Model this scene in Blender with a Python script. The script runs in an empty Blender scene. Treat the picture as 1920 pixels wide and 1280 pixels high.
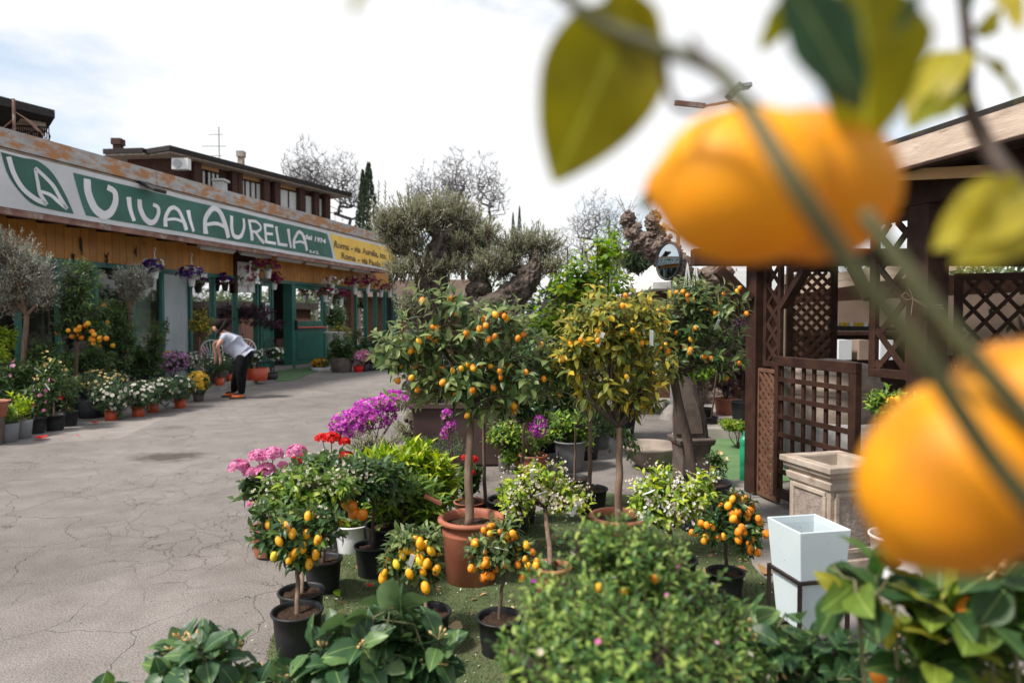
import bpy, math, random
import numpy as np
from mathutils import Vector, Matrix

random.seed(4)
RNG = np.random.default_rng(11)
R = math.radians
sc = bpy.context.scene
COL = sc.collection

# ------------------------------------------------------------------ camera, sky, sun, exposure
EYE = 1.5
FPX = 1280.0                      # focal length in photo pixels (1920 wide)
PITCH = math.atan(40 / 1280)
cam = bpy.data.cameras.new("camera")
cam_o = bpy.data.objects.new("camera", cam)
COL.objects.link(cam_o)
cam.lens = 24; cam.sensor_width = 36
cam.clip_start = 0.02; cam.clip_end = 3000
cam_o.location = (0, 0, EYE)
cam_o.rotation_euler = (math.pi / 2 - PITCH, 0, 0)
cam.dof.use_dof = True
cam.dof.focus_distance = 4.6
cam.dof.aperture_fstop = 2.4
cam.dof.aperture_blades = 0
sc.camera = cam_o

SUN = Vector((-0.62, -0.30, 0.95)).normalized()      # towards the sun
world = bpy.data.worlds.new("World"); sc.world = world
world.use_nodes = True
wt = world.node_tree; wt.nodes.clear()
def wn(t, **k):
    n = wt.nodes.new(t)
    for a, b in k.items(): setattr(n, a, b)
    return n
wo = wn("ShaderNodeOutputWorld")
sky = wn("ShaderNodeTexSky"); sky.sky_type = 'NISHITA'; sky.sun_disc = False
sky.sun_elevation = math.asin(SUN.z)
sky.sun_rotation = math.atan2(SUN.x, SUN.y)
sky.air_density = 1.2; sky.dust_density = 0.6
bg1 = wn("ShaderNodeBackground"); bg1.inputs[1].default_value = 0.13
wt.links.new(sky.outputs[0], bg1.inputs[0])
bg2 = wn("ShaderNodeBackground"); bg2.inputs[0].default_value = (0.975, 0.985, 1.0, 1); bg2.inputs[1].default_value = 0.80
tc = wn("ShaderNodeTexCoord")
mp = wn("ShaderNodeMapping"); mp.inputs['Scale'].default_value = (1.0, 1.0, 2.4); mp.inputs['Location'].default_value = (0.35, 1.2, 0.4)
wt.links.new(tc.outputs['Generated'], mp.inputs[0])
nz = wn("ShaderNodeTexNoise"); nz.inputs['Scale'].default_value = 2.1; nz.inputs['Detail'].default_value = 9; nz.inputs['Roughness'].default_value = 0.55
wt.links.new(mp.outputs[0], nz.inputs[0])
rp = wn("ShaderNodeValToRGB")
rp.color_ramp.elements[0].position = 0.38; rp.color_ramp.elements[0].color = (0.22, 0.22, 0.22, 1)
rp.color_ramp.elements[1].position = 0.52; rp.color_ramp.elements[1].color = (1, 1, 1, 1)
wt.links.new(nz.outputs[0], rp.inputs[0])
mx = wn("ShaderNodeMixShader")
wt.links.new(rp.outputs[0], mx.inputs[0]); wt.links.new(bg1.outputs[0], mx.inputs[1]); wt.links.new(bg2.outputs[0], mx.inputs[2])
wt.links.new(mx.outputs[0], wo.inputs[0])

sl = bpy.data.lights.new("sun", 'SUN'); sl.energy = 4.6; sl.angle = R(9); sl.color = (1.0, 0.94, 0.86)
so = bpy.data.objects.new("sun", sl); COL.objects.link(so)
so.rotation_euler = SUN.to_track_quat('Z', 'Y').to_euler()
sc.view_settings.view_transform = 'Standard'; sc.view_settings.look = 'None'
sc.view_settings.exposure = 0.42; sc.view_settings.gamma = 1.0; sc.view_settings.use_curve_mapping = False
sc.render.engine = 'CYCLES'
sc.cycles.max_bounces = 6; sc.cycles.diffuse_bounces = 2; sc.cycles.glossy_bounces = 3
sc.cycles.transparent_max_bounces = 8; sc.cycles.transmission_bounces = 4
sc.cycles.sample_clamp_indirect = 6.0
sc.cycles.use_denoising = True

# ------------------------------------------------------------------ photo pixel -> place
_c, _s = math.cos(PITCH), math.sin(PITCH)
def ray(px, py):
    x = (px - 960) / FPX; y = (640 - py) / FPX
    return Vector((x, _c + y * _s, -_s + y * _c))
def P(px, py, Y):
    d = ray(px, py); return Vector((0, 0, EYE)) + d * (Y / d.y)
def G(px, py, z=0.0):
    d = ray(px, py); return Vector((0, 0, EYE)) + d * ((z - EYE) / d.z)
def zat(py, Y): return P(960, py, Y).z

# ------------------------------------------------------------------ object helpers
WL = {}
def wl(o): return WL.get(o.name, Vector((0, 0, 0))) if o else Vector((0, 0, 0))
def tag(o, label=None, cat=None, group=None, kind=None):
    if label: o["label"] = label
    if cat: o["category"] = cat
    if group: o["group"] = group
    if kind: o["kind"] = kind
    return o
def thing(name, label, cat, loc=(0, 0, 0), group=None):
    o = bpy.data.objects.new(name, None); COL.objects.link(o)
    o.empty_display_size = 0.1
    o.location = loc; WL[o.name] = Vector(loc)
    return tag(o, label, cat, group)
def link(mesh, name, parent=None, at=None):
    """at: world location of this object's origin (default: the parent's)."""
    o = bpy.data.objects.new(name, mesh); COL.objects.link(o)
    pw = wl(parent)
    w = Vector(at) if at is not None else pw
    if parent: o.parent = parent
    o.location = w - pw; WL[o.name] = w
    return o
def np_mesh(name, V, F, mat=None, smooth=False, rnd=None):
    """V (n,3) array, F (m,4) or (m,3) array"""
    V = np.asarray(V, dtype=np.float32); F = np.asarray(F, dtype=np.int32)
    me = bpy.data.meshes.new(name)
    k = F.shape[1]
    me.vertices.add(len(V)); me.vertices.foreach_set("co", V.ravel())
    me.loops.add(F.size); me.loops.foreach_set("vertex_index", F.ravel())
    me.polygons.add(len(F)); me.polygons.foreach_set("loop_start", np.arange(0, F.size, k, dtype=np.int32))
    try: me.polygons.foreach_set("loop_total", np.full(len(F), k, dtype=np.int32))
    except Exception: pass
    if rnd is not None:
        a = me.attributes.new("rnd", 'FLOAT', 'POINT'); a.data.foreach_set("value", np.asarray(rnd, dtype=np.float32))
    me.update(calc_edges=True)
    if smooth: me.polygons.foreach_set("use_smooth", np.ones(len(F), dtype=bool))
    if mat: me.materials.append(mat)
    return me

class MB:
    """collects world-space geometry, then makes ONE mesh object"""
    def __init__(s): s.v = []; s.f = []; s.m = []; s.mi = 0
    def add(s, vs, fs):
        b = len(s.v); s.v.extend([tuple(v) for v in vs]); s.f.extend([tuple(b + i for i in f) for f in fs]); s.m.extend([s.mi] * len(fs)); return s
    def box(s, c, size, M=None):
        hx, hy, hz = [k / 2 for k in size]; c = Vector(c)
        vs = [Vector((x * hx, y * hy, z * hz)) for x in (-1, 1) for y in (-1, 1) for z in (-1, 1)]
        if M is not None: vs = [M @ v for v in vs]
        return s.add([c + v for v in vs], [(0, 1, 3, 2), (4, 6, 7, 5), (0, 4, 5, 1), (2, 3, 7, 6), (0, 2, 6, 4), (1, 5, 7, 3)])
    def bar(s, a, b, w, h, up=(0, 0, 1)):
        a = Vector(a); b = Vector(b); d = b - a; L = d.length; y = d.normalized()
        up = Vector(up); x = y.cross(up)
        if x.length < 1e-5: x = y.cross(Vector((1, 0, 0)))
        x.normalize(); z = x.cross(y)
        M = Matrix((x, y, z)).transposed()
        return s.box((a + b) / 2, (w, L, h), M)
    def tube(s, path, rad, n=8, cap=True):
        path = [Vector(p) for p in path]
        if not hasattr(rad, '__len__'): rad = [rad] * len(path)
        b = len(s.v); pu = None; vs = []; fs = []
        for i, p in enumerate(path):
            t = (path[min(i + 1, len(path) - 1)] - path[max(i - 1, 0)])
            t = t.normalized() if t.length > 1e-9 else Vector((0, 0, 1))
            if pu is None: pu = t.orthogonal().normalized()
            u = pu - t * pu.dot(t)
            u = u.normalized() if u.length > 1e-6 else t.orthogonal().normalized()
            pu = u; w = t.cross(u)
            for k in range(n):
                a = 2 * math.pi * k / n
                vs.append(p + (u * math.cos(a) + w * math.sin(a)) * rad[i])
        for i in range(len(path) - 1):
            for k in range(n):
                fs.append((i * n + k, i * n + (k + 1) % n, (i + 1) * n + (k + 1) % n, (i + 1) * n + k))
        if cap:
            fs.append(tuple(reversed(range(n)))); fs.append(tuple(range((len(path) - 1) * n, len(path) * n)))
        return s.add(vs, fs)
    def lathe(s, prof, c, n=28, close=False, jit=0):
        c = Vector(c); vs = []; fs = []
        for (r, z) in prof:
            for k in range(n):
                a = 2 * math.pi * k / n
                vs.append(c + Vector((math.cos(a) * r, math.sin(a) * r, z)))
        for i in range(len(prof) - 1):
            for k in range(n):
                fs.append((i * n + k, i * n + (k + 1) % n, (i + 1) * n + (k + 1) % n, (i + 1) * n + k))
        if close:
            fs.append(tuple(reversed(range(n)))); fs.append(tuple(range((len(prof) - 1) * n, len(prof) * n)))
        return s.add(vs, fs)
    def build(s, name, mat, parent=None, smooth=False, bevel=0, kind=None, label=None):
        o0 = wl(parent)
        me = bpy.data.meshes.new(name)
        me.from_pydata([(v[0] - o0.x, v[1] - o0.y, v[2] - o0.z) for v in s.v], [], s.f)
        for m in (mat if isinstance(mat, (list, tuple)) else [mat]): me.materials.append(m)
        if isinstance(mat, (list, tuple)): me.polygons.foreach_set("material_index", s.m)
        if smooth: me.polygons.foreach_set("use_smooth", [True] * len(me.polygons))
        o = link(me, name, parent)
        if bevel:
            b = o.modifiers.new("bevel", 'BEVEL'); b.width = bevel; b.segments = 2; b.limit_method = 'ANGLE'; b.harden_normals = False
        if kind: o["kind"] = kind
        if label: o["label"] = label
        return o

def bezier_pts(pts, n=8):
    """Catmull-Rom through pts"""
    pts = [Vector(p) for p in pts]
    if len(pts) < 3: return [pts[0].lerp(pts[-1], i / n) for i in range(n + 1)]
    out = []
    P0 = [pts[0] * 2 - pts[1]] + pts + [pts[-1] * 2 - pts[-2]]
    for i in range(1, len(P0) - 2):
        a, b, c, d = P0[i - 1:i + 3]
        for k in range(n):
            t = k / n
            out.append(0.5 * ((2 * b) + (c - a) * t + (2 * a - 5 * b + 4 * c - d) * t * t + (3 * b - a - 3 * c + d) * t ** 3))
    out.append(pts[-1]); return out

# ------------------------------------------------------------------ materials
def _nt(name):
    m = bpy.data.materials.new(name); m.use_nodes = True; nt = m.node_tree; nt.nodes.clear()
    return m, nt
def mat(name, c1, c2=None, rc=None, rough=0.6, scale=8, metal=0, bump=0.0, bscale=None, c3=None, spec=0.5, stretch=None, detail=6, lo=0.35, hi=0.65, coat=0, sss=0, c3amt=(0.62, 0.72), c3scale=3):
    m, nt = _nt(name); N = nt.nodes.new; L = nt.links.new
    o = N("ShaderNodeOutputMaterial"); b = N("ShaderNodeBsdfPrincipled"); L(b.outputs[0], o.inputs[0])
    b.inputs['Roughness'].default_value = rough; b.inputs['Metallic'].default_value = metal
    b.inputs['Specular IOR Level'].default_value = spec
    if coat: b.inputs['Coat Weight'].default_value = coat
    if sss: b.inputs['Subsurface Weight'].default_value = sss; b.inputs['Subsurface Radius'].default_value = (0.02, 0.008, 0.003); b.inputs['Subsurface Scale'].default_value = 0.5
    t = N("ShaderNodeTexCoord"); mpn = N("ShaderNodeMapping"); L(t.outputs['Object'], mpn.inputs[0])
    if stretch: mpn.inputs['Scale'].default_value = stretch
    c1 = tuple(c1) + (1,); 
    if c2 is None: c2 = tuple(k * 0.8 for k in c1[:3])
    c2 = tuple(c2) + (1,)
    n = N("ShaderNodeTexNoise"); n.inputs['Scale'].default_value = scale; n.inputs['Detail'].default_value = detail; L(mpn.outputs[0], n.inputs[0])
    r = N("ShaderNodeValToRGB"); r.color_ramp.elements[0].position = lo; r.color_ramp.elements[1].position = hi
    r.color_ramp.elements[0].color = c1; r.color_ramp.elements[1].color = c2
    L(n.outputs[0], r.inputs[0]); src = r.outputs[0]
    if c3 is not None:
        n2 = N("ShaderNodeTexNoise"); n2.inputs['Scale'].default_value = c3scale; n2.inputs['Detail'].default_value = 8; n2.inputs['Roughness'].default_value = 0.65; L(mpn.outputs[0], n2.inputs[0])
        r2 = N("ShaderNodeValToRGB"); r2.color_ramp.elements[0].position = c3amt[0]; r2.color_ramp.elements[1].position = c3amt[1]
        L(n2.outputs[0], r2.inputs[0])
        mxn = N("ShaderNodeMixRGB"); L(r2.outputs[0], mxn.inputs[0]); L(src, mxn.inputs[1]); mxn.inputs[2].default_value = tuple(c3) + (1,); src = mxn.outputs[0]
    # each copy of a shared mesh a touch lighter or darker
    oi = N("ShaderNodeObjectInfo")
    if rc is not None:
        rr_ = N("ShaderNodeValToRGB"); rr_.color_ramp.elements[0].position = 0.55; rr_.color_ramp.elements[1].position = 1.0; L(oi.outputs['Random'], rr_.inputs[0])
        mr_ = N("ShaderNodeMixRGB"); L(rr_.outputs[0], mr_.inputs[0]); L(src, mr_.inputs[1]); mr_.inputs[2].default_value = tuple(rc) + (1,); src = mr_.outputs[0]
    oi = oi; mr = N("ShaderNodeMapRange"); mr.inputs[3].default_value = 0.86; mr.inputs[4].default_value = 1.1; L(oi.outputs['Random'], mr.inputs[0])
    hs = N("ShaderNodeHueSaturation"); L(mr.outputs[0], hs.inputs['Value']); L(src, hs.inputs['Color']); src = hs.outputs[0]
    L(src, b.inputs['Base Color'])
    if bump:
        n3 = N("ShaderNodeTexNoise"); n3.inputs['Scale'].default_value = bscale or scale * 4; n3.inputs['Detail'].default_value = 5; L(mpn.outputs[0], n3.inputs[0])
        bm = N("ShaderNodeBump"); bm.inputs['Strength'].default_value = 1.0; bm.inputs['Distance'].default_value = bump; L(n3.outputs[0], bm.inputs['Height']); L(bm.outputs[0], b.inputs['Normal'])
    return m
def leaf_mat(name, cols, rough=0.42, trans=0.3, back=None, tcol=None, spec=0.28, vein=False):
    """cols: list of (pos, colour) over a per-leaf random value"""
    m, nt = _nt(name); N = nt.nodes.new; L = nt.links.new
    o = N("ShaderNodeOutputMaterial"); b = N("ShaderNodeBsdfPrincipled"); tr = N("ShaderNodeBsdfTranslucent"); mx = N("ShaderNodeMixShader")
    mx.inputs[0].default_value = trans; L(b.outputs[0], mx.inputs[1]); L(tr.outputs[0], mx.inputs[2]); L(mx.outputs[0], o.inputs[0])
    b.inputs['Roughness'].default_value = rough; b.inputs['Specular IOR Level'].default_value = spec
    at = N("ShaderNodeAttribute"); at.attribute_name = "rnd"; oi = N("ShaderNodeObjectInfo")
    ad = N("ShaderNodeMath"); ad.operation = 'ADD'; L(at.outputs['Fac'], ad.inputs[0]); L(oi.outputs['Random'], ad.inputs[1])
    fr = N("ShaderNodeMath"); fr.operation = 'FRACT'; L(ad.outputs[0], fr.inputs[0])
    r = N("ShaderNodeValToRGB"); e = r.color_ramp.elements
    for i, (p, c) in enumerate(cols):
        el = e[i] if i < 2 else e.new(p)
        el.position = p; el.color = tuple(c) + (1,)
    L(fr.outputs[0], r.inputs[0]); src = r.outputs[0]
    if vein:      # pale midrib and blotches in the leaf's own coordinates
        t = N("ShaderNodeTexCoord"); sp = N("ShaderNodeSeparateXYZ"); L(t.outputs['Object'], sp.inputs[0])
        ab = N("ShaderNodeMath"); ab.operation = 'ABSOLUTE'; L(sp.outputs[0], ab.inputs[0])
        v = N("ShaderNodeValToRGB"); v.color_ramp.elements[0].position = 0.006; v.color_ramp.elements[1].position = 0.02
        v.color_ramp.elements[0].color = (1, 1, 1, 1); v.color_ramp.elements[1].color = (0, 0, 0, 1); L(ab.outputs[0], v.inputs[0])
        h = N("ShaderNodeMixRGB"); h.blend_type = 'SCREEN'; h.inputs[2].default_value = (0.14, 0.17, 0.05, 1); L(v.outputs[0], h.inputs[0]); L(src, h.inputs[1]); src = h.outputs[0]
        nn = N("ShaderNodeTexNoise"); nn.inputs['Scale'].default_value = 2.3; L(t.outputs['Object'], nn.inputs[0])
        rr = N("ShaderNodeMapRange"); rr.inputs[1].default_value = 0.3; rr.inputs[2].default_value = 0.7; rr.inputs[3].default_value = 0.75; rr.inputs[4].default_value = 1.3; L(nn.outputs[0], rr.inputs[0])
        hv = N("ShaderNodeHueSaturation"); L(rr.outputs[0], hv.inputs['Value']); L(src, hv.inputs['Color']); src = hv.outputs[0]
    if back is not None:
        g = N("ShaderNodeNewGeometry"); mb = N("ShaderNodeMixRGB"); L(g.outputs['Backfacing'], mb.inputs[0]); L(src, mb.inputs[1]); mb.inputs[2].default_value = tuple(back) + (1,); src = mb.outputs[0]
    L(src, b.inputs['Base Color'])
    hs = N("ShaderNodeHueSaturation"); hs.inputs['Value'].default_value = 1.35; hs.inputs['Saturation'].default_value = 1.2; L(src, hs.inputs['Color']); L(hs.outputs[0], tr.inputs[0])
    return m

M = {}
M['black_pot'] = mat("black_plastic", (0.011, 0.012, 0.014), (0.019, 0.02, 0.023), rough=0.5, spec=0.35, scale=14, bump=0.0004, bscale=60, c3=(0.07, 0.065, 0.058), c3amt=(0.6, 0.85), c3scale=7)
M['grey_pot'] = mat("grey_plastic", (0.12, 0.125, 0.13), (0.15, 0.15, 0.155), rough=0.55, scale=10)
M['white_pot'] = mat("white_plastic", (0.66, 0.67, 0.68), (0.74, 0.74, 0.74), rough=0.45, scale=10, c3=(0.35, 0.33, 0.28), c3amt=(0.6, 0.8))
M['terracotta'] = mat("terracotta", (0.27, 0.080, 0.042), (0.35, 0.12, 0.068), rough=0.62, scale=7, bump=0.0006, bscale=70, c3=(0.36, 0.20, 0.14), c3scale=9, c3amt=(0.56, 0.78))
M['orange_pot'] = mat("orange_plastic", (0.44, 0.05, 0.012), (0.5, 0.07, 0.02), rough=0.4, scale=9)
M['brown_pot'] = mat("brown_plastic", (0.06, 0.035, 0.032), (0.075, 0.045, 0.04), rough=0.5, scale=5)
M['soil'] = mat("soil", (0.028, 0.017, 0.012), (0.06, 0.038, 0.027), rough=0.95, spec=0.1, scale=60, bump=0.01, bscale=60, c3=(0.3, 0.24, 0.18), c3scale=90, c3amt=(0.66, 0.69))
M['bark'] = mat("citrus_bark", (0.12, 0.075, 0.05), (0.20, 0.135, 0.095), rough=0.85, scale=12, bump=0.0015, bscale=50, stretch=(3, 3, 0.7))
M['bark_dark'] = mat("dark_bark", (0.05, 0.034, 0.026), (0.10, 0.07, 0.055), rough=0.9, scale=12, bump=0.002, bscale=40, stretch=(3, 3, 0.6))
M['bark_olive'] = mat("olive_bark", (0.045, 0.033, 0.026), (0.13, 0.10, 0.08), rough=0.95, scale=7, bump=0.03, bscale=14, stretch=(2.2, 2.2, 0.6), c3=(0.03, 0.02, 0.017), c3scale=6, c3amt=(0.52, 0.62))
M['bark_plane'] = mat("pollard_bark", (0.11, 0.08, 0.068), (0.20, 0.155, 0.13), rough=0.95, spec=0.1, scale=14, bump=0.03, bscale=12, c3=(0.09, 0.06, 0.05), c3scale=8, c3amt=(0.55, 0.62))
M['bark_far'] = mat("bare_tree_bark", (0.10, 0.09, 0.092), (0.15, 0.14, 0.145), rough=0.9, spec=0.1, scale=3)
M['twig'] = mat("green_twig", (0.10, 0.11, 0.045), (0.15, 0.13, 0.06), rough=0.7, scale=20)
M['kum'] = mat("kumquat_skin", (0.80, 0.20, 0.006), (0.86, 0.30, 0.010), rc=(0.72, 0.40, 0.02), rough=0.35, scale=3, bump=0.0006, bscale=240, spec=0.5, sss=0.1)
M['lem'] = mat("lemon_skin", (0.84, 0.33, 0.005), (0.87, 0.42, 0.010), rc=(0.66, 0.50, 0.03), rough=0.38, scale=2.2, bump=0.0008, bscale=160, sss=0.1)
M['lem_big'] = mat("ripe_lemon_skin", (0.60, 0.18, 0.001), (0.80, 0.35, 0.002), rough=0.5, scale=11, lo=0.3, hi=0.7, c3=(0.62, 0.17, 0.002), c3scale=30, c3amt=(0.6, 0.8), bump=0.0006, bscale=400, spec=0.3)
M['leaf_kum'] = leaf_mat("kumquat_leaf", [(0, (0.03, 0.065, 0.02)), (1, (0.24, 0.29, 0.10)), (0.55, (0.085, 0.135, 0.045))], back=(0.27, 0.31, 0.16), rough=0.36, trans=0.25)
M['leaf_dark'] = leaf_mat("dark_citrus_leaf", [(0, (0.022, 0.055, 0.02)), (1, (0.13, 0.20, 0.045)), (0.6, (0.045, 0.095, 0.03))], back=(0.14, 0.20, 0.08), rough=0.33, trans=0.22)
M['leaf_yel'] = leaf_mat("yellowing_citrus_leaf", [(0, (0.055, 0.085, 0.02)), (1, (0.60, 0.40, 0.04)), (0.3, (0.12, 0.155, 0.03)), (0.6, (0.28, 0.27, 0.04))], back=(0.34, 0.33, 0.12), rough=0.42, trans=0.3)
M['leaf_lime'] = leaf_mat("lime_leaf", [(0, (0.12, 0.22, 0.02)), (1, (0.55, 0.58, 0.06)), (0.5, (0.27, 0.40, 0.035))], rough=0.4, trans=0.35)
M['leaf_bright'] = leaf_mat("bright_leaf", [(0, (0.045, 0.11, 0.02)), (1, (0.36, 0.44, 0.05)), (0.6, (0.13, 0.23, 0.035))], back=(0.2, 0.28, 0.09), rough=0.38, trans=0.3)
M['leaf_vine'] = leaf_mat("vine_leaf", [(0, (0.10, 0.20, 0.02)), (1, (0.36, 0.36, 0.03)), (0.6, (0.19, 0.32, 0.04))], rough=0.45, trans=0.45)
M['leaf_olive'] = leaf_mat("olive_leaf", [(0, (0.085, 0.10, 0.06)), (1, (0.36, 0.35, 0.19)), (0.5, (0.18, 0.19, 0.10))], back=(0.42, 0.42, 0.31), rough=0.5, trans=0.12)
M['leaf_olive2'] = leaf_mat("silver_olive_leaf", [(0, (0.12, 0.15, 0.11)), (1, (0.44, 0.45, 0.36))], back=(0.45, 0.46, 0.40), rough=0.5, trans=0.1)
M['leaf_myrtle'] = leaf_mat("myrtle_leaf", [(0, (0.03, 0.085, 0.022)), (1, (0.33, 0.42, 0.09)), (0.5, (0.10, 0.20, 0.045))], back=(0.20, 0.30, 0.10), rough=0.4, trans=0.25)
M['leaf_lemon'] = leaf_mat("lemon_leaf", [(0, (0.022, 0.06, 0.026)), (1, (0.11, 0.19, 0.05)), (0.8, (0.04, 0.095, 0.035))], back=(0.12, 0.19, 0.08), rough=0.42, trans=0.2, vein=True, spec=0.35)
M['leaf_lemon_near'] = leaf_mat("near_lemon_leaf", [(0, (0.025, 0.06, 0.02)), (1, (0.30, 0.27, 0.03)), (0.5, (0.045, 0.10, 0.025)), (0.75, (0.14, 0.21, 0.03))], rough=0.48, trans=0.35, vein=True, spec=0.3)
M['leaf_gre'] = leaf_mat("daisy_leaf", [(0, (0.04, 0.09, 0.05)), (1, (0.13, 0.21, 0.09))], rough=0.6, trans=0.2)
M['leaf_purple'] = leaf_mat("purple_leaf", [(0, (0.022, 0.010, 0.018)), (1, (0.085, 0.03, 0.05))], rough=0.45, trans=0.2)
M['leaf_dry'] = leaf_mat("dry_leaf", [(0, (0.22, 0.10, 0.045)), (1, (0.55, 0.40, 0.22)), (0.5, (0.40, 0.22, 0.10))], rough=0.7, trans=0.2)
M['white_fl'] = leaf_mat("white_petal", [(0, (0.72, 0.70, 0.66)), (1, (0.84, 0.82, 0.80))], rough=0.6, trans=0.3)
M['cream_fl'] = leaf_mat("blossom_petal", [(0, (0.62, 0.52, 0.40)), (1, (0.80, 0.76, 0.68))], rough=0.6, trans=0.3)
M['pink_fl'] = leaf_mat("pink_petal", [(0, (0.62, 0.14, 0.34)), (1, (0.80, 0.42, 0.60))], rough=0.6, trans=0.3)
M['lilac_fl'] = leaf_mat("lilac_petal", [(0, (0.52, 0.22, 0.46)), (1, (0.76, 0.48, 0.68))], rough=0.6, trans=0.3)
M['red_fl'] = leaf_mat("red_petal", [(0, (0.55, 0.010, 0.012)), (1, (0.72, 0.03, 0.025))], rough=0.55, trans=0.25)
M['mag_fl'] = leaf_mat("magenta_bract", [(0, (0.24, 0.015, 0.27)), (1, (0.80, 0.26, 0.68)), (0.5, (0.52, 0.06, 0.46))], rough=0.55, trans=0.35)
M['wine_fl'] = leaf_mat("wine_petal", [(0, (0.11, 0.008, 0.035)), (1, (0.30, 0.02, 0.10))], rough=0.6, trans=0.2)
M['viol_fl'] = leaf_mat("violet_petal", [(0, (0.03, 0.012, 0.10)), (1, (0.08, 0.02, 0.16))], rough=0.6, trans=0.2)
M['yel_fl'] = leaf_mat("yellow_petal", [(0, (0.72, 0.42, 0.02)), (1, (0.82, 0.60, 0.10))], rough=0.6, trans=0.25)
M['ora_fl'] = leaf_mat("orange_petal", [(0, (0.78, 0.30, 0.01)), (1, (0.82, 0.42, 0.02))], rough=0.6, trans=0.25)
M['peach_fl'] = leaf_mat("buff_petal", [(0, (0.60, 0.38, 0.15)), (1, (0.78, 0.62, 0.34))], rough=0.6, trans=0.25)
M['wood'] = mat("stained_wood", (0.026, 0.011, 0.007), (0.050, 0.023, 0.015), rough=0.65, spec=0.25, scale=9, stretch=(1, 1, 1), bump=0.001, bscale=60, c3=(0.15, 0.09, 0.07), c3scale=5, c3amt=(0.66, 0.8))
M['wood_mid'] = mat("brown_lattice_wood", (0.10, 0.048, 0.030), (0.145, 0.075, 0.048), rough=0.75, spec=0.2, scale=12, bump=0.001, bscale=60)
M['wood_light'] = mat("weathered_board", (0.36, 0.27, 0.21), (0.50, 0.40, 0.32), rough=0.8, scale=5, stretch=(1, 1, 6), bump=0.002, bscale=30, c3=(0.18, 0.11, 0.08), c3amt=(0.6, 0.75))
M['wood_raw'] = mat("raw_pine", (0.48, 0.29, 0.13), (0.56, 0.36, 0.18), rough=0.7, scale=6)
M['orange_board'] = mat("ochre_cladding", (0.45, 0.175, 0.022), (0.53, 0.225, 0.035), rough=0.5, scale=4, bump=0.0008, bscale=20, c3=(0.30, 0.11, 0.02), c3scale=2)
M['rust'] = mat("peeling_fascia", (0.30, 0.29, 0.29), (0.44, 0.42, 0.40), rough=0.6, scale=3, c3=(0.40, 0.17, 0.055), c3scale=2.4, c3amt=(0.46, 0.56), bump=0.002, bscale=14, stretch=(1.0, 1.0, 2.5))
M['rust_bar'] = mat("rusty_angle", (0.17, 0.07, 0.05), (0.30, 0.16, 0.12), rough=0.7, scale=4, c3=(0.42, 0.38, 0.34), c3amt=(0.55, 0.7))
M['green_frame'] = mat("green_paint", (0.012, 0.10, 0.075), (0.018, 0.13, 0.095), rough=0.4, scale=3, spec=0.5)
M['green_banner'] = mat("green_banner_print", (0.022, 0.095, 0.068), (0.035, 0.135, 0.10), rough=0.6, scale=1.2)
M['white_banner'] = mat("banner_vinyl", (0.60, 0.60, 0.61), (0.72, 0.72, 0.73), rough=0.6, scale=1.0, c3=(0.42, 0.40, 0.38), c3scale=2, c3amt=(0.6, 0.9))
M['yellow_banner'] = mat("yellow_banner_print", (0.78, 0.46, 0.05), (0.84, 0.55, 0.10), rough=0.55, scale=1.2)
M['white_letter'] = mat("white_print", (0.74, 0.72, 0.74), (0.80, 0.79, 0.80), rough=0.6, scale=2)
M['black'] = mat("near_black", (0.012, 0.012, 0.012), (0.02, 0.019, 0.018), rough=0.6)
M['dark_metal'] = mat("dark_iron", (0.02, 0.012, 0.012), (0.035, 0.022, 0.02), rough=0.45, metal=0.4)
M['grey_metal'] = mat("galvanised", (0.30, 0.31, 0.32), (0.42, 0.43, 0.44), rough=0.45, metal=0.6, scale=20)
M['white_paint'] = mat("white_paint", (0.60, 0.60, 0.58), (0.72, 0.72, 0.70), rough=0.5, c3=(0.35, 0.28, 0.22), c3amt=(0.6, 0.75))
M['concrete'] = mat("concrete", (0.20, 0.18, 0.165), (0.29, 0.265, 0.24), rough=0.9, scale=5, bump=0.002, bscale=60)
M['stone'] = mat("cast_stone", (0.26, 0.21, 0.175), (0.40, 0.335, 0.285), rough=0.85, scale=7, bump=0.002, bscale=60, c3=(0.13, 0.085, 0.065), c3scale=5, c3amt=(0.57, 0.74))
M['stone_pale'] = mat("pale_cast_stone", (0.34, 0.27, 0.22), (0.50, 0.42, 0.35), rough=0.85, scale=6, bump=0.003, bscale=50, c3=(0.24, 0.14, 0.10), c3scale=5, c3amt=(0.56, 0.72))
M['stone_dark'] = mat("brown_cast_stone", (0.075, 0.055, 0.045), (0.13, 0.10, 0.083), rough=0.85, scale=7, bump=0.002, bscale=60)
M['planter_white'] = mat("pale_blue_concrete", (0.50, 0.575, 0.61), (0.57, 0.635, 0.66), rough=0.75, scale=3, bump=0.0006, bscale=120, c3=(0.22, 0.25, 0.26), c3scale=48, c3amt=(0.655, 0.69))
M['skin'] = mat("skin", (0.50, 0.27, 0.19), (0.56, 0.32, 0.23), rough=0.5, sss=0.1)
M['hair'] = mat("dark_hair", (0.008, 0.004, 0.003), (0.014, 0.007, 0.005), rough=0.8, spec=0.2)
M['shirt'] = mat("grey_shirt", (0.30, 0.32, 0.40), (0.36, 0.38, 0.46), rough=0.85, scale=30)
M['jeans'] = mat("black_jeans", (0.006, 0.006, 0.007), (0.013, 0.013, 0.015), rough=0.95, spec=0.1, scale=20)
M['shoe_or'] = mat("orange_shoe", (0.75, 0.13, 0.02), (0.8, 0.18, 0.03), rough=0.5)
M['green_plastic'] = mat("green_plastic", (0.012, 0.25, 0.13), (0.02, 0.32, 0.17), rough=0.35)
M['red_paint'] = mat("red_paint", (0.55, 0.06, 0.045), (0.62, 0.09, 0.06), rough=0.4)
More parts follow.
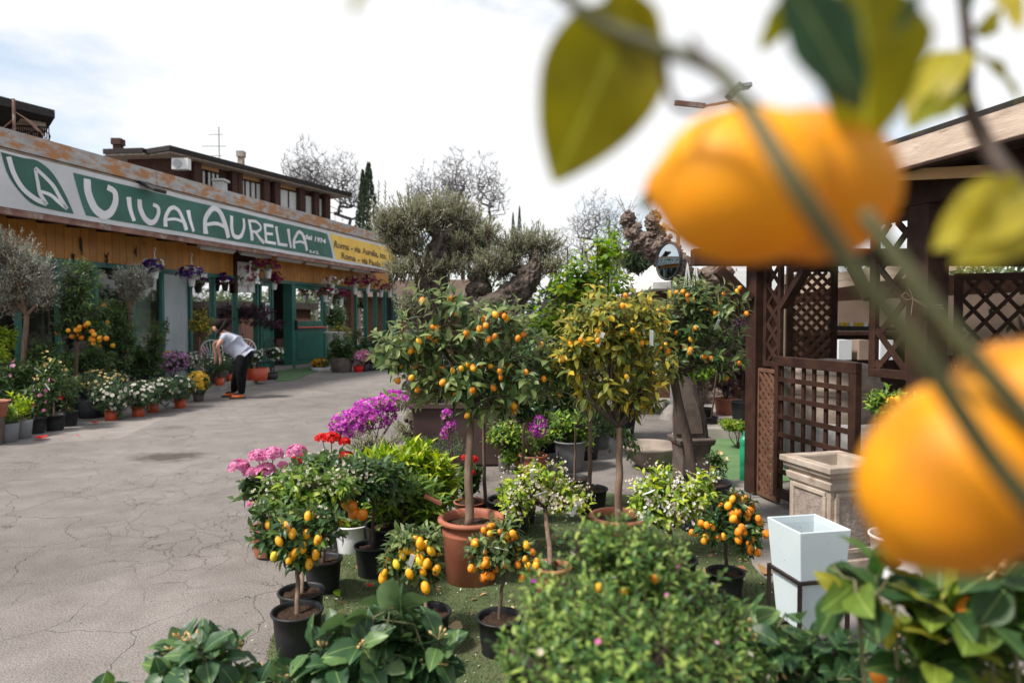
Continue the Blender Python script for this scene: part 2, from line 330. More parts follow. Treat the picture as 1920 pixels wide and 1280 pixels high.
M['tan_cloth'] = mat("tan_tarp", (0.24, 0.17, 0.13), (0.31, 0.23, 0.18), rough=0.9, scale=3)
M['tent'] = mat("white_tent", (0.74, 0.74, 0.73), (0.80, 0.80, 0.80), rough=0.7)
M['paper'] = mat("white_tag", (0.74, 0.78, 0.82), (0.78, 0.80, 0.84), rough=0.5)
M['roofdark'] = mat("dark_roofing", (0.02, 0.017, 0.016), (0.035, 0.03, 0.028), rough=0.8, spec=0.2)
M['brick'] = mat("brown_brick", (0.055, 0.028, 0.022), (0.085, 0.046, 0.036), rough=0.9, spec=0.2, scale=12)
M['apt_orange'] = mat("ochre_render", (0.42, 0.22, 0.09), (0.47, 0.26, 0.12), rough=0.8, scale=2)
M['shutter'] = mat("roller_shutter", (0.48, 0.49, 0.48), (0.55, 0.56, 0.55), rough=0.6)
M['darkgreen'] = leaf_mat("far_evergreen", [(0, (0.012, 0.025, 0.012)), (1, (0.045, 0.07, 0.03))], rough=0.7, trans=0.1)
M['far_leaf'] = leaf_mat("far_shrub", [(0, (0.03, 0.05, 0.02)), (1, (0.10, 0.13, 0.05))], rough=0.7, trans=0.15)
M['plastic_wrap'] = mat("plastic_wrap", (0.40, 0.38, 0.37), (0.55, 0.53, 0.52), rough=0.25, scale=12, bump=0.01, bscale=20)
def glass(name, tint=(0.8, 0.86, 0.84), refl=1.0, ior=1.5, rough=0.02):
    m, nt = _nt(name); N = nt.nodes.new; L = nt.links.new
    o = N("ShaderNodeOutputMaterial"); mx = N("ShaderNodeMixShader"); t = N("ShaderNodeBsdfTransparent"); g = N("ShaderNodeBsdfGlossy"); f = N("ShaderNodeFresnel")
    f.inputs[0].default_value = ior; t.inputs[0].default_value = tuple(tint) + (1,); g.inputs['Roughness'].default_value = rough; g.inputs[0].default_value = (refl,) * 3 + (1,)
    L(f.outputs[0], mx.inputs[0]); L(t.outputs[0], mx.inputs[1]); L(g.outputs[0], mx.inputs[2]); L(mx.outputs[0], o.inputs[0]); return m
M['glass'] = glass("window_glass", ior=1.28, tint=(0.7, 0.76, 0.74))
M['frosted'] = mat("frosted_pane", (0.26, 0.29, 0.30), (0.40, 0.43, 0.44), rough=0.3, scale=1.2, stretch=(1, 1, 0.5))
_m, _t = _nt("mirror"); _o = _t.nodes.new("ShaderNodeOutputMaterial"); _g = _t.nodes.new("ShaderNodeBsdfGlossy"); _g.inputs['Roughness'].default_value = 0.03; _g.inputs[0].default_value = (0.55, 0.62, 0.66, 1); _t.links.new(_g.outputs[0], _o.inputs[0]); M['mirror'] = _m

# ------------------------------------------------------------------ leaf templates (leaf along +Y, length 1, face +Z)
def leaf_tpl(W=0.4, seg=3, fold=0.3, curl=0.25, peak=0.45, petiole=0.06, wave=0.0, flat=False, blunt=0.0):
    V = []; F = []
    nodes = [0.0] + [petiole + (1 - petiole) * i / seg for i in range(seg + 1)] if petiole > 0 and seg > 3 else [i / seg for i in range(seg + 1)]
    n = len(nodes)
    for i, t in enumerate(nodes):
        tt = max(0.0, (t - petiole) / (1 - petiole)) if n > seg + 1 else t
        a = tt ** (math.log(0.5) / math.log(peak)) if tt > 0 else 0
        w = W / 2 * (math.sin(math.pi * min(a, 1)) ** 0.8 if 0 < tt < 1 else 0.03)
        w = max(w, W * 0.02)
        z = -curl * t * t + 0.25 * curl * t
        if flat: V += [(-w, t, z), (w, t, z)]
        else:
            wv = wave * math.sin(t * 17)
            V += [(-w, t, z + fold * w + wv * w), (0, t, z), (w, t, z + fold * w - wv * w)]
    c = 2 if flat else 3
    for i in range(n - 1):
        for k in range(c - 1):
            a = i * c + k
            F.append((a, a + 1, a + c + 1, a + c))
    return np.array(V, dtype=np.float64), np.array(F, dtype=np.int32)
def petal_tpl(n=5, W=0.5, cup=0.25, notch=0.0):
    """a flower in the XY plane facing +Z: n kite petals, radius 0.5"""
    V = []; F = []
    for i in range(n):
        a = 2 * math.pi * i / n; ca, sa = math.cos(a), math.sin(a)
        h = W * 0.5 * math.sin(math.pi / n) * 2
        for (r, w, z) in ((0.03, 0, 0), (0.33, h * 0.5, cup * 0.12), (0.5, 0, cup * 0.3), (0.33, -h * 0.5, cup * 0.12)):
            V.append((ca * r - sa * w, sa * r + ca * w, z))
        b = i * 4; F.append((b, b + 3, b + 2, b + 1)[::-1])
    return np.array(V), np.array(F)
T = {
    'citrus': leaf_tpl(0.40, 4, 0.35, 0.34, 0.48, petiole=0.0),
    'citrus3': leaf_tpl(0.40, 3, 0.35, 0.28, 0.48, petiole=0.0),
    'narrow': leaf_tpl(0.26, 3, 0.4, 0.35, 0.45, petiole=0.0),
    'olive': leaf_tpl(0.19, 2, 0.2, 0.10, 0.5, petiole=0.0),
    'olive1': leaf_tpl(0.22, 2, 0.0, 0.10, 0.5, petiole=0.0, flat=True),
    'tiny': leaf_tpl(0.45, 2, 0.3, 0.2, 0.5, petiole=0.0, flat=True),
    'round': leaf_tpl(0.95, 4, 0.15, 0.25, 0.40, petiole=0.0),
    'lemon': leaf_tpl(0.60, 8, 0.28, 0.30, 0.45, petiole=0.10, wave=0.10),
    'near': leaf_tpl(0.56, 12, 0.22, 0.25, 0.42, petiole=0.08, wave=0.12),
    'needle': leaf_tpl(0.10, 2, 0.0, 0.2, 0.5, petiole=0.0, flat=True),
    'f5': petal_tpl(5, 0.95, 0.6), 'f5n': petal_tpl(5, 0.5, 0.9), 'daisy': petal_tpl(11, 1.1, 0.15), 'mum': petal_tpl(9, 1.1, 0.7),
    'bract': petal_tpl(3, 0.9, 1.1), 'dot': petal_tpl(4, 1.0, 0.5),
}

# ------------------------------------------------------------------ foliage engine
def nrm(a): return a / np.maximum(np.linalg.norm(a, axis=-1, keepdims=True), 1e-9)
def frames(y, zref):
    y = nrm(y); x = nrm(np.cross(y, zref)); z = np.cross(x, y); return x, y, z
def joined(name, tpl, pos, y, zref, size, mat_, parent, rnd=None, kind=None, label=None, smooth=False):
    if len(pos) == 0: return None
    V, F = T[tpl]; pos = np.asarray(pos); n = len(pos)
    x, y, z = frames(np.asarray(y), np.asarray(zref))
    Bm = np.stack([x, y, z], axis=2)                               # n,3,3 columns
    W = np.einsum('nij,kj->nki', Bm, V) * np.asarray(size)[:, None, None] + pos[:, None, :]
    o0 = wl(parent); W = W - np.array(o0)[None, None, :]
    FF = (F[None] + (np.arange(n) * len(V))[:, None, None]).reshape(-1, F.shape[1])
    rnd = RNG.random(n) if rnd is None else rnd
    me = np_mesh(name, W.reshape(-1, 3), FF, mat_, smooth, np.repeat(rnd, len(V)))
    o = link(me, name, parent)
    if kind: o["kind"] = kind
    if label: o["label"] = label
    return o
_tm = {}
def tpl_mesh(tpl, mat_, name):
    k = (tpl, mat_.name)
    if k not in _tm:
        V, F = T[tpl]; _tm[k] = np_mesh(name, V, F, mat_, True)
    return _tm[k]
def singles(name, tpl, pos, y, zref, size, mat_, parent, sj=0.12):
    me = tpl_mesh(tpl, mat_, name)
    x, y, z = frames(np.asarray(y), np.asarray(zref)); p0 = wl(parent)
    for i in range(len(pos)):
        o = bpy.data.objects.new(name, me); COL.objects.link(o)
        s = size[i]; sx = s * (1 + RNG.uniform(-sj, sj))
        Mx = Matrix(((x[i][0] * sx, y[i][0] * s, z[i][0] * s, pos[i][0] - p0.x), (x[i][1] * sx, y[i][1] * s, z[i][1] * s, pos[i][1] - p0.y),
                     (x[i][2] * sx, y[i][2] * s, z[i][2] * s, pos[i][2] - p0.z), (0, 0, 0, 1)))
        o.parent = parent; o.matrix_basis = Mx
def unit(n=None):
    v = RNG.normal(size=(n, 3) if n else 3); return nrm(v)

def grow(lobes, ntwig, lpt, leaf, tl=0.12, up=0.5, spread=0.5, shell=0.55, droop=0.0, ang=(35, 80), rosette=True, size_j=0.25, flat_bottom=0.0):
    """lobes: [(centre, (rx,ry,rz))]. returns leaf arrays and twigs [(tip, dir, len)]"""
    vol = np.array([l[1][0] * l[1][1] * l[1][2] for l in lobes]) ** 0.75; vol = vol / vol.sum()
    li = RNG.choice(len(lobes), size=ntwig, p=vol)
    twigs = []; Pp = []; Y = []; Z = []; S = []
    GA = 2.39996
    for k in range(ntwig):
        c, r = lobes[li[k]]; c = np.array(c); r = np.array(r)
        d = unit()
        if flat_bottom and d[2] < -0.2 and RNG.random() < flat_bottom: d[2] *= -0.5; d = nrm(d)
        rad = (shell + (1 - shell) * RNG.random() ** 0.6) * (1 + 0.42 * RNG.random() ** 4)
        tip = c + d * r * rad
        dr = nrm(nrm(d * r) * 1.0 + np.array([0, 0, up]) + unit() * spread)
        L = tl * RNG.uniform(0.6, 1.25)
        twigs.append((tip, dr, L))
        u = nrm(np.cross(dr, unit())); w = np.cross(dr, u); ph = RNG.uniform(0, 6.28)
        n = max(3, int(lpt * RNG.uniform(0.7, 1.3)))
        for i in range(n):
            f = i / n                                   # 0 = tip
            th = R(ang[0] + (ang[1] - ang[0]) * min(1, f * 1.3) + RNG.normal(0, 9))
            a = ph + GA * i
            rd = u * math.cos(a) + w * math.sin(a)
            y = dr * math.cos(th) + rd * math.sin(th)
            y = y + np.array([0, 0, -droop * (0.6 + 0.8 * RNG.random())])
            Pp.append(tip - dr * (f * L)); Y.append(y)
            Z.append(dr * 0.8 + np.array([0, 0, 0.7]) + unit() * 0.25)
            S.append(leaf * (1 - size_j * RNG.random()) * (0.72 if f < 0.12 else 1.0))
    return np.array(Pp), np.array(Y), np.array(Z), np.array(S), twigs

def limbs(mb, top, lobes, K=5, r0=0.02, twigs=(), rt=0.0022, seg=5, sides=6, wig=0.03, tn=4):
    """limbs from trunk top into lobes, then thin twigs to each tip"""
    top = Vector(top); nodes = [top]; nr = [r0]
    vol = [l[1][0] * l[1][2] for l in lobes]
    for k in range(K):
        c, r = random.choices(lobes, vol)[0]
        a = 2 * math.pi * (k + random.random() * 0.6) / K
        e = Vector(c) + Vector((math.cos(a) * r[0] * 0.6, math.sin(a) * r[1] * 0.6, r[2] * random.uniform(-0.1, 0.6)))
        mid = top.lerp(e, 0.5) + Vector((random.uniform(-1, 1), random.uniform(-1, 1), random.uniform(-0.6, 0.3))) * wig * 2
        pts = bezier_pts([top, mid, e], seg)
        rr = [r0 * (0.75 - 0.55 * i / (len(pts) - 1)) for i in range(len(pts))]
        mb.tube(pts, rr, sides); nodes += pts[1:]; nr += rr[1:]
    NA = np.array([tuple(n) for n in nodes])
    for (tip, dr, L) in twigs:
        base = tip - dr * L
        d2 = ((NA - base) ** 2).sum(1); j = int(np.argmin(d2)); s = Vector(NA[j])
        b = Vector(base)
        pts = [s, s.lerp(b, 0.55) + Vector((0, 0, -0.12 * (b - s).length)), b, Vector(tip)]
        r1 = min(nr[j] * 0.6, rt * 2.2)
        mb.tube(pts, [r1, (r1 + rt) / 2, rt, rt * 0.5], tn, cap=False)
    return nodes

def put_leaves(parent, tpl, A, mat_, nsingle=0, name="leaf", jname="foliage"):
    Pp, Y, Z, S = A[:4]
    if nsingle and len(Pp) > 0:
        d = Pp[:, 1] - 0.25 * S * 10
        idx = np.argsort(d); a = idx[:nsingle]; b = idx[nsingle:]
        singles(name, tpl, Pp[a], Y[a], Z[a], S[a], mat_, parent)
        if len(b): joined(jname, tpl, Pp[b], Y[b], Z[b], S[b], mat_, parent, kind='stuff')
    else: joined(jname, tpl, Pp, Y, Z, S, mat_, parent, kind='stuff')

def fruit_mesh(name, mat_, a=1.0, nip=0.0, seg=12, pores=False):
    """unit length along -Z (hangs from origin)"""
    mb = MB(); prof = []
    for i in range(seg + 1):
        t = i / seg; ang = math.pi * t
        r = 0.5 * a * math.sin(ang) ** 0.9; z = -0.5 + 0.5 * math.cos(ang)
        if nip and t > 0.85: z -= nip * ((t - 0.85) / 0.15) ** 1.5; r = r * 0.85 + 0.03 * (1 - t) / 0.15
        if nip and t < 0.08: r = r * 0.9
        prof.append((max(r, 0.004), z))
    mb.lathe(prof, (0, 0, 0), 14)
    me = bpy.data.meshes.new(name); me.from_pydata(mb.v, [], mb.f); me.materials.append(mat_)
    me.polygons.foreach_set("use_smooth", [True] * len(me.polygons)); return me
FM = {'kumquat': fruit_mesh("kumquat", M['kum'], 0.80), 'round': fruit_mesh("orange_fruit", M['kum'], 0.98), 'limequat': fruit_mesh("lemon", M['lem'], 0.68, 0.05), 'lemon': fruit_mesh("lemon", M['lem'], 0.72, 0.10)}
def fruit(kind, name, at, size, parent, tilt=0.35):
    o = link(FM[kind], name, parent, at)
    o.rotation_euler = (random.uniform(-tilt, tilt), random.uniform(-tilt, tilt), random.uniform(0, 6.28))
    s = size * random.uniform(0.88, 1.1); o.scale = (s, s, s)
    return o

def pot(parent, c, r, h, m, lip=0.012, taper=0.82, soil=0.86, n=32, kind='nursery', name="pot", soilmat=None):
    c = Vector(c); mb = MB()
    t = 0.006 if r < 0.2 else 0.01
    if kind == 'terra':
        prof = [(r * taper * 0.92, 0), (r * taper, 0.008), (r * 0.93, h * 0.74), (r * 0.955, h * 0.76), (r * 0.955, h * 0.785), (r * 0.94, h * 0.80), (r * 0.955, h * 0.90), (r + lip, h * 0.925), (r + lip * 1.5, h * 0.955), (r + lip, h * 0.99), (r, h), (r - t * 2.5, h * 0.985), (r * 0.9, h * 0.9), (r * 0.85, h * soil - 0.03)]
    elif kind == 'plain':
        prof = [(r * taper, 0), (r * taper + .002, 0.005), (r, h), (r - t, h), (r * 0.93, h * soil - 0.02)]
    else:
        prof = [(r * taper - 0.004, 0), (r * taper, 0.012), (r * (taper + (1 - taper) * 0.55), h * 0.55), (r * 0.975, h * 0.93), (r + lip * 0.5, h * 0.94), (r + lip * 0.75, h * 0.975), (r + lip * 0.5, h), (r, h), (r - t, h * 0.97), (r * 0.93, h * soil - 0.03)]
    mb.lathe(prof, c, n); mb.add([c + Vector((0, 0, 0.002))], [])
    o = mb.build(name, m, parent, smooth=True)
    sb = MB(); rr = r * 0.94; z = h * soil; vs = [(c.x, c.y, c.z + z + 0.012)]; fs = []; K = 20
    for j, q in enumerate((0.5, 1.0)):
        for k in range(K):
            a = 2 * math.pi * k / K; vs.append((c.x + math.cos(a) * rr * q, c.y + math.sin(a) * rr * q, c.z + z + random.uniform(-0.006, 0.008)))
    for k in range(K):
        fs.append((0, 1 + k, 1 + (k + 1) % K)); fs.append((1 + k, 1 + K + k, 1 + K + (k + 1) % K, 1 + (k + 1) % K))
    sb.add(vs, fs); sb.build("soil", soilmat or M['soil'], parent, smooth=True)
    return o

def blossoms(parent, tpl, pos, nor, size, m, name="blossoms", centre=None, cs=0.3, kind='stuff'):
    pos = np.asarray(pos); nor = np.asarray(nor); n = len(pos)
    if n == 0: return
    # template lies in XY facing +Z : frame with z = normal
    z = nrm(nor); y = nrm(np.cross(z, unit(n)))
    S = size * RNG.uniform(0.8, 1.15, n)
    joined(name, tpl, pos, y, z, S, m, parent, kind=kind)
    if centre:
        joined("flower_centres", 'dot', pos + z * size * 0.08, y, z, S * cs, centre, parent, kind=kind)

def surf(lobes, n, upbias=0.4, k=1.0, front=0.0):
    """points on the upper/front surface of lobes"""
    vol = np.array([l[1][0] * l[1][2] for l in lobes]); vol = vol / vol.sum()
    out = []; nn = []
    while len(out) < n:
        c, r = lobes[RNG.choice(len(lobes), p=vol)]
        d = unit() + np.array([0, -front, upbias]); d = nrm(d)
        out.append(np.array(c) + d * np.array(r) * k * RNG.uniform(0.92, 1.04)); nn.append(nrm(d / np.array(r) + unit() * 0.3 * 5))
    return np.array(out), np.array(nn)

def wig_trunk(a, b, r0, r1, wig=0.015, n=6):
    a = Vector(a); b = Vector(b); pts = []
    for i in range(n + 1):
        t = i / n; p = a.lerp(b, t)
        if 0 < i < n: p += Vector((random.uniform(-wig, wig), random.uniform(-wig, wig), 0))
        pts.append(p)
    pts = bezier_pts(pts, 3); return pts, [r0 + (r1 - r0) * i / (len(pts) - 1) for i in range(len(pts))]

TAGN = [0]
def plant_tag(parent, at, L=0.09, w=0.022, rot=None, m=None):
    mb = MB(); at = Vector(at); rot = rot or (random.uniform(0.2, 1.2), random.uniform(-0.6, 0.6), random.uniform(-0.8, 0.8))
    from mathutils import Euler
    Mr = Euler(rot).to_matrix()
    mb.box(at, (w, 0.0015, L), Mr); return mb.build("tag", m or M['paper'], parent)

def tree_plant(name, label, cat, base, potspec, trunk_top, lobes_px, Y, leaf, tpl, lm, ntwig, lpt, group=None, tl=0.12, fruits=None, nsingle=0,
               trunk_r=0.013, trunk_m=None, K=5, up=0.5, droop=0.1, flowers=None, tags=0, shell=0.5, ry=None, potkind='nursery', lean=None, spread=0.5,
               wig=0.006, ang=(35, 80), stake=False, limb_r=None):
    """base: ground point (Vector); potspec (r,h,mat); trunk_top px,py at depth Y; lobes_px [(px,py,rx,rz[,ry][,dY])] in photo pixels at depth Y"""
    base = Vector(base); t = thing(name, label, cat, base, group)
    s = Y / FPX
    if potspec: pot(t, base, potspec[0], potspec[1], potspec[2], kind=potkind); z0 = base.z + potspec[1] * 0.85
    else: z0 = base.z
    lobes = []
    for l in lobes_px:
        dY = l[5] if len(l) > 5 else 0
        c = P(l[0], l[1], Y + dY); rx = l[2] * s; rz = l[3] * s; ryy = (l[4] * s if len(l) > 4 and l[4] else (rx + rz) / 2 if rx < rz else rx * 0.9)
        lobes.append((tuple(c), (rx, ryy, rz)))
    top = P(trunk_top[0], trunk_top[1], Y)
    A = grow(lobes, ntwig, lpt, leaf, tl=tl, up=up, droop=droop, shell=shell, spread=spread, ang=ang)
    mb = MB(); foot = Vector((base.x, base.y, z0)) if lean is None else Vector(lean)
    pts, rr = wig_trunk(foot, top, trunk_r, trunk_r * 0.78, wig); rr[0] *= 1.25
    mb.tube(pts, rr, 9); mb.build("trunk", trunk_m or M['bark'], t, smooth=True)
    lb = MB(); limbs(lb, top, lobes, K=K, r0=limb_r or trunk_r * 0.85, twigs=A[4], rt=0.0016 + 0.0004 * Y / 4); lb.build("branches", M['bark_dark'] if trunk_m is None else trunk_m, t, smooth=True)
    put_leaves(t, tpl, A, lm, nsingle)
    if fruits:
        kind, fname, n, sz = fruits[:4]; low = fruits[4] if len(fruits) > 4 else 0.0; clus = fruits[5] if len(fruits) > 5 else 1
        tw = sorted(A[4], key=lambda w: w[0][1] + RNG.normal(0, lobes[0][1][0] * 0.5) + low * w[0][2])
        used = 0
        for w in tw:
            if used >= n: break
            for q in range(random.randint(1, clus)):
                p = Vector(w[0]) + Vector((random.uniform(-1, 1), random.uniform(-1.1, 0.3), random.uniform(-0.6, 0.4))) * sz * (0.5 + 0.55 * q)
                fruit(kind, fname, p, sz, t, 0.6); used += 1
    if flowers:
        for (ftpl, n, sz, m_, *rest) in flowers:
            ps, nn = surf(lobes, n // 5 + 1, rest[0] if rest else 0.5, 1.0, 0.5)
            ps = np.repeat(ps, 5, 0) + RNG.normal(0, sz * 1.1, (len(ps) * 5, 3)); nn = np.repeat(nn, 5, 0) + RNG.normal(0, 0.6, (len(nn) * 5, 3))
            blossoms(t, ftpl, ps, nn, sz, m_)
    for i in range(tags):
        c, r = lobes[i % len(lobes)]
        plant_tag(t, (c[0] + random.uniform(-0.6, 0.6) * r[0], c[1] - r[1] * 0.95, c[2] + random.uniform(-0.4, 0.6) * r[2]), L=0.1)
    return t, lobes, A

def bush(name, label, cat, base, potspec, lobes_px, Y, leaf, tpl, lm, ntwig, lpt, group=None, flowers=None, nsingle=0, tl=0.1, up=0.6, droop=0.0,
         potkind='nursery', shell=0.45, ang=(30, 75), spread=0.5, stems=6, centre=None, fpart="blossoms", stem_m=None, fup=0.5, ffront=0.5, fruits=None, flat_bottom=0.5):
    base = Vector(base); t = thing(name, label, cat, base, group); s = Y / FPX
    if potspec: pot(t, base, potspec[0], potspec[1], potspec[2], kind=potkind); z0 = base.z + potspec[1] * 0.84
    else: z0 = base.z
    lobes = []
    for l in lobes_px:
        dY = l[5] if len(l) > 5 else 0
        c = P(l[0], l[1], Y + dY); rx = l[2] * s; rz = l[3] * s; ryy = l[4] * s if len(l) > 4 and l[4] else rx
        lobes.append((tuple(c), (rx, ryy, rz)))
    A = grow(lobes, ntwig, lpt, leaf, tl=tl, up=up, droop=droop, shell=shell, spread=spread, ang=ang, flat_bottom=flat_bottom)
    mb = MB(); limbs(mb, (base.x, base.y, z0), lobes, K=stems, r0=0.006 + 0.02 * min(lobes[0][1][0], 0.5), twigs=A[4], rt=0.0015 + 0.0004 * Y / 4)
    mb.build("stems", stem_m or M['bark_dark'], t, smooth=True)
    put_leaves(t, tpl, A, lm, nsingle)
    if flowers:
        for (ftpl, n, sz, m_, *rest) in flowers:
            ps, nn = surf(lobes, n, fup, 1.04, ffront)
            blossoms(t, ftpl, ps, nn, sz, m_, fpart, centre, *(rest[:1]))
    if fruits:
        kind, fname, n, sz = fruits[:4]; ps, nn = surf(lobes, n, -0.1, 0.95, 1.2)
        for p in ps: fruit(kind, fname, Vector(p), sz, t, 0.6)
    return t, lobes

# ------------------------------------------------------------------ frames of the two buildings
class Frame:
    def __init__(s, o, d, n): s.o = Vector((o[0], o[1], 0)); s.d = Vector((d[0], d[1], 0)).normalized(); s.n = Vector((n[0], n[1], 0)).normalized()
    def p(s, u, off, z): q = s.o + s.d * u + s.n * off; return Vector((q.x, q.y, z))
    def u(s, px, off=0.0):
        k = (px - 960) / FPX; a = s.o + s.n * off
        return (k * a.y - a.x) / (s.d.x - k * s.d.y)
    def z(s, px, py, off=0.0):
        q = s.p(s.u(px, off), off, 0); return zat(py, q.y)
    def box(s, mb, u0, u1, o0, o1, z0, z1):
        vs = [s.p(a, b, c) for a in (u0, u1) for b in (o0, o1) for c in (z0, z1)]
        return mb.add(vs, [(0, 1, 3, 2), (4, 6, 7, 5), (0, 4, 5, 1), (2, 3, 7, 6), (0, 2, 6, 4), (1, 5, 7, 3)])
FA = Frame((-12.15, 0), (0.2497, 0.968), (0.968, -0.2497))
PG = Frame((3.394, 0), (-0.2207, 0.9754), (-0.9754, -0.2207))      # n points out of the pergola, towards the path

# ------------------------------------------------------------------ ground
def ground_mat():
    m, nt = _nt("old_asphalt"); N = nt.nodes.new; L = nt.links.new
    o = N("ShaderNodeOutputMaterial"); b = N("ShaderNodeBsdfPrincipled"); L(b.outputs[0], o.inputs[0]); b.inputs['Roughness'].default_value = 0.9; b.inputs['Specular IOR Level'].default_value = 0.25
    t = N("ShaderNodeTexCoord")
    def noise(sc_, d=5, r=0.5, src=t.outputs['Object']):
        n = N("ShaderNodeTexNoise"); n.inputs['Scale'].default_value = sc_; n.inputs['Detail'].default_value = d; n.inputs['Roughness'].default_value = r; L(src, n.inputs[0]); return n
    def ramp(src, p0, c0, p1, c1):
        r = N("ShaderNodeValToRGB"); r.color_ramp.elements[0].position = p0; r.color_ramp.elements[1].position = p1
        r.color_ramp.elements[0].color = (*c0, 1); r.color_ramp.elements[1].color = (*c1, 1); L(src, r.inputs[0]); return r
    def mixc(f, a, b_, mode='MIX'):
        x = N("ShaderNodeMixRGB"); x.blend_type = mode
        if isinstance(f, float): x.inputs[0].default_value = f
        else: L(f, x.inputs[0])
        L(a, x.inputs[1]) if not isinstance(a, tuple) else setattr(x.inputs[1], 'default_value', a)
        L(b_, x.inputs[2]) if not isinstance(b_, tuple) else setattr(x.inputs[2], 'default_value', b_)
        return x.outputs[0]
    big = ramp(noise(0.35, 6, 0.6).outputs[0], 0.32, (0.170, 0.153, 0.143), 0.68, (0.250, 0.231, 0.218))
    mid = ramp(noise(3.0, 8, 0.65).outputs[0], 0.35, (0.84, 0.83, 0.82), 0.65, (1.10, 1.10, 1.10))
    c = mixc(1.0, big.outputs[0], mid.outputs[0], 'MULTIPLY')
    gr = ramp(noise(120, 3, 0.7).outputs[0], 0.36, (0.52, 0.50, 0.49), 0.66, (1.5, 1.5, 1.5))
    c = mixc(1.0, c, gr.outputs[0], 'MULTIPLY')
    # dark blotches of damp and oil
    st = ramp(noise(0.9, 4, 0.5).outputs[0], 0.64, (0, 0, 0), 0.74, (1, 1, 1)); c = mixc(st.outputs[0], c, mixc(0.42, c, (0.10, 0.085, 0.075, 1)))
    # paler and darker resurfaced patches with ragged edges, and fine grit
    vp = N("ShaderNodeTexVoronoi"); vp.inputs['Scale'].default_value = 0.32; L(t.outputs['Object'], vp.inputs[0])
    c = mixc(0.30, c, mixc(1.0, c, ramp(vp.outputs['Color'], 0.2, (0.62, 0.62, 0.62), 0.8, (1.35, 1.33, 1.30)).outputs[0], 'MULTIPLY'))
    gs = ramp(noise(34, 2, 0.5).outputs[0], 0.70, (0, 0, 0), 0.72, (1, 1, 1)); c = mixc(gs.outputs[0], c, mixc(0.6, c, (0.03, 0.025, 0.02, 1)))
    # one oily patch left of the geraniums
    vs_ = N("ShaderNodeVectorMath"); vs_.operation = 'SUBTRACT'; L(t.outputs['Object'], vs_.inputs[0]); vs_.inputs[1].default_value = (-3.77, 7.44, 0)
    vm_ = N("ShaderNodeVectorMath"); vm_.operation = 'MULTIPLY'; L(vs_.outputs[0], vm_.inputs[0]); vm_.inputs[1].default_value = (1.0, 1.5, 0)
    vl_ = N("ShaderNodeVectorMath"); vl_.operation = 'LENGTH'; L(vm_.outputs[0], vl_.inputs[0]); na_ = noise(4, 5, .6)
    ma_ = N("ShaderNodeMath"); ma_.operation = 'ADD'; L(vl_.outputs['Value'], ma_.inputs[0]); L(na_.outputs[0], ma_.inputs[1])
    rs_ = ramp(ma_.outputs[0], 0.70, (1, 1, 1), 1.0, (0, 0, 0)); c = mixc(rs_.outputs[0], c, mixc(0.75, c, (0.035, 0.026, 0.02, 1)))
    # craze cracks: cell edges bent by noise, only in worn areas
    dn = noise(1.6, 5, 0.6); dm = N("ShaderNodeVectorMath"); dm.operation = 'SCALE'; dm.inputs['Scale'].default_value = 0.55; L(dn.outputs['Color'], dm.inputs[0])
    av = N("ShaderNodeVectorMath"); av.operation = 'ADD'; L(t.outputs['Object'], av.inputs[0]); L(dm.outputs[0], av.inputs[1])
    crack = None
    for (s_, w_, lo, hi, off) in ((4.6, 0.011, 0.50, 0.62, 0), (1.7, 0.0045, 0.42, 0.56, 5)):
        v = N("ShaderNodeTexVoronoi"); v.feature = 'DISTANCE_TO_EDGE'; v.inputs['Scale'].default_value = s_; L(av.outputs[0], v.inputs[0])
        r = ramp(v.outputs['Distance'], 0.0, (1, 1, 1), w_, (0, 0, 0))
        mk = N("ShaderNodeMapping"); mk.inputs['Location'].default_value = (off, off, 0); L(t.outputs['Object'], mk.inputs[0])
        wr = ramp(noise(0.55, 4, 0.6, mk.outputs[0]).outputs[0], lo, (0, 0, 0), hi, (1, 1, 1))
        q = mixc(1.0, r.outputs[0], wr.outputs[0], 'MULTIPLY')
        crack = q if crack is None else mixc(1.0, crack, q, 'ADD')
    c = mixc(crack, c, mixc(0.55, c, (0.05, 0.04, 0.034, 1)))
    L(c, b.inputs['Base Color'])
    bm = N("ShaderNodeBump"); bm.inputs['Distance'].default_value = 0.003; bm.inputs['Strength'].default_value = 0.6; L(gr.outputs[0], bm.inputs['Height'])
    bm2 = N("ShaderNodeBump"); bm2.invert = True; bm2.inputs['Distance'].default_value = 0.008; L(crack, bm2.inputs['Height']); L(bm.outputs[0], bm2.inputs['Normal']); L(bm2.outputs[0], b.inputs['Normal'])
    return m
mb = MB(); mb.add([(-900, -60, 0), (900, -60, 0), (900, 1500, 0), (-900, 1500, 0)], [(0, 1, 2, 3)])
mb.build("asphalt_ground", ground_mat(), kind='structure')

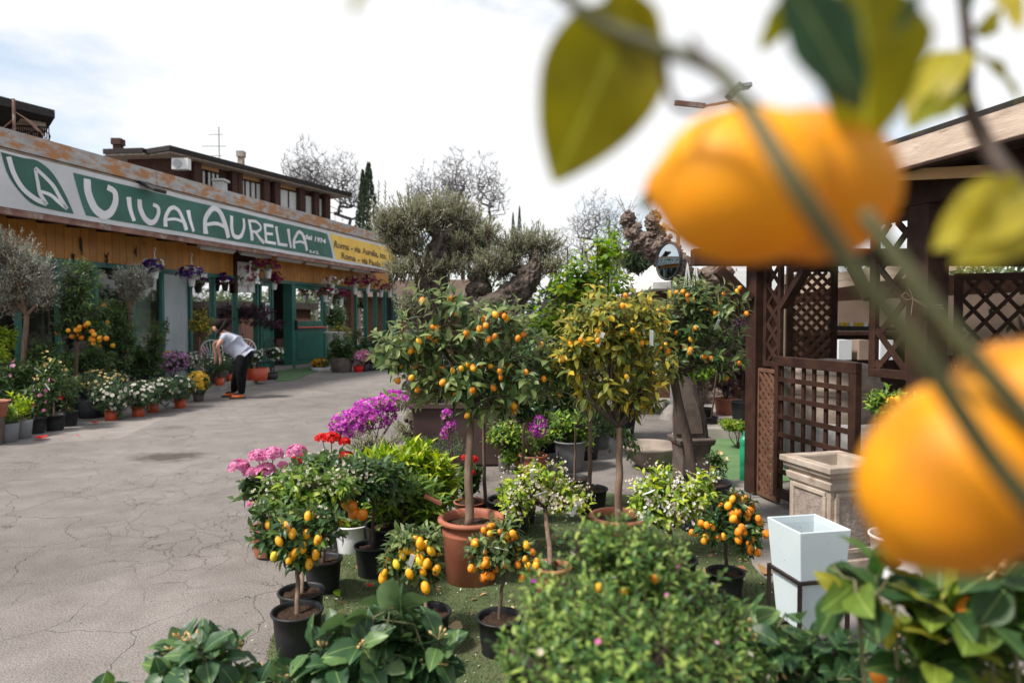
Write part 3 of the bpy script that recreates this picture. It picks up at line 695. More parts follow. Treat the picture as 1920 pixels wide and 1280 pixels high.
M['turf'] = mat("worn_artificial_turf", (0.055, 0.078, 0.028), (0.10, 0.12, 0.05), rough=0.95, scale=4, bump=0.006, bscale=260, c3=(0.12, 0.09, 0.055), c3scale=2.2, c3amt=(0.55, 0.75))
M['turf2'] = mat("green_carpet_turf", (0.075, 0.15, 0.055), (0.11, 0.20, 0.08), rough=0.95, scale=3, bump=0.004, bscale=200, c3=(0.16, 0.15, 0.09), c3scale=3, c3amt=(0.55, 0.78))
M['turf_blade'] = leaf_mat("turf_fibre", [(0, (0.045, 0.075, 0.022)), (1, (0.16, 0.20, 0.075)), (0.6, (0.075, 0.11, 0.035))], rough=0.7, trans=0.1)
def sheet(name, pts, z, th, m):
    """irregular edged flat sheet given ground points"""
    pts = [Vector((p[0], p[1])) for p in pts]; out = []
    for i, p in enumerate(pts):
        q = pts[(i + 1) % len(pts)]; n = max(1, int((q - p).length / 0.12)); d = (q - p).normalized() if (q - p).length else Vector((1, 0))
        for k in range(n):
            a = p.lerp(q, k / n); a = a + Vector((-d.y, d.x)) * random.uniform(-0.012, 0.012); out.append(a)
    mb = MB(); n = len(out); mb.add([(a.x, a.y, z + th) for a in out] + [(a.x, a.y, z) for a in out], [tuple(range(n))] + [(i, i + n, (i + 1) % n + n, (i + 1) % n) for i in range(n)])
    return mb.build(name, m, kind='structure')
def gp(*l): return [G(a, b) for a, b in l]
turf_poly = gp((500, 1275), (497, 1236), (515, 1180), (560, 1120), (600, 1065), (640, 1040), (800, 1022), (860, 1005), (935, 985), (1060, 945), (1130, 925), (1180, 930), (1320, 960), (1400, 985)) + [Vector((1.3, 2.3, 0)), Vector((1.5, 0.8, 0)), Vector((-0.9, 0.8, 0)), Vector((-0.9, 2.2, 0))]
sheet("turf_mat", turf_poly, 0.002, 0.012, M['turf'])
back_poly = gp((1240, 900), (1300, 790), (1345, 772), (1500, 780), (1560, 900), (1425, 905), (1400, 935), (1330, 905))
sheet("green_turf_path", back_poly, 0.001, 0.010, M['turf2'])
conc = gp((1330, 915), (1390, 900), (1425, 905)) + [Vector((2.25, 5.2, 0)), Vector((2.9, 3.0, 0)), Vector((1.55, 3.2, 0)), Vector((1.45, 4.0, 0))]
sheet("concrete_strip", conc, 0.001, 0.02, M['concrete'])
sheet("concrete_platform", [(2.45, 8.6), (4.9, 8.1), (5.6, 11.5), (2.6, 12.0)], 0, 0.13, M['concrete'])
# turf fibres
def inside(x, y, poly):
    c = np.zeros(len(x), bool); n = len(poly)
    for i in range(n):
        a = poly[i]; b = poly[(i + 1) % n]
        k = ((a[1] > y) != (b[1] > y)) & (x < (b[0] - a[0]) * (y - a[1]) / (b[1] - a[1] + 1e-12) + a[0]); c ^= k
    return c
n = 150000; x = RNG.uniform(-1.6, 2.0, n); y = 0.9 + 4.6 * RNG.random(n) ** 1.1
k = inside(x, y, [(p.x, p.y) for p in turf_poly]) & (y > 1.6); x = x[k]; y = y[k]; n = len(x)
dirs = RNG.normal(0, 0.55, (n, 3)); dirs[:, 2] = 1
a = RNG.uniform(0, 6.28, n); h = RNG.uniform(0.007, 0.015, n); w = 0.0022
bx = np.stack([np.cos(a) * w, np.sin(a) * w, np.zeros(n)], 1); p0 = np.stack([x, y, np.full(n, 0.013)], 1)
V = np.stack([p0 - bx, p0 + bx, p0 + dirs * h[:, None]], 1).reshape(-1, 3)
me = np_mesh("turf_fibres", V, np.arange(n * 3).reshape(-1, 3), M['turf_blade'], False, np.repeat(RNG.random(n) * 0.98, 3))
tag(link(me, "turf_fibres"), "short worn fibres of the artificial turf mat under the pots", "turf", kind='stuff')

# fallen leaves and petals
def litter(name, n, region, tpl, size, m, label, cat, flat=0.25):
    x = RNG.uniform(region[0], region[1], n); y = RNG.uniform(region[2], region[3], n)
    pos = np.stack([x, y, np.full(n, 0.022)], 1); yd = RNG.normal(0, 1, (n, 3)); yd[:, 2] *= flat; z = RNG.normal(0, 0.3, (n, 3)); z[:, 2] += 1
    o = joined(name, tpl, pos, yd, z, size * RNG.uniform(0.5, 1.4, n), m, None, kind='stuff'); tag(o, label, cat)
litter("fallen_petals", 1000, (-1.2, 1.9, 2.4, 5.2), 'tiny', 0.018, M['cream_fl'], "pale fallen petals scattered over turf and asphalt round the pots", "petals")
litter("leaf_litter", 280, (-1.1, 2.1, 2.3, 5.3), 'citrus3', 0.045, M['leaf_dry'], "small dry brown leaf litter scattered on the turf", "leaf litter", 0.5)
for (px, py, s_, rz, m_, lab, t_) in ((637, 1118, .10, .5, 'leaf_lime', "curled yellow-green fallen leaf on the turf beside the black pots", 'citrus'),
                                (700, 1098, .05, 1.2, 'red_fl', "small crimson fallen petal on the turf near the small tree", 'tiny'),
                                (1004, 1080, .09, 2.2, 'leaf_dry', "curled dry beige leaf on the turf left of the small terracotta pot", 'round'),
                                (1003, 1092, .06, .2, 'mag_fl', "purple fallen petal on the turf by the terracotta pots", 'round'),
                                (868, 1175, .07, 1.6, 'leaf_dry', "reddish dry leaf lying left of the front kumquat pot", 'round'),
                                (1438, 1065, .12, 2.6, 'leaf_dry', "large curled tan leaf beside the white planter", 'round'),
                                (1400, 1068, .07, .6, 'leaf_dry', "folded pale dry leaf on turf behind the kumquat pot at right", 'citrus'),
                                (672, 1068, .10, 0.1, 'leaf_dry', "brown dry leaf lying at the foot of the black pots", 'citrus')):
    o = link(tpl_mesh(t_, M[m_], "fallen_leaf"), "fallen_leaf", None, G(px, py, 0.03)); o.scale = (s_, s_, s_); o.rotation_euler = (0.25, -0.3, rz)
    tag(o, lab, "fallen petal" if 'petal' in lab else "fallen leaf")
for (px, py, s_) in ((77, 821, .16), (178, 792, .12), (147, 816, .05)):
    o = link(tpl_mesh('f5', M['red_fl'], "fallen_flower"), "fallen_flower", None, G(px, py, 0.02)); o.scale = (s_, s_, s_)
    tag(o, {77: "largest red fallen flower on asphalt in front of the grey pots", 178: "red fallen flower on asphalt in front of the big black daisy pot", 147: "tiny red petal scrap on asphalt between the fallen flowers"}[px], "fallen flower")

# ------------------------------------------------------------------ nursery shop
shop = thing("nursery_shop", "long low shop with green window frames, ochre cladding and a green and yellow banner", "shop", FA.p(20, 0, 0))
U0, U1 = 9.0, 28.6
WT = 2.66; BT = 3.36           # window top, cladding top
def fpart(name, m, parent, *boxes, bevel=0, **k):
    b = MB()
    for q in boxes: FA.box(b, *q)
    return b.build(name, m, parent, bevel=bevel, **k)
# cladding boards
bw = 0.19; sign0, sign1 = FA.u(443), FA.u(477); n = int((U1 - U0) / bw)
lens_ = {}
for i in range(n):
    a = U0 + i * bw; b = a + bw - 0.008
    if a > sign0 - 0.1 and b < sign1 + 0.1: continue
    fpart("board", M['orange_board'], shop, (a, b, 0.0, 0.022 + 0.002 * (i % 2), WT + 0.03, BT))
fpart("backing_wall", M['brick'], shop, (U0, U1, -0.06, -0.004, WT, BT + 0.9))
fpart("sign_board", mat("rusting_white_board", (0.55, 0.54, 0.53), (0.66, 0.65, 0.64), c3=(0.30, 0.16, 0.11), c3scale=6, c3amt=(0.55, 0.62)), shop, (sign0, sign1, 0.0, 0.035, FA.z(460, 548), FA.z(460, 492)))
fpart("sign_frame", M['wood'], shop, (sign0 - 0.12, sign0 - 0.004, 0, 0.06, FA.z(445, 550), BT - .05), (sign0, sign1, 0, 0.055, FA.z(460, 492) + .004, FA.z(460, 492) + .06))
# window frames: mullions at the photo's columns
cols = [-260, -120, 34, 109, 180, 250, 304, 357, 401, 443, 482]
GL = -0.03
fpart("window_head", M['green_frame'], shop, (U0, U1, -0.05, 0.05, WT - 0.07, WT + 0.027))
def mull(px, w=0.08, z0=0.12): 
    u = FA.u(px); fpart("mullion", M['green_frame'], shop, (u - w / 2, u + w / 2, -0.045, 0.045, z0, WT - 0.072), bevel=0.004)
for px in cols[1:]: mull(px)
fpart("window_plinth", M['green_frame'], shop, (U0, FA.u(484), -0.05, 0.04, 0.0, 0.118))
for i in range(len(cols) - 1):
    a, b = FA.u(cols[i]), FA.u(cols[i + 1])
    m_ = M['frosted'] if cols[i] == 304 else M['glass']
    fpart("pane", m_, shop, (max(a + .045, U0), b - 0.045, GL - 0.006, GL, 0.125, WT - 0.075), label="frosted pane" if cols[i] == 304 else None)
# curtain behind the pane left of the frosted one
fpart("curtain", mat("pale_curtain", (0.50, 0.49, 0.42), (0.60, 0.59, 0.52), rough=0.8, scale=2), shop, (FA.u(262), FA.u(302), -0.30, -0.28, 0.9, WT - 0.1))
# doorway: fixed leaf, opening, door leaf
uL0, uL1 = FA.u(487), FA.u(508); uO1 = FA.u(546); uD1 = FA.u(606)
def leaf_door(name, a, b, label, red):
    z1 = WT - 0.09; zs = 1.38
    d = MB(); FA.box(d, a, b, -0.02, 0.03, 0.13, zs - .002); o = d.build(name, M['green_frame'], shop, bevel=0.006, label=label)
    fr = MB(); st = min(0.14, (b - a) * 0.16)
    for q in ((a, a + st, zs, z1), (b - st, b, zs, z1), (a + st, b - st, z1 - 0.1, z1), (a + st, b - st, zs, zs + 0.09)): FA.box(fr, q[0], q[1], -0.02, 0.03, q[2], q[3])
    fr.build("door_frame", M['green_frame'], o, bevel=0.004)
    pn = MB(); FA.box(pn, a + st + .02, b - st - .02, 0.031, 0.045, 0.25, zs - 0.25); pn.build("panel", M['green_frame'], o, bevel=0.012)
    gl = MB(); FA.box(gl, a + st, b - st, 0.0, 0.006, zs + 0.09, z1 - 0.1); gl.build("pane", M['glass'], o)
    if red:
        rb = MB(); rb.tube([FA.p(a + 0.1, 0.11, 1.27), FA.p(b - .02, 0.11, 1.27)], 0.028, 8); rb.build("push_bar", M['red_paint'], o)
    hb = MB(); FA.box(hb, (a if red else b - .1) + .03, (a if red else b - .1) + .08, 0.046, 0.12, 1.2, 1.5); hb.build("handle", M['black'], o)
    return o
leaf_door("door", uL0, uL1, "narrow fixed leaf with paper notice", False)
dl = leaf_door("door", uO1 + .1, uD1, "wide open leaf with red push bar", True)
fpart("notice", M['paper'], shop, (FA.u(496), FA.u(504), 0.034, 0.037, 1.5, 2.0))
nb = MB(); FA.box(nb, FA.u(497), FA.u(503), 0.038, 0.040, 1.72, 1.93); nb.build("notice_print", mat("notice_print", (0.45, 0.12, 0.10), (0.15, 0.35, 0.6), scale=9), shop)
for q in ((uL1 + .004, uL1 + 0.07, -0.08, 0.05, 0, WT - 0.074), (uO1 - 0.03, uO1 + 0.096, -0.25, 0.06, 0, WT - 0.074), (uD1 + .005, uD1 + 0.14, -0.05, 0.05, 0, WT - 0.074)): fpart("door_jamb", M['green_frame'], shop, q)
fpart("door_sill", M['concrete'], shop, (uL0, uD1, -0.3, 0.06, 0.0, 0.12))
# right-hand windows
rc = [612, 667, 687, 705, 722, 741]
for px in rc[1:]: mull(px, 0.09, 0.62)
fpart("wood_post", M['wood_mid'], shop, (FA.u(655), FA.u(661), -0.05, 0.07, 0, WT - 0.075))
fpart("window_plinth", M['green_frame'], shop, (FA.u(612), U1, -0.05, 0.03, 0.0, 0.615))
for i in range(len(rc) - 1): fpart("pane", M['glass'], shop, (FA.u(rc[i]) + .05, FA.u(rc[i + 1]) - .05, GL - 0.006, GL, 0.62, WT - 0.075))
fpart("corner_post", M['black'], shop, (U1 + .002, U1 + 0.16, -0.2, 0.12, 0, BT))
# interior
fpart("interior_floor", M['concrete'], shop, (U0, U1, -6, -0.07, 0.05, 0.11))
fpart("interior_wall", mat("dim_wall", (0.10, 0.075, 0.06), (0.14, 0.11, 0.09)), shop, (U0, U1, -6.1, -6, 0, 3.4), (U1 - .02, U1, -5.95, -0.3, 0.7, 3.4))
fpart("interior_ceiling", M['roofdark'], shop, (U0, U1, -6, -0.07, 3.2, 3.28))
for (pa, pb, off, zz) in ((664, 700, -1.6, (0.75, 1.2, 1.65, 2.1)), (702, 742, -1.5, (0.75, 1.2, 1.65, 2.1)), (405, 440, -2.4, (0.6, 1.1)), (515, 540, -2.5, (0.7, 1.2, 1.7))):
    ua, ub = FA.u(pa), FA.u(pb)
    sh = fpart("shelf", M['wood_raw'], shop, *[(ua, ub, off - 0.3, off, z_, z_ + 0.035) for z_ in zz], (ua, ua + .04, off - .3, off - .004, .1, zz[-1] + .4), (ub - .04, ub, off - .3, off - .004, .1, zz[-1] + .4))
    for z_ in zz:
        for q in range(5):
            u_ = ua + .15 + (ub - ua - .35) * q / 4; h_ = random.uniform(.12, .28)
            bx_ = MB(); FA.box(bx_, u_, u_ + random.uniform(.08, .2), off - .25, off - .05, z_ + .037, z_ + .037 + h_); bx_.build("box", random.choice([M['paper'], M['green_plastic'], M['tan_cloth'], M['red_paint'], M['grey_metal']]), sh)
# canopy: soffit, rusty fascia panels, gutter angle, tube lamps
CO = 1.0; CE = FA.u(748, CO)
fpart("canopy_soffit", M['roofdark'], shop, (U0, CE, 0.03, CO - 0.02, 3.37, 3.42))
fpart("canopy_roof", M['roofdark'], shop, (U0, CE, -6.1, CO - 0.02, 4.42, 4.5))
fpart("upper_wall", M['roofdark'], shop, (CE - .1, CE, -6, CO - 0.05, 3.425, 4.415))
step = 3.55; u = 11.5 - step
while u < CE:
    a, b = max(u, U0), min(u + step - 0.012, CE)
    if b > a:
        q = MB(); FA.box(q, a, b, CO - 0.012, CO + 0.03, 4.30, 4.605); FA.box(q, a, b, CO - 0.16, CO - 0.0125, 4.592, 4.603); q.build("fascia_panel", M['rust'], shop)
    u += step
fpart("drip_edge", M['wood_light'], shop, (U0, CE, CO - 0.10, CO - 0.015, 4.235, 4.297))
fpart("gutter_angle", M['rust_bar'], shop, (U0, CE, CO - 0.06, CO + 0.045, 3.215, 3.285), (U0, CE, CO + .0, CO + .047, 3.288, 3.318))
for px in np.linspace(-60, 735, 16):
    uu = FA.u(px, CO); ub = MB(); ub.bar(FA.p(uu, 0.05, 3.33), FA.p(uu, CO - .08, 3.26), 0.05, 0.05); ub.build("canopy_bracket", M['dark_metal'], shop)
for (a, b) in ((376, 441), (452, 508), (519, 567), (574, 614), (621, 656), (662, 693)):
    ua, ub_ = FA.u(a, 0.55), FA.u(b, 0.55)
    l = MB(); FA.box(l, ua, ub_, 0.50, 0.60, 3.22, 3.30); lo = l.build("tube_lamp", M['white_paint'], shop)
    l2 = MB(); l2.tube([FA.p(ua + .03, .55, 3.2), FA.p(ub_ - .03, .55, 3.2)], 0.018, 8); l2.build("tube", M['tent'], lo)
# floodlight on the banner
uf = FA.u(292, CO + .25)
fl = MB(); fl.bar(FA.p(uf, CO + 0.02, 4.28), FA.p(uf, CO + 0.42, 4.10), 0.34, 0.07); flo = fl.build("floodlight", M['black'], shop, bevel=0.01)
fl = MB(); fl.bar(FA.p(uf, CO + 0.09, 4.212), FA.p(uf, CO + 0.39, 4.077), 0.26, 0.012); fl.build("lamp_glass", M['tent'], flo)

# ------------------------------------------------------------------ banner
Z0, Z1 = 3.325, 4.232
ZR = Z1 - Z0
def wave(u, h):      # shallow sags and folds of the vinyl
    k_ = max(0.0, min(1.0, (u - 13.2) / 2))
    return CO + 0.055 + k_ * (0.012 * math.sin(u * 2.1 + h * 2) + 0.010 * math.sin(u * 5.3 - h * 4.5) + 0.006 * math.sin(u * 11 + h * 9))
ban = None
def ribbon_grid(name, ufn0, ufn1, h0, h1, m, parent, lift, du=0.12, nh=8):
    V = []; Fc = []
    a0 = min(ufn0(h0), ufn0(h1)); a1 = max(ufn1(h0), ufn1(h1)); nu = max(2, int((a1 - a0) / du))
    for i in range(nu + 1):
        for j in range(nh + 1):
            h = h0 + (h1 - h0) * j / nh; a = ufn0(h); b = ufn1(h); u = a + (b - a) * i / nu
            V.append(FA.p(u, wave(u, h) + lift, Z0 + ZR * h))
    for i in range(nu):
        for j in range(nh):
            q = i * (nh + 1) + j; Fc.append((q, q + 1, q + nh + 2, q + nh + 1))
    b = MB(); b.add(V, Fc); return b.build(name, m, parent, smooth=True)
UB1 = FA.u(738, CO)
ban = ribbon_grid("banner", lambda h: U0, lambda h: UB1, 0, 1, M['white_banner'], shop, 0.0)
def pxu(px): return FA.u(px, CO + 0.06)
ribbon_grid("green_field", lambda h: pxu(166) + (pxu(143) - pxu(166)) * ((h - .12) / .78) ** 0.8 if h > .12 else pxu(166), lambda h: pxu(627) + (pxu(615) - pxu(627)) * h, 0.10, 0.90, M['green_banner'], ban, 0.005)
ribbon_grid("yellow_field", lambda h: pxu(634) + (pxu(619) - pxu(634)) * h, lambda h: UB1 - .03, 0.10, 0.92, M['yellow_banner'], ban, 0.005)
def poly_uh(name, pts, m, lift, parent):
    """flat printed shape, points (u, h) -> triangulated on the banner surface"""
    from mathutils.geometry import tessellate_polygon
    P3 = [Vector((p[0], p[1] * ZR, 0)) for p in pts]; tr = tessellate_polygon([P3]); b = MB()
    b.add([FA.p(p[0], wave(p[0], p[1]) + lift, Z0 + ZR * p[1]) for p in pts], [tuple(t) for t in tr]); return b.build(name, m, parent)
def strokes(name, u0, u1, h0, h1, paths, w, m, lift=0.010, parent=None):
    """paths in a unit box; w = stroke width (or per-end widths) as a fraction of letter height"""
    b = MB(); Wd = (u1 - u0); Hh = (h1 - h0) * ZR
    for pth in paths:
        ww = w
        if isinstance(pth, tuple): pth, ww = pth
        pts = [Vector((u0 + x * Wd, (h0 + y * (h1 - h0)) * ZR, 0)) for x, y in pth]
        pts = bezier_pts(pts, 7) if len(pts) > 2 else bezier_pts(pts, 6)
        n = len(pts); V = []
        for i, p in enumerate(pts):
            t = (pts[min(i + 1, n - 1)] - pts[max(i - 1, 0)]).normalized(); nn = Vector((-t.y, t.x, 0))
            wi = (ww[0] + (ww[1] - ww[0]) * i / (n - 1) if hasattr(ww, '__len__') else ww) * Hh / 2
            for s_ in (1, -1):
                q = p + nn * wi * s_; h = q.y / ZR; V.append(FA.p(q.x, wave(q.x, h) + lift, Z0 + q.y))
        b.add(V, [(2 * i, 2 * i + 1, 2 * i + 3, 2 * i + 2) for i in range(n - 1)])
        lift += 0.0015
    return b.build(name, m, parent)
Vg = [([(0.12, 1.0), (0.14, 0.62), (0.30, 0.22), (0.52, 0.05)], (0.24, 0.26)), ([(0.44, 0.07), (0.58, 0.06), (0.76, 0.20), (0.88, 0.50), (0.86, 0.80), (0.66, 0.90)], (0.26, 0.17))]
Ig = [([(0.3, 1.0), (0.42, 0.5), (0.68, 0.0)], (0.26, 0.20))]
Ag = [([(0.06, 0.0), (0.04, 0.45), (0.24, 0.85), (0.46, 1.0)], (0.24, 0.18)), ([(0.40, 1.0), (0.66, 0.86), (0.84, 0.45), (0.97, 0.0)], (0.17, 0.24)), ([(0.08, 0.33), (0.5, 0.44), (0.88, 0.36)], (0.12, 0.14))]
Ug = [([(0.12, 1.0), (0.12, 0.5), (0.25, 0.12), (0.5, 0.04), (0.74, 0.2), (0.86, 0.6), (0.80, 1.0)], (0.22, 0.17))]
Rg = [([(0.16, 1.0), (0.24, 0.5), (0.28, 0.0)], (0.20, 0.22)), ([(0.10, 0.95), (0.55, 0.98), (0.80, 0.75), (0.60, 0.50), (0.28, 0.45)], (0.14, 0.14)), ([(0.45, 0.48), (0.72, 0.2), (1.02, 0.0)], (0.16, 0.20))]
Eg = [([(0.16, 1.0), (0.20, 0.5), (0.26, 0.0)], (0.22, 0.22)), ([(0.16, 0.93), (0.85, 0.96)], 0.15), ([(0.22, 0.50), (0.78, 0.54)], 0.14), ([(0.24, 0.07), (0.98, 0.08)], 0.15)]
Lg = [([(0.18, 1.0), (0.22, 0.5), (0.28, 0.0)], (0.22, 0.22)), ([(0.26, 0.07), (1.0, 0.10)], 0.16)]
for (g, a, b, lo, hi) in ((Vg, 160, 228, .13, .84), (Ig, 238, 263, .16, .66), (Vg, 260, 304, .16, .66), (Ag, 311, 352, .16, .66), (Ig, 350, 371, .16, .66),
                          (Ag, 386, 432, .16, .88), (Ug, 432, 464, .20, .76), (Rg, 464, 496, .20, .76), (Eg, 494, 519, .20, .76), (Lg, 517, 541, .20, .76), (Ig, 538, 553, .20, .76), (Ag, 553, 577, .20, .76)):
    strokes("letter", pxu(a), pxu(b), lo, hi, g, 0.2, M['white_letter'], parent=ban)
# leaf emblem with the two initials
def pxh(px, py):      # banner coordinates of a photo pixel
    u = pxu(px); q = FA.p(u, CO + .06, 0); return (u, (zat(py, q.y) - Z0) / ZR)
def smooth_closed(ptsl):
    out = []
    for seg in ptsl: out += [tuple(v)[:2] for v in bezier_pts([Vector((a, b, 0)) for a, b in seg], 6)][:-1]
    return out
leafo = smooth_closed([[pxh(9, 285), pxh(50, 296), pxh(78, 302), pxh(105, 325), pxh(128, 365), pxh(143, 401)], [pxh(143, 401), pxh(110, 395), pxh(70, 384), pxh(45, 362), pxh(22, 328), pxh(9, 285)]])
poly_uh("leaf_emblem", leafo, M['green_banner'], 0.005, ban)
def pstroke(name, pts, w):
    q = [pxh(*p) for p in pts]; us = [p[0] for p in q]; u0_, u1_ = min(us), max(us)
    strokes(name, u0_, u1_, 0, 1, [([((p[0] - u0_) / (u1_ - u0_), p[1]) for p in q], w)], 0.1, M['white_letter'], 0.011, ban)
pstroke("emblem_letter", [(23, 294), (32, 325), (48, 353), (70, 372), (92, 383)], (0.10, 0.09))
pstroke("emblem_letter", [(92, 384), (80, 362), (76, 340), (72, 316)], (0.09, 0.06))
pstroke("emblem_letter", [(72, 315), (90, 332), (106, 350), (118, 372), (130, 392)], (0.07, 0.09))
pstroke("emblem_letter", [(82, 359), (100, 366), (114, 378), (130, 391)], (0.06, 0.09))
# small lettering
def text_on(name, txt, pxa, pxb, pya, hgt, m, lift, slant=0.0, parent=None):
    cu = bpy.data.curves.new(name, 'FONT'); cu.body = txt; cu.size = 1.0; cu.resolution_u = 3
    cu.offset = 0.03
    o = bpy.data.objects.new(name, cu); COL.objects.link(o)
    me = bpy.data.meshes.new_from_object(o.evaluated_get(bpy.context.evaluated_depsgraph_get())); bpy.data.objects.remove(o)
    co = np.array([v.co[:] for v in me.vertices]); a, h0 = pxh(pxa, pya); b_, h1 = pxh(pxb[0], pxb[1])
    w = co[:, 0].max() - co[:, 0].min(); o0 = wl(parent)
    for v in me.vertices:
        t = (v.co.x - co[:, 0].min()) / w; u = a + (b_ - a) * t + slant * v.co.y * hgt
        h = h0 + (h1 - h0) * t + v.co.y * hgt / 0.7 / ZR
        v.co = FA.p(u, wave(u, h) + lift, Z0 + ZR * h) - o0
    me.materials.append(m); return link(me, name, parent)
text_on("lettering", "dal 1974", 571, (612, 457), 447, 0.13, M['white_letter'], 0.012, 0.1, ban)
text_on("lettering", "s.r.l.", 581, (599, 477), 473, 0.10, M['white_letter'], 0.012, 0.1, ban)["kind"] = "stuff"
ink = mat("brown_ink", (0.10, 0.05, 0.012), (0.13, 0.07, 0.02))
text_on("lettering", "Roma - via Aurelia, km. 12,600", 628, (752, 492), 463, 0.20, ink, 0.012, 0.05, ban)
text_on("lettering", "Roma - via Paolo Orlando", 641, (748, 509), 484, 0.19, ink, 0.012, 0.05, ban)

# step, mat
sheet("shop_step", [tuple(FA.p(a, b, 0))[:2] for a, b in ((FA.u(385, 1.4), 0.07), (FA.u(500), 0.07), (FA.u(505, 0.9), 1.0), (FA.u(470, 1.9), 2.0), (FA.u(385, 2.1), 2.1))], 0.0, 0.10, M['concrete'])
o = sheet("door_mat", [tuple(FA.p(a, b, 0))[:2] for a, b in ((FA.u(506, .1), 0.08), (FA.u(600, .1), 0.08), (FA.u(600, .8), 0.9), (FA.u(540, 2.2), 2.3), (FA.u(510, 1.9), 2.0))], 0.003, 0.012, M['turf2'])
del o["kind"]; tag(o, "green turf mat on the ground in front of the open shop door", "mat")

# ------------------------------------------------------------------ far buildings
def rect_on(o, d, n, mb, u0, u1, z0, z1, off0, off1):
    F_ = Frame(o, d, n); F_.box(mb, u0, u1, off0, off1, z0, z1)
AF = Frame((-15.75, 32), (0.475, 1.0), (1.0, -0.475))
AL = Frame((-15.75, 32), (-1.0, 0.12), (-0.12, -1.0))
apt = thing("apartment_building", "brown brick apartment block with flat dark roof and ochre panels behind the shop", "building", (-15.75, 32, 0))
def ap(name, m, fr, *bx, parent=None, **k):
    b = MB()
    for q in bx: fr.box(b, *q)
    return b.build(name, m, parent or apt, **k)
ul = lambda px: AF.u(px)
LEN = ul(612)
ap("wall", M['brick'], AF, (0, LEN, -9, 0, 0, 9.018))
b = MB(); AL.box(b, 0, 2.3, -8.9, 0.0, 0, 9.018); b.build("side_wall", M['brick'], apt)
rb = MB(); AF.box(rb, -.9, ul(640), -10, .9, 9.10, 9.32); AL.box(rb, .95, 2.9, -9, .85, 9.102, 9.322); roof = rb.build("roof", M['roofdark'], apt)
rb = MB(); AF.box(rb, -.8, ul(636), -10, .8, 9.02, 9.098); AL.box(rb, .9, 2.8, -9, .8, 9.022, 9.097); rb.build("soffit", M['stone'], roof)
for px, pyt, w in ((222, 261, 0.55), (452, 284, 0.45)):
    fr_ = AL if px < 300 else AF; Yc = 34 if px < 300 else 37; c = P(px, 300, Yc); zt = zat(pyt, Yc)
    cb = MB(); cb.box((c.x, c.y, (9.33 + zt - .3) / 2), (w * .62, w * .62, zt - .3 - 9.33)); cb.box((c.x, c.y, zt - 0.15), (w * .85, w * .85, 0.298)); cb.build("chimney", M['brick'] if px < 300 else M['stone'], apt)
a0 = P(411, 290, 36); am = MB(); am.tube([(a0.x, a0.y, 9.33), (a0.x, a0.y, zat(238, 36))], 0.03, 5)
for k_, L_ in ((0.4, .5), (1.0, .9), (1.5, .4)): am.bar((a0.x - L_, a0.y, zat(238, 36) - k_), (a0.x + L_ * .4, a0.y, zat(238, 36) - k_), .03, .03)
am.build("aerial", M['grey_metal'], apt)
def window_grp(pa, pb, z0, z1, n, m_=None):
    a, b_ = ul(pa), ul(pb)
    fr_ = MB(); AF.box(fr_, a - .12, b_ + .12, 0.002, 0.06, z0 - .1, z1 + .1); wo_ = fr_.build("window", M['wood'], apt)
    for i in range(n):
        q0 = a + (b_ - a) * i / n + .07; q1 = a + (b_ - a) * (i + 1) / n - .07
        q = MB(); AF.box(q, q0, q1, 0.062, 0.09, z0, z1); q.build("pane", m_ or M['shutter'], wo_)
window_grp(371, 388, 7.9, 8.72, 2); window_grp(390, 413, 7.9, 8.72, 3); window_grp(450, 490, 7.7, 8.72, 4); window_grp(525, 557, 7.7, 8.72, 2); window_grp(572, 586, 7.7, 8.7, 1); window_grp(592, 604, 7.7, 8.7, 1)
for (pa, pb) in ((371, 413), (448, 492), (520, 558)):
    ap("ochre_panel", M['apt_orange'], AF, (ul(pa), ul(pb), 0.003, 0.05, 8.84, 9.015)); ap("ochre_panel", M['apt_orange'], AF, (ul(pa), ul(pb), 0.003, 0.05, 6.0, 6.8))
for px in (366, 436, 444, 495, 515, 561, 588, 609): ap("brick_pier", M['brick'], AF, (ul(px) - .2, ul(px) + .2, 0.0, 0.35, 0, 9.018))
ap("recess_shade", M['black'], AF, (ul(498), ul(512), 0.002, 0.01, 6.6, 9.0))  # thin black sheet on the wall; the recess's shade is in its colour
c = P(428, 340, 35); cb = MB(); cb.box((c.x + 0.3, c.y - 1.6, 7.4), (0.42, 0.5, 1.6)); cb.box((c.x + 0.3, c.y - 1.6, 8.26), (.6, .7, 0.1)); cb.build("service_box", M['shutter'], apt)
c = P(340, 308, 31.4); cb = MB(); cb.box((c.x, c.y, c.z), (0.75, 0.3, 0.5)); acu = cb.build("air_conditioner", M['white_paint'], apt)
cb = MB(); cb.tube([c + Vector((-.1, -.151, 0)), c + Vector((-.1, -.19, 0))], 0.19, 12); cb.build("fan_grille", M['grey_metal'], acu)

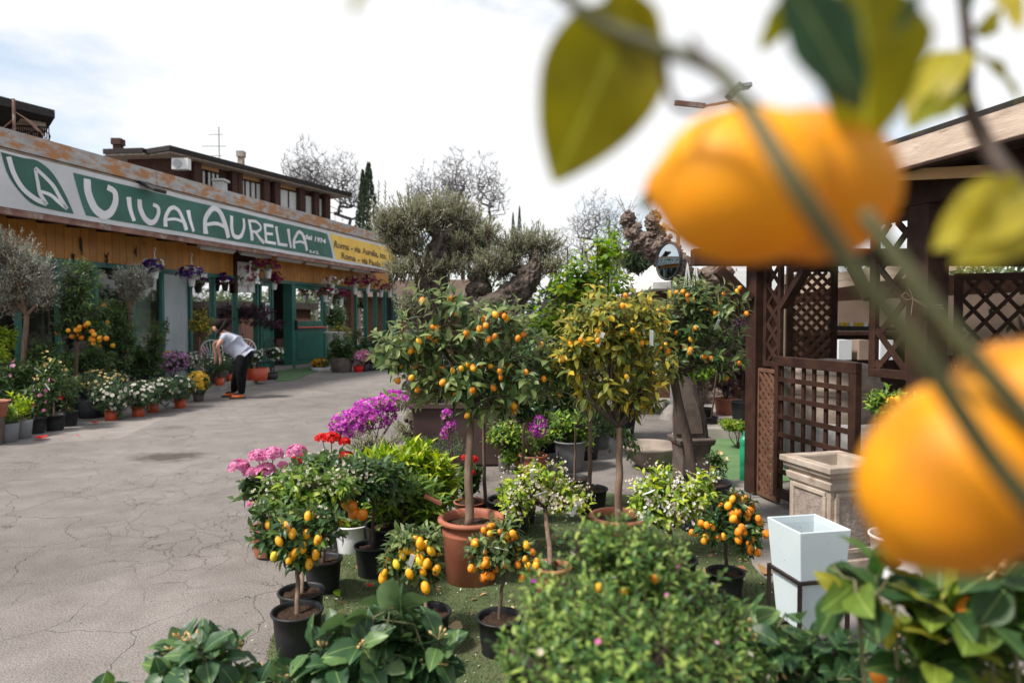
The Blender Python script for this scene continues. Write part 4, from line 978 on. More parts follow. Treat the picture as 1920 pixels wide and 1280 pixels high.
lf = thing("apartment_building", "dark roof corner and railing of the apartment block at the upper left edge", "building", P(30, 260, 22) * 1.0)
q0 = P(103, 221, 20); q1 = P(-80, 178, 15.5)
b = MB(); b.add([q0, q1, q1 + Vector((-6, 6, 0)), q0 + Vector((-6, 7, 0)), q0 + Vector((0, 0, .22)), q1 + Vector((0, 0, .22)), q1 + Vector((-6, 6, .22)), q0 + Vector((-6, 7, .22))], [(0, 1, 2, 3), (4, 7, 6, 5), (0, 4, 5, 1), (1, 5, 6, 2), (2, 6, 7, 3), (3, 7, 4, 0)]); b.build("roof", M['roofdark'], lf)
b = MB(); w0 = P(86, 232, 20.4); w1 = P(-80, 205, 16.5); w0.z = w1.z = q0.z - 0.02
b.add([w0, w1, w1 + Vector((-4, 4, 0)), w0 + Vector((-4, 5, 0)), w0 - Vector((0, 0, .25)), w1 - Vector((0, 0, .25)), w1 + Vector((-4, 4, -.25)), w0 + Vector((-4, 5, -.25))], [(0, 1, 2, 3), (4, 7, 6, 5), (0, 4, 5, 1), (1, 5, 6, 2), (2, 6, 7, 3), (3, 7, 4, 0)]); b.build("soffit", M['wood_light'], lf)
b = MB(); c = P(10, 260, 21); b.box((c.x - 2.4, c.y + 2, q0.z / 2 - .2), (4.2, 4, q0.z - .3)); b.build("wall", M['brick'], lf)
b = MB()
ra, rb_ = P(8, 258, 19.4), P(92, 262, 20)
for t_ in (0, 1):
    b.bar(ra + Vector((0, 0, .55 * t_ - .2)), rb_ + Vector((0, 0, .55 * t_ - .2)), .04, .04)
for i in range(22):
    p = ra.lerp(rb_, i / 21); b.bar(p + Vector((0, 0, -.2)), p + Vector((0, 0, .35)), .02, .02)
for i in range(5):
    p = ra.lerp(rb_, i / 5 + .1); b.tube([p + Vector((.16 * math.cos(a / 10 * 6.28), 0, .08 + .14 * math.sin(a / 10 * 6.28))) for a in range(11)], .02, 4)
b.build("railing", M['dark_metal'], lf)
b = MB(); t0 = P(27, 262, 17); b.bar(t0, t0 + Vector((0, 0, 1.0)), .05, .05); b.bar(t0 + Vector((-.5, 0, 0.1)), t0 + Vector((0, 0, .5)), .03, .03)
for (x_, z_) in ((.9, -.1), (.6, .2)): b.tube([t0 + Vector((0, 0, .7)), t0 + Vector((x_ * .5, 0, .45 + z_ * .3)), t0 + Vector((x_, 0, z_))], .012, 4)
b.build("terrace_post", M['rust_bar'], lf)

# low sheds past the shop's end and behind the olive tree
def shed(label, pa, pb, pt, pbm, Y, m, rm, roofh=0.25, dep=4, name="market_shed"):
    a = P(pa, pt, Y); b_ = P(pb, pt, Y); t = thing(name, label, "shed", (a.x, Y, 0))
    w = MB(); w.box(((a.x + b_.x) / 2, Y + dep / 2, a.z / 2), (b_.x - a.x, dep, a.z)); w.build("wall", m, t)
    r = MB(); r.box(((a.x + b_.x) / 2, Y + dep / 2 - .3, a.z + roofh / 2 + .001), (b_.x - a.x + .6, dep + 1, roofh)); r.build("roof", rm, t)
    return t
shed("low brown shed with a pale awning beyond the end of the shop", 748, 880, 556, 0, 30, M['wood_mid'], M['tan_cloth'], 0.7)
shed("pale pink-roofed greenhouse seen between the olive trunks", 770, 850, 588, 0, 36, M['tan_cloth'], M['wood_light'], 0.5, name="greenhouse")
shed("low tan building behind the pergola beside the concrete platform", 1330, 1480, 548, 0, 13, M['wood_mid'], M['tent'], .35, name="market_hall")
shed("long grey shed low behind the climbing vines", 1040, 1330, 575, 0, 26, M['brick'], M['roofdark'], .3)
# white tents
def tent(label, px, pyt, pyb, wpx, Y):
    a = P(px, pyb, Y); top = zat(pyt, Y); r = wpx / 2 * Y / FPX; t = thing("market_tent", label, "tent", (a.x, Y, 0))
    b = MB(); prof = [(r * 1.02, a.z - .22), (r, a.z), (r * .8, a.z + (top - a.z) * .42), (r * .5, a.z + (top - a.z) * .76), (r * .2, a.z + (top - a.z) * .95), (0.01, top)]
    b.lathe(prof, (a.x, Y, 0), 16); b.build("canopy", M['tent'], t)
    b = MB(); b.tube([(a.x, Y, 0), (a.x, Y, top - .02)], .04, 8)
    for s_ in (-.9, .9): b.tube([(a.x + s_ * r, Y, 0), (a.x + s_ * r, Y, a.z - .02)], .03, 6)
    b.build("tent_poles", M['grey_metal'], t)
tent("larger white domed tent left of the round traffic mirror", 1243, 490, 530, 92, 14)
tent("smaller white tent low behind the bare shrubs near the round mirror", 1185, 512, 548, 60, 19)
shed("white flat-roofed stall under the round mirror", 1238, 1330, 545, 0, 12.5, M['wood_mid'], M['tent'], .12, 3, "market_stall")

# ------------------------------------------------------------------ bare trees and evergreens
def bare_tree(label, base, top_px, Y, spread_px, n=900, seed=1, tw=0.012, r0=0.2, group="bare trees behind the shop", cat="tree", low=0.42, domes=3):
    """crown grown by joining scattered points to the nearest branch, thickness from what each branch carries"""
    rg = np.random.default_rng(seed); t = thing("bare_tree", label, cat, base, group)
    H = zat(top_px[1], Y) - base[2]; W = spread_px * Y / FPX / 2; bx, by, bz = base
    pts = []
    cs = [(rg.uniform(-.45, .45) * W, rg.uniform(-.4, .4) * W, H * rg.uniform(.70, .78), W * rg.uniform(.5, .62), H * .24) for _ in range(domes)] + [(-.55 * W, 0, H * .70, W * .46, H * .20), (.55 * W, 0, H * .68, W * .46, H * .22)]
    while len(pts) < n:
        c = cs[rg.integers(len(cs))]; d = nrm(rg.normal(size=3)); r = rg.random() ** .45
        if d[2] < -.3: d[2] *= -.6
        pts.append((bx + c[0] + d[0] * c[3] * r, by + c[1] + d[1] * c[3] * r, min(bz + c[2] + d[2] * c[4] * r, bz + H)))
    pts = np.array(pts); root = np.array([bx, by, bz + H * low * .55]); o = np.argsort(((pts - root) ** 2).sum(1)); pts = pts[o]
    N0 = [root]; par = [-1]
    for k in range(5):                     # main limbs rising into the crown
        a = 6.28 * k / 5 + rg.uniform(-.3, .3); e = np.array([bx + math.cos(a) * W * .5, by + math.sin(a) * W * .5, bz + H * .62]); last = 0
        for j in range(1, 5):
            q = root + (e - root) * (j / 4) + rg.normal(0, .02 * W, 3); N0.append(q); par.append(last); last = len(N0) - 1
    A = np.zeros((n + len(N0), 3)); A[:len(N0)] = N0; m = len(N0)
    for p in pts:
        d2 = ((A[:m] - p) ** 2).sum(1) + np.maximum(0, A[:m, 2] - p[2]) ** 2 * 4; j = int(np.argmin(d2)); A[m] = p; par.append(j); m += 1
    cnt = np.ones(m)
    for i in range(m - 1, 0, -1): cnt[par[i]] += cnt[i]
    rad = np.minimum(tw * cnt ** .36, r0)
    tr = MB(); tr.tube([(bx, by, bz), (bx + .05 * W, by, bz + H * low * .3), tuple(root)], [r0 * 1.15, r0, r0 * .9], 8); tr.build("trunk", M['bark_far'], t, smooth=True)
    br = MB()
    for i in range(1, m):
        a_, b_ = Vector(A[par[i]]), Vector(A[i]); mid = a_.lerp(b_, .5) + Vector(tuple(rg.normal(0, .06, 3) * (b_ - a_).length)); br.tube([a_, mid, b_], [rad[i] * 1.05, rad[i], rad[i]], 5 if rad[i] > tw * 3 else 3, cap=False)
        if cnt[i] <= 2:
            for q in range(7):
                d = ((b_ - a_).normalized() + Vector(tuple(rg.normal(0, .55, 3))) + Vector((0, 0, .35))).normalized() * W * rg.uniform(.07, .17); br.tube([b_, b_ + d], [tw * .6, tw * .3], 3, cap=False)
    br.build("branches", M['bark_far'], t); return t
b1 = P(617, 500, 52); bare_tree("bare tree with wide rounded crown over the brown apartment block's roof", (b1.x, 52, 0), (617, 264), 52, 182, 1500, 3, tw=.013, r0=.22)
b2 = P(805, 500, 60); bare_tree("smaller bare tree with a round crown left of the taller bare tree behind the olive", (b2.x, 60, 0), (808, 284), 60, 100, 700, 8, tw=.014, r0=.2)
b3 = P(885, 500, 56); bare_tree("tallest bare tree with open wide branches behind the clipped olive tree", (b3.x, 56, 0), (885, 266), 56, 140, 1000, 5, tw=.014, r0=.24)
b4 = P(1128, 540, 34); bare_tree("bare multi-branched tree with yellowing twigs behind the climbing vines", (b4.x, 34, 0), (1135, 350), 34, 150, 800, 12, tw=.007, r0=.12, low=.3)
for i, (px, py, w, lab) in enumerate(((1050, 418, 60, "small thin bare tree right of the low cypress"), (1085, 425, 56, "thin bare tree just left of the yellowing bare tree"), (1200, 400, 60, "thin bare tree between the yellowing tree and the pollarded trunk"))):
    bb = P(px, 540, 46); bare_tree(lab, (bb.x, 46, 0), (px, py), 46, w, 320, 20 + i, tw=.010, r0=.1, low=.3)
A = grow([((b4.x + .3, 33.5, 4.6), (1.1, 1.0, 1.9))], 260, 6, 0.16, tl=.5, shell=.2)
t_ = thing("young_maple", "tall slender young tree with sparse yellow leaves rising among the bare trees", "tree", (b4.x + .3, 33.5, 0))
joined("foliage", 'tiny', A[0], A[1], A[2], A[3], M['leaf_vine'], t_, kind='stuff'); tb = MB(); tb.tube([(b4.x + .3, 33.5, 0), (b4.x + .3, 33.5, 6.6)], [.08, .02], 6); limbs(tb, (b4.x + .3, 33.5, 2.5), [((b4.x + .3, 33.5, 4.6), (1.1, 1.0, 1.9))], 5, .05, A[4], .008); tb.build("trunk", M['bark_far'], t_)

def evergreen(label, name, px, pyt, pyb, wpx, Y, shape='cypress', n=2600, cat="tree"):
    a = P(px, pyb, Y); top = zat(pyt, Y); r = wpx / 2 * Y / FPX; zb = max(a.z, 0.0) if shape != 'cypress' else 0.3
    t = thing(name, label, cat, (a.x, Y, 0)); H = top - zb
    if shape == 'cypress':
        z = RNG.random(n) ** 0.8; rr = r * np.minimum(1, (1 - z) * 2.6 + .02) * (0.55 + .45 * RNG.random(n) ** .5); an = RNG.uniform(0, 6.28, n)
        pos = np.stack([a.x + np.cos(an) * rr, Y + np.sin(an) * rr, zb + z * H], 1); yd = np.stack([np.cos(an) * .35, np.sin(an) * .35, np.ones(n)], 1)
        tr = MB(); tr.tube([(a.x, Y, 0), (a.x, Y, zb + H * .9)], [r * .3, .02], 6)
    else:
        lob = [((a.x + random.uniform(-.6, .6) * r, Y + random.uniform(-.5, .5) * r, zb + H * random.uniform(.45, .62)), (r * .5, r * .5, H * .34)) for _ in range(7)]
        A_ = grow(lob, n // 8, 8, .1, tl=.25 * r, shell=.5); pos, yd = A_[0], A_[1]; n = len(pos)
        tr = MB(); tr.tube([(a.x, Y, 0), (a.x, Y, zb + H * .3)], [r * .09, r * .07], 7); limbs(tr, (a.x, Y, zb), lob, 6, r * .05, A_[4][:60], .02)
    tr.build("trunk", M['bark_dark'], t)
    s_ = r * (.34 if shape == 'cypress' else .22)
    joined("foliage", 'tiny', pos, yd, RNG.normal(0, 1, (n, 3)) + np.array([0, -1, .5]), s_ * RNG.uniform(.6, 1.2, n), M['darkgreen'], t, kind='stuff')
evergreen("left spire of the two dark cypresses beside the bare tree", "cypress_tree", 681, 322, 480, 34, 40)
evergreen("right spire of the two dark cypresses, a little taller, beside the olive crown", "cypress_tree", 692, 310, 480, 44, 42)
evergreen("small cypress tip rising behind the right olive pad", "cypress_tree", 974, 388, 500, 16, 44)
evergreen("small lower cypress left of the other small cypress tip", "cypress_tree", 962, 400, 500, 16, 45)
evergreen("dark umbrella pine with a flat crown left of the round mirror", "umbrella_pine", 1196, 466, 520, 78, 40, 'pine', 3600)
evergreen("dim umbrella pine between the two olive trunks", "umbrella_pine", 868, 418, 500, 110, 45, 'pine', 3600)
evergreen("dark round evergreen at the foot of the bare trees behind the vines", "evergreen_tree", 1075, 520, 580, 120, 36, 'pine', 2500)
# far tree line all round the yard
tb = []
for i in range(420):
    an = R(RNG.uniform(-58, 60)); d = RNG.uniform(75, 105); tb.append((math.sin(an) * d, math.cos(an) * d, RNG.uniform(.5, 4.4)))
tb = np.array(tb); n = 26000; k = RNG.integers(0, len(tb), n); pos = tb[k] + RNG.normal(0, 1, (n, 3)) * np.array([2.4, 2.0, 1.1]); pos[:, 2] = np.abs(pos[:, 2])
o = joined("far_woods", 'tiny', pos, RNG.normal(0, 1, (n, 3)), RNG.normal(0, 1, (n, 3)), RNG.uniform(.5, 1.2, n), M['darkgreen'], None, kind='stuff'); tag(o, "dark belt of distant woods along the horizon", "woods")
# hedge along the right side behind the pergola
n = 42000; t_ = RNG.random(n); pos = np.stack([5.8 + 9.5 * t_ + RNG.normal(0, .35, n), 3 + 41 * t_, RNG.uniform(0, 1.0, n) ** .7 * (2.3 + 1.0 * t_ + .25 * np.sin(t_ * 60))], 1)
o = joined("clipped_hedge", 'tiny', pos, RNG.normal(0, 1, (n, 3)), RNG.normal(0, 1, (n, 3)) + np.array([-1, -.5, .5]), RNG.uniform(.08, .16, n), M['far_leaf'], None, kind='stuff'); tag(o, "green hedge running behind the pergola and market hall", "hedge")

for i, (x_, y_) in enumerate(((9.5, -3), (12, 1.5), (13.5, 6.5), (16, 11.5), (11, -8), (19, 17))):  # trees added out of view to block the sky mirrored in the shop windows
    t_ = thing("evergreen_tree", ["nearest of the added unseen evergreens beyond the kiosk", "second added unseen evergreen beyond the kiosk, behind the hedge", "added unseen evergreen behind the middle of the kiosk hedge", "added unseen evergreen past the far end of the kiosk", "added unseen evergreen standing behind the photographer's right", "farthest added unseen evergreen of the row to the right of the hedge"][i], "tree", (x_, y_, 0), "added evergreens out of view to the right")
    lob = [((x_ + random.uniform(-1.2, 1.2), y_ + random.uniform(-1.5, 1.5), random.uniform(2.2, 5.2)), (1.8, 2.2, 1.9)) for _ in range(6)]
    A = grow(lob, 300, 8, .45, tl=.8, shell=.5); joined("foliage", 'tiny', A[0], A[1], A[2], A[3], M['darkgreen'], t_, kind='stuff')
    tb_ = MB(); tb_.tube([(x_, y_, 0), (x_, y_, 4)], [.22, .12], 8); tb_.build("trunk", M['bark_dark'], t_)

# pollarded plane tree with knobbly limbs
t_ = thing("pollarded_tree", "thick pollarded plane tree with knobbly cut limbs behind the round mirror", "tree", P(1305, 640, 11.5) * 1)
Yp = 11.5; mb = MB()
def knob(pts, rr, n=12):
    ps = bezier_pts([P(*p) for p in pts], 12); k = len(ps); r_ = [(rr[0] + (rr[1] - rr[0]) * i / (k - 1)) * (1 + .22 * math.sin(i * 1.3) + random.uniform(-.09, .09)) for i in range(k)]
    mb.tube(ps, r_, n)
knob([(1335, 760, Yp), (1330, 640, Yp), (1312, 560, Yp), (1272, 500, Yp - .2), (1225, 470, Yp - .3), (1196, 450, Yp - .3), (1180, 425, Yp - .3), (1174, 407, Yp - .3)], (.30, .075))
knob([(1262, 492, Yp - .2), (1245, 465, Yp - .3), (1228, 440, Yp - .3), (1226, 408, Yp - .4)], (.21, .08))
knob([(1318, 580, Yp), (1345, 540, Yp + .4), (1360, 515, Yp + .4)], (.26, .2))
for (px, py, r_) in ((1176, 408, .10), (1184, 434, .15), (1199, 447, .15), (1227, 410, .11), (1232, 440, .15), (1245, 468, .15), (1345, 520, .26), (1218, 466, .18)):
    c = P(px, py, Yp - .3); sp = MB()
    K_ = 10; mb.lathe([(max(.01, r_ * math.sin(math.pi * i / 8)) * random.uniform(.85, 1.15), -r_ * math.cos(math.pi * i / 8)) for i in range(9)], c, K_)
o = mb.build("trunk", M['bark_plane'], t_, smooth=True)
sd = o.modifiers.new("subsurf", 'SUBSURF'); sd.levels = sd.render_levels = 2
dt = bpy.data.textures.new("bark_lumps", 'CLOUDS'); dt.noise_scale = 0.13; dm = o.modifiers.new("displace", 'DISPLACE'); dm.texture = dt; dm.strength = 0.17; dm.mid_level = 0.5
dt2 = bpy.data.textures.new('bark_pits', 'CLOUDS'); dt2.noise_scale = .045; dm2 = o.modifiers.new('pits', 'DISPLACE'); dm2.texture = dt2; dm2.strength = .08; sd.levels = sd.render_levels = 3
tb = MB()
for i in range(26):
    px, py = random.choice(((1176, 405), (1227, 408), (1232, 436), (1190, 440))); c = P(px, py, Yp - .3); tb.tube([c, c + Vector((random.uniform(-.25, .25), random.uniform(-.2, .2), random.uniform(.05, .35)))], [.008, .003], 3)
tb.build("twigs", M['bark_plane'], t_)

# street lamps
t_ = thing("street_lamp", "small rusty street lamp with angled head above the round mirror", "street lamp", P(1272, 640, 13) * 1)
b = MB(); p0 = P(1272, 438, 13); b.tube([(p0.x, 13, 0), p0], .035, 8); b.tube([p0, P(1262, 432, 13), P(1250, 428, 13)], .025, 6); b.build("pole", M['rust_bar'], t_)
b = MB(); b.bar(P(1254, 430, 13), P(1239, 420, 13), .2, .09); b.build("lamp_head", M['wood_raw'], t_, bevel=.02)
t_ = thing("street_lamp", "tall lamp with a grey floodlight head and horizontal bar above the foreground lemons", "street lamp", P(1421, 640, 9.5) * 1)
b = MB(); pt = P(1372, 190, 9.5); q = P(1421, 560, 9.5); b.tube([(q.x, 9.5, 0), (q.x, 9.5, pt.z - .6), (q.x - .15, 9.5, pt.z - .15), pt], .035, 8); b.build("pole", M['grey_metal'], t_)
b = MB(); b.bar(P(1265, 193, 9.5), P(1322, 199, 9.5), .05, .06); b.bar(P(1322, 199, 9.5), pt, .03, .03); b.build("arm", M['rust_bar'], t_)
b = MB(); b.bar(P(1366, 183, 9.5), P(1388, 160, 9.5), .16, .10, up=(1, 0, 1)); b.bar(P(1386, 164, 9.5), P(1407, 161, 9.5), .16, .06, up=(1, 0, 1)); b.build("lamp_head", M['grey_metal'], t_, bevel=.01)

# round traffic mirror on its pole, turned to the shop sign
mc = P(1253, 490, 10.3); mr_ = .27
tgt = FA.p(FA.u(330, CO), CO, 3.8)
nv = ((Vector((0, 0, EYE)) - mc).normalized() + (tgt - mc).normalized()).normalized()
t_ = thing("traffic_mirror", "round convex traffic mirror with dark rim on a grey pole, reflecting the shop banner", "mirror", (mc.x + .1, mc.y + .1, 0))
zq = nv; xq = Vector((0, 0, 1)).cross(zq).normalized(); yq = zq.cross(xq); MM = Matrix((xq, yq, zq)).transposed()
def disc(prof, name, m, parent, smooth=True):
    b = MB(); b.lathe(prof, (0, 0, 0), 36); b.v = [tuple(mc + MM @ Vector(v)) for v in b.v]; return b.build(name, m, parent, smooth=smooth)
Rc = 1.5
mo = disc([(max(r, .001), math.sqrt(Rc * Rc - r * r) - Rc + .03) for r in np.linspace(0, mr_, 14)], "mirror_face", M['mirror'], t_)
disc([(mr_ - .012, .002), (mr_ - .002, .022), (mr_ + .018, .018), (mr_ + .024, -.01), (mr_ + .01, -.04), (0.01, -.07)], "rim", M['black'], t_)
b = MB(); pb = mc - nv * .1; b.tube([(pb.x, pb.y, 0), (pb.x, pb.y, mc.z + .2)], .038, 10); b.build("pole", M['grey_metal'], t_); b = MB(); b.lathe([(.2, 0), (.16, .1), (.05, .22)], (pb.x, pb.y, 0), 16, close=True); b.build("base", M['concrete'], t_)

# ------------------------------------------------------------------ pergola kiosk
pg = thing("pergola_kiosk", "dark stained wooden garden kiosk with trellis walls and a gate", "pergola", PG.p(PG.u(1420), 0, 0))
def pgb(name, m, *bx, bevel=0.004, parent=None, label=None):
    b = MB()
    for q in bx: PG.box(b, *q)
    return b.build(name, m, parent or pg, bevel=bevel, label=label)
up1, up2 = PG.u(1422), PG.u(1738)
PW = .15
pgb("post", M['wood'], (up1 - PW / 2, up1 + PW / 2, -PW / 2, PW / 2, .02, 2.1))
pgb("post", M['wood'], (up2 - PW / 2, up2 + PW / 2, -PW / 2, PW / 2, .02, 2.18))
pgb("post", M['wood'], (1.9, 2.05, -PW / 2, PW / 2, .02, 2.18))
pgb("post_shoe", M['grey_metal'], (up1 - .12, up1 + .12, -.12, .12, .012, .03))
pgb("beam", M['wood'], (1.0, up1 + .35, -PW / 2 - .001, PW / 2 + .001, 2.181, 2.36))
# cross beam through the far corner, sticking out towards the path
c = PG.p(up1, 0, 0); b = MB(); b.bar((c.x - .56, c.y + .02, 2.03), (c.x + 3.2, c.y + .02, 2.03), .12, .14); b.build("beam", M['wood'], pg, bevel=.004)
b = MB(); b.bar(P(1346, 505, 5.75), P(1405, 563, 5.75), .09, .09, up=(0, 1, 0)); b.build("brace", M['wood'], pg, bevel=.004)
# eave board, roof, rafters
pgb("eave_board", M['wood_light'], (0.6, up1 + .3, .36, .40, 2.33, 2.475), label="weathered pale eave board")
pgb("eave_cap", M['wood'], (0.6, up1 + .3, .352, .41, 2.31, 2.328))
b = MB(); zz = 2.47
b.add([PG.p(.6, .40, zz), PG.p(up1 + .3, .40, zz), PG.p(up1 + .3, -3.2, zz + .75), PG.p(.6, -3.2, zz + .75), PG.p(.6, .40, zz + .03), PG.p(up1 + .3, .40, zz + .03), PG.p(up1 + .3, -3.2, zz + .78), PG.p(.6, -3.2, zz + .78)], [(0, 1, 2, 3), (4, 7, 6, 5), (0, 4, 5, 1), (1, 5, 6, 2), (2, 6, 7, 3), (3, 7, 4, 0)])
b.build("roof", M['roofdark'], pg)
for i in range(6):
    u_ = 1.2 + i * .95; b = MB(); b.bar(PG.p(u_, .33, 2.40), PG.p(u_, -3.0, 2.40 + .71), .07, .12); b.build("rafter", M['wood'], pg)
b = MB(); b.bar(P(1660, 330, 3.9), P(1905, 318, 3.5), .02, .06); b.build("batten", M['wood_raw'], pg)
def slat(parent, a, b_, w, th, m, nrmv):
    q = MB(); q.bar(a, b_, w, th, up=nrmv); return q.build("slat", m, parent)
def lattice(name, fr, u0, u1, z0, z1, off, cell, w, m, parent, frame=.05, diag=True, fm=None, label=None):
    """framed trellis panel in frame fr (p(u, off, z)); every slat its own part"""
    n_ = fr.n; fm = fm or m
    b = MB()
    for q in ((u0, u1, z1 - frame, z1), (u0, u1, z0, z0 + frame), (u0, u0 + frame, z0 + frame, z1 - frame), (u1 - frame, u1, z0 + frame, z1 - frame)): fr.box(b, q[0], q[1], off - .018, off + .018, q[2], q[3])
    host = b.build(name, fm, parent, bevel=.003, label=label)
    a0, a1, c0, c1 = u0 + frame, u1 - frame, z0 + frame, z1 - frame
    W_, H_ = a1 - a0, c1 - c0
    if diag:
        for s_, o_ in ((1, .007), (-1, -.007)):
            k_ = -H_
            k_ = (k_ // cell) * cell
            while k_ < W_:
                # line x = k + t, z = t (s=1) ; mirrored for s=-1
                t0 = max(0, -k_); t1 = min(H_, W_ - k_)
                if t1 - t0 > .03:
                    xa, xb = k_ + t0, k_ + t1
                    if s_ == 1: pa, pb = (a0 + xa, c0 + t0), (a0 + xb, c0 + t1)
                    else: pa, pb = (a1 - xa, c0 + t0), (a1 - xb, c0 + t1)
                    slat(host, fr.p(pa[0], off + o_, pa[1]), fr.p(pb[0], off + o_, pb[1]), .008, w, m, (0, 0, 1)) if False else _dslat(host, fr, pa, pb, off + o_, w, m)
                k_ += cell
    return host
def _dslat(host, fr, pa, pb, off, w, m):
    A_ = fr.p(pa[0], off, pa[1]); B_ = fr.p(pb[0], off, pb[1]); d = (B_ - A_).normalized(); s_ = d.cross(fr.n).normalized()
    q = MB(); hw = s_ * (w / 2); ht = fr.n * .0065
    vs = [A_ - hw - ht, A_ + hw - ht, A_ + hw + ht, A_ - hw + ht, B_ - hw - ht, B_ + hw - ht, B_ + hw + ht, B_ - hw + ht]
    q.add(vs, [(0, 1, 2, 3), (4, 7, 6, 5), (0, 4, 5, 1), (1, 5, 6, 2), (2, 6, 7, 3), (3, 7, 4, 0)]); q.build("slat", m, host)
ua, ubx = PG.u(1468), PG.u(1436)
lattice("trellis_panel", PG, PG.u(1466), PG.u(1434), 1.12, 2.03, 0.0, .16, .03, M['wood'], pg, .04, label="narrow dark trellis beside the corner post")
lattice("trellis_panel", PG, PG.u(1715), PG.u(1633), 1.13, 2.17, 0.0, .21, .038, M['wood'], pg, .055, label="dark trellis panel with wide diamonds")
lattice("trellis_panel", PG, PG.u(1470), PG.u(1430), .04, 1.10, .03, .075, .026, M['wood_mid'], pg, .03, label="lower light brown trellis panel")
FR2 = Frame((0, 5.0), (1, 0), (0, -1)); gx_ = lambda px: P(px, 600, 5.0).x
lattice("trellis_panel", FR2, gx_(1790), gx_(1990), zat(745, 5), zat(512, 5), 0, .17, .026, M['wood'], pg, .05, label="dark trellis deep inside the kiosk")
b = MB(); b.box((6.4, 7.4, .56), (3.2, .3, 1.1)); b.build("dark_filler_box", M['wood'], pg)  # dark box added to keep the lower kiosk interior dark
# arch corners of the doorway
for (a, b_) in (((1470, 575), (1512, 505)), ((1632, 560), (1600, 500))):
    q = MB(); A_ = PG.p(PG.u(a[0]), .01, PG.z(a[0], a[1])); B_ = PG.p(PG.u(b_[0]), .01, PG.z(b_[0], b_[1])); q.bar(A_, B_, .05, .07, up=PG.n); q.build("arch_brace", M['wood'], pg)
# frontal fine trellis inside
FR = Frame((0, 6.35), (1, 0), (0, -1))
fx = lambda px: P(px, 600, 6.35).x
lattice("trellis_panel", FR, fx(1474), fx(1569), .15, zat(498, 6.35), 0, .095, .030, M['wood_mid'], pg, .06, fm=M['wood'], label="fine brown trellis panel standing inside the kiosk")
# grid gate
g0, g1 = PG.u(1625), PG.u(1469)
gb = MB()
for q in ((g0, g1, 1.14, 1.215), (g0, g0 + .06, .1, 1.139), (g1 - .05, g1, .1, 1.139), (g0 + .06, g1 - .05, .1, .17)): PG.box(gb, q[0], q[1], .03, .08, q[2], q[3])
gate = gb.build("gate", M['wood'], pg, bevel=.004)
for px in (1476.5, 1497.7, 1518, 1538, 1561, 1584.7, 1608): 
    u_ = PG.u(px); b = MB(); PG.box(b, u_ - .016, u_ + .016, .036, .052, .17, 1.139); b.build("slat", M['wood'], gate)
for z_ in (1.035, .888, .743, .60, .455, .31):
    b = MB(); PG.box(b, g0 + .06, g1 - .05, .0535, .071, z_ - .018, z_ + .018); b.build("slat", M['wood'], gate)
# wire tied round post
b = MB(); w0 = PG.p(up2 - .02, .08, zat(552, 4.05)); b.tube([P(1767, 572, 3.9), P(1735, 570, 3.95), P(1712, 560, 3.97), P(1700, 562, 3.97), P(1690, 555, 3.97), P(1697, 548, 3.97), P(1712, 560, 3.97), P(1708, 590, 3.97)], .0022, 5); b.tube([P(1712, 560, 3.97), P(1704, 540, 3.97)], .002, 5); b.tube([P(1770, 578, 3.9), P(1733, 574, 3.95), P(1712, 561, 3.97)], .002, 5); b.build("tie_wire", M['tan_cloth'], pg)
# inside: back wall, roof edge, counter and goods
b = MB(); a = P(1540, 600, 9); b.box((a.x + 2.6, 9, 1.1), (6.2, .06, 2.0)); b.build("back_screen", M['tan_cloth'], pg)
b = MB(); b.bar(P(1500, 536, 7.4), P(1790, 492, 7.0), .05, .16); b.build("rear_eave", M['wood_light'], pg)
b = MB(); b.box((7.2, 7.6, 2.95), (4.7, .08, 1.3)); b.build("dark_gap_panel", M['wood'], pg)  # dark panel added to close the bright gaps under the kiosk roof
b = MB(); b.bar(P(1480, 550, 8.6), P(2100, 520, 8.6), .3, .25); b.build("rear_beam", M['wood'], pg)
ct = thing("counter", "dark counter shelf inside the kiosk with goods on it", "counter", P(1600, 640, 7.6) * 1)
b = MB(); a = P(1640, 624, 7.6); b.box((a.x, a.y, a.z), (1.7, .5, .04)); b.box((a.x, a.y + .15, a.z / 2), (1.6, .3, a.z - .05)); b.build("counter_top", M['wood'], ct)
for i, (px, lab, c_) in enumerate(((1576, "white document box with handwriting on the counter behind the gate", 'paper'), (1612, "brown cardboard box right of the white document box", 'tan_cloth'), (1653, "narrow white box seen through the trellis diamonds", 'paper'))):
    p = P(px, 640, 7.0); b = MB(); b.box((p.x, p.y, zat(655, 7) ), (.13 if i != 1 else .11, .2, .20)); o = b.build("box", M[c_], None); tag(o, lab, "box")
b = MB()
st_ = thing("shelf_rail", "dark rail with yellow goods under the tan screen inside the kiosk", "shelf", P(1600, 618, 8.7) * 1)
b.bar(P(1555, 615, 8.7), P(1720, 618, 8.7), .1, .06); b.build("rail", M['black'], st_)
for i in range(8):
    p = P(1568 + i * 9, 609, 8.7); q = MB(); q.box(p, (.05, .05, .06)); q.build("bottle", M['yel_fl'] if i % 3 else M['tent'], st_)
# stone urn wrapped in plastic behind the gate
t_ = thing("stone_urn", "large round stone urn partly wrapped in clear plastic behind the kiosk gate", "urn", P(1560, 640, 5.7) * 1)
p = P(1556, 640, 5.9); b = MB(); b.lathe([(.28, 0), (.30, .05), (.20, .12), (.24, .3), (.33, .52), (.38, .74), (.38, .88), (.41, .91), (.42, .97), (.39, .99), (.39, 1.05), (.42, 1.09), (.28, 1.13), (.1, 1.16), (.01, 1.17)], (p.x, p.y, 0), 36); b.build("urn_body", M['stone_pale'], t_, smooth=True)
b = MB(); b.lathe([(.40, .22), (.41, .42), (.44, .60), (.43, .66)], (p.x, p.y, 0), 30); o = b.build("plastic_wrap", M['plastic_wrap'], t_, smooth=True)
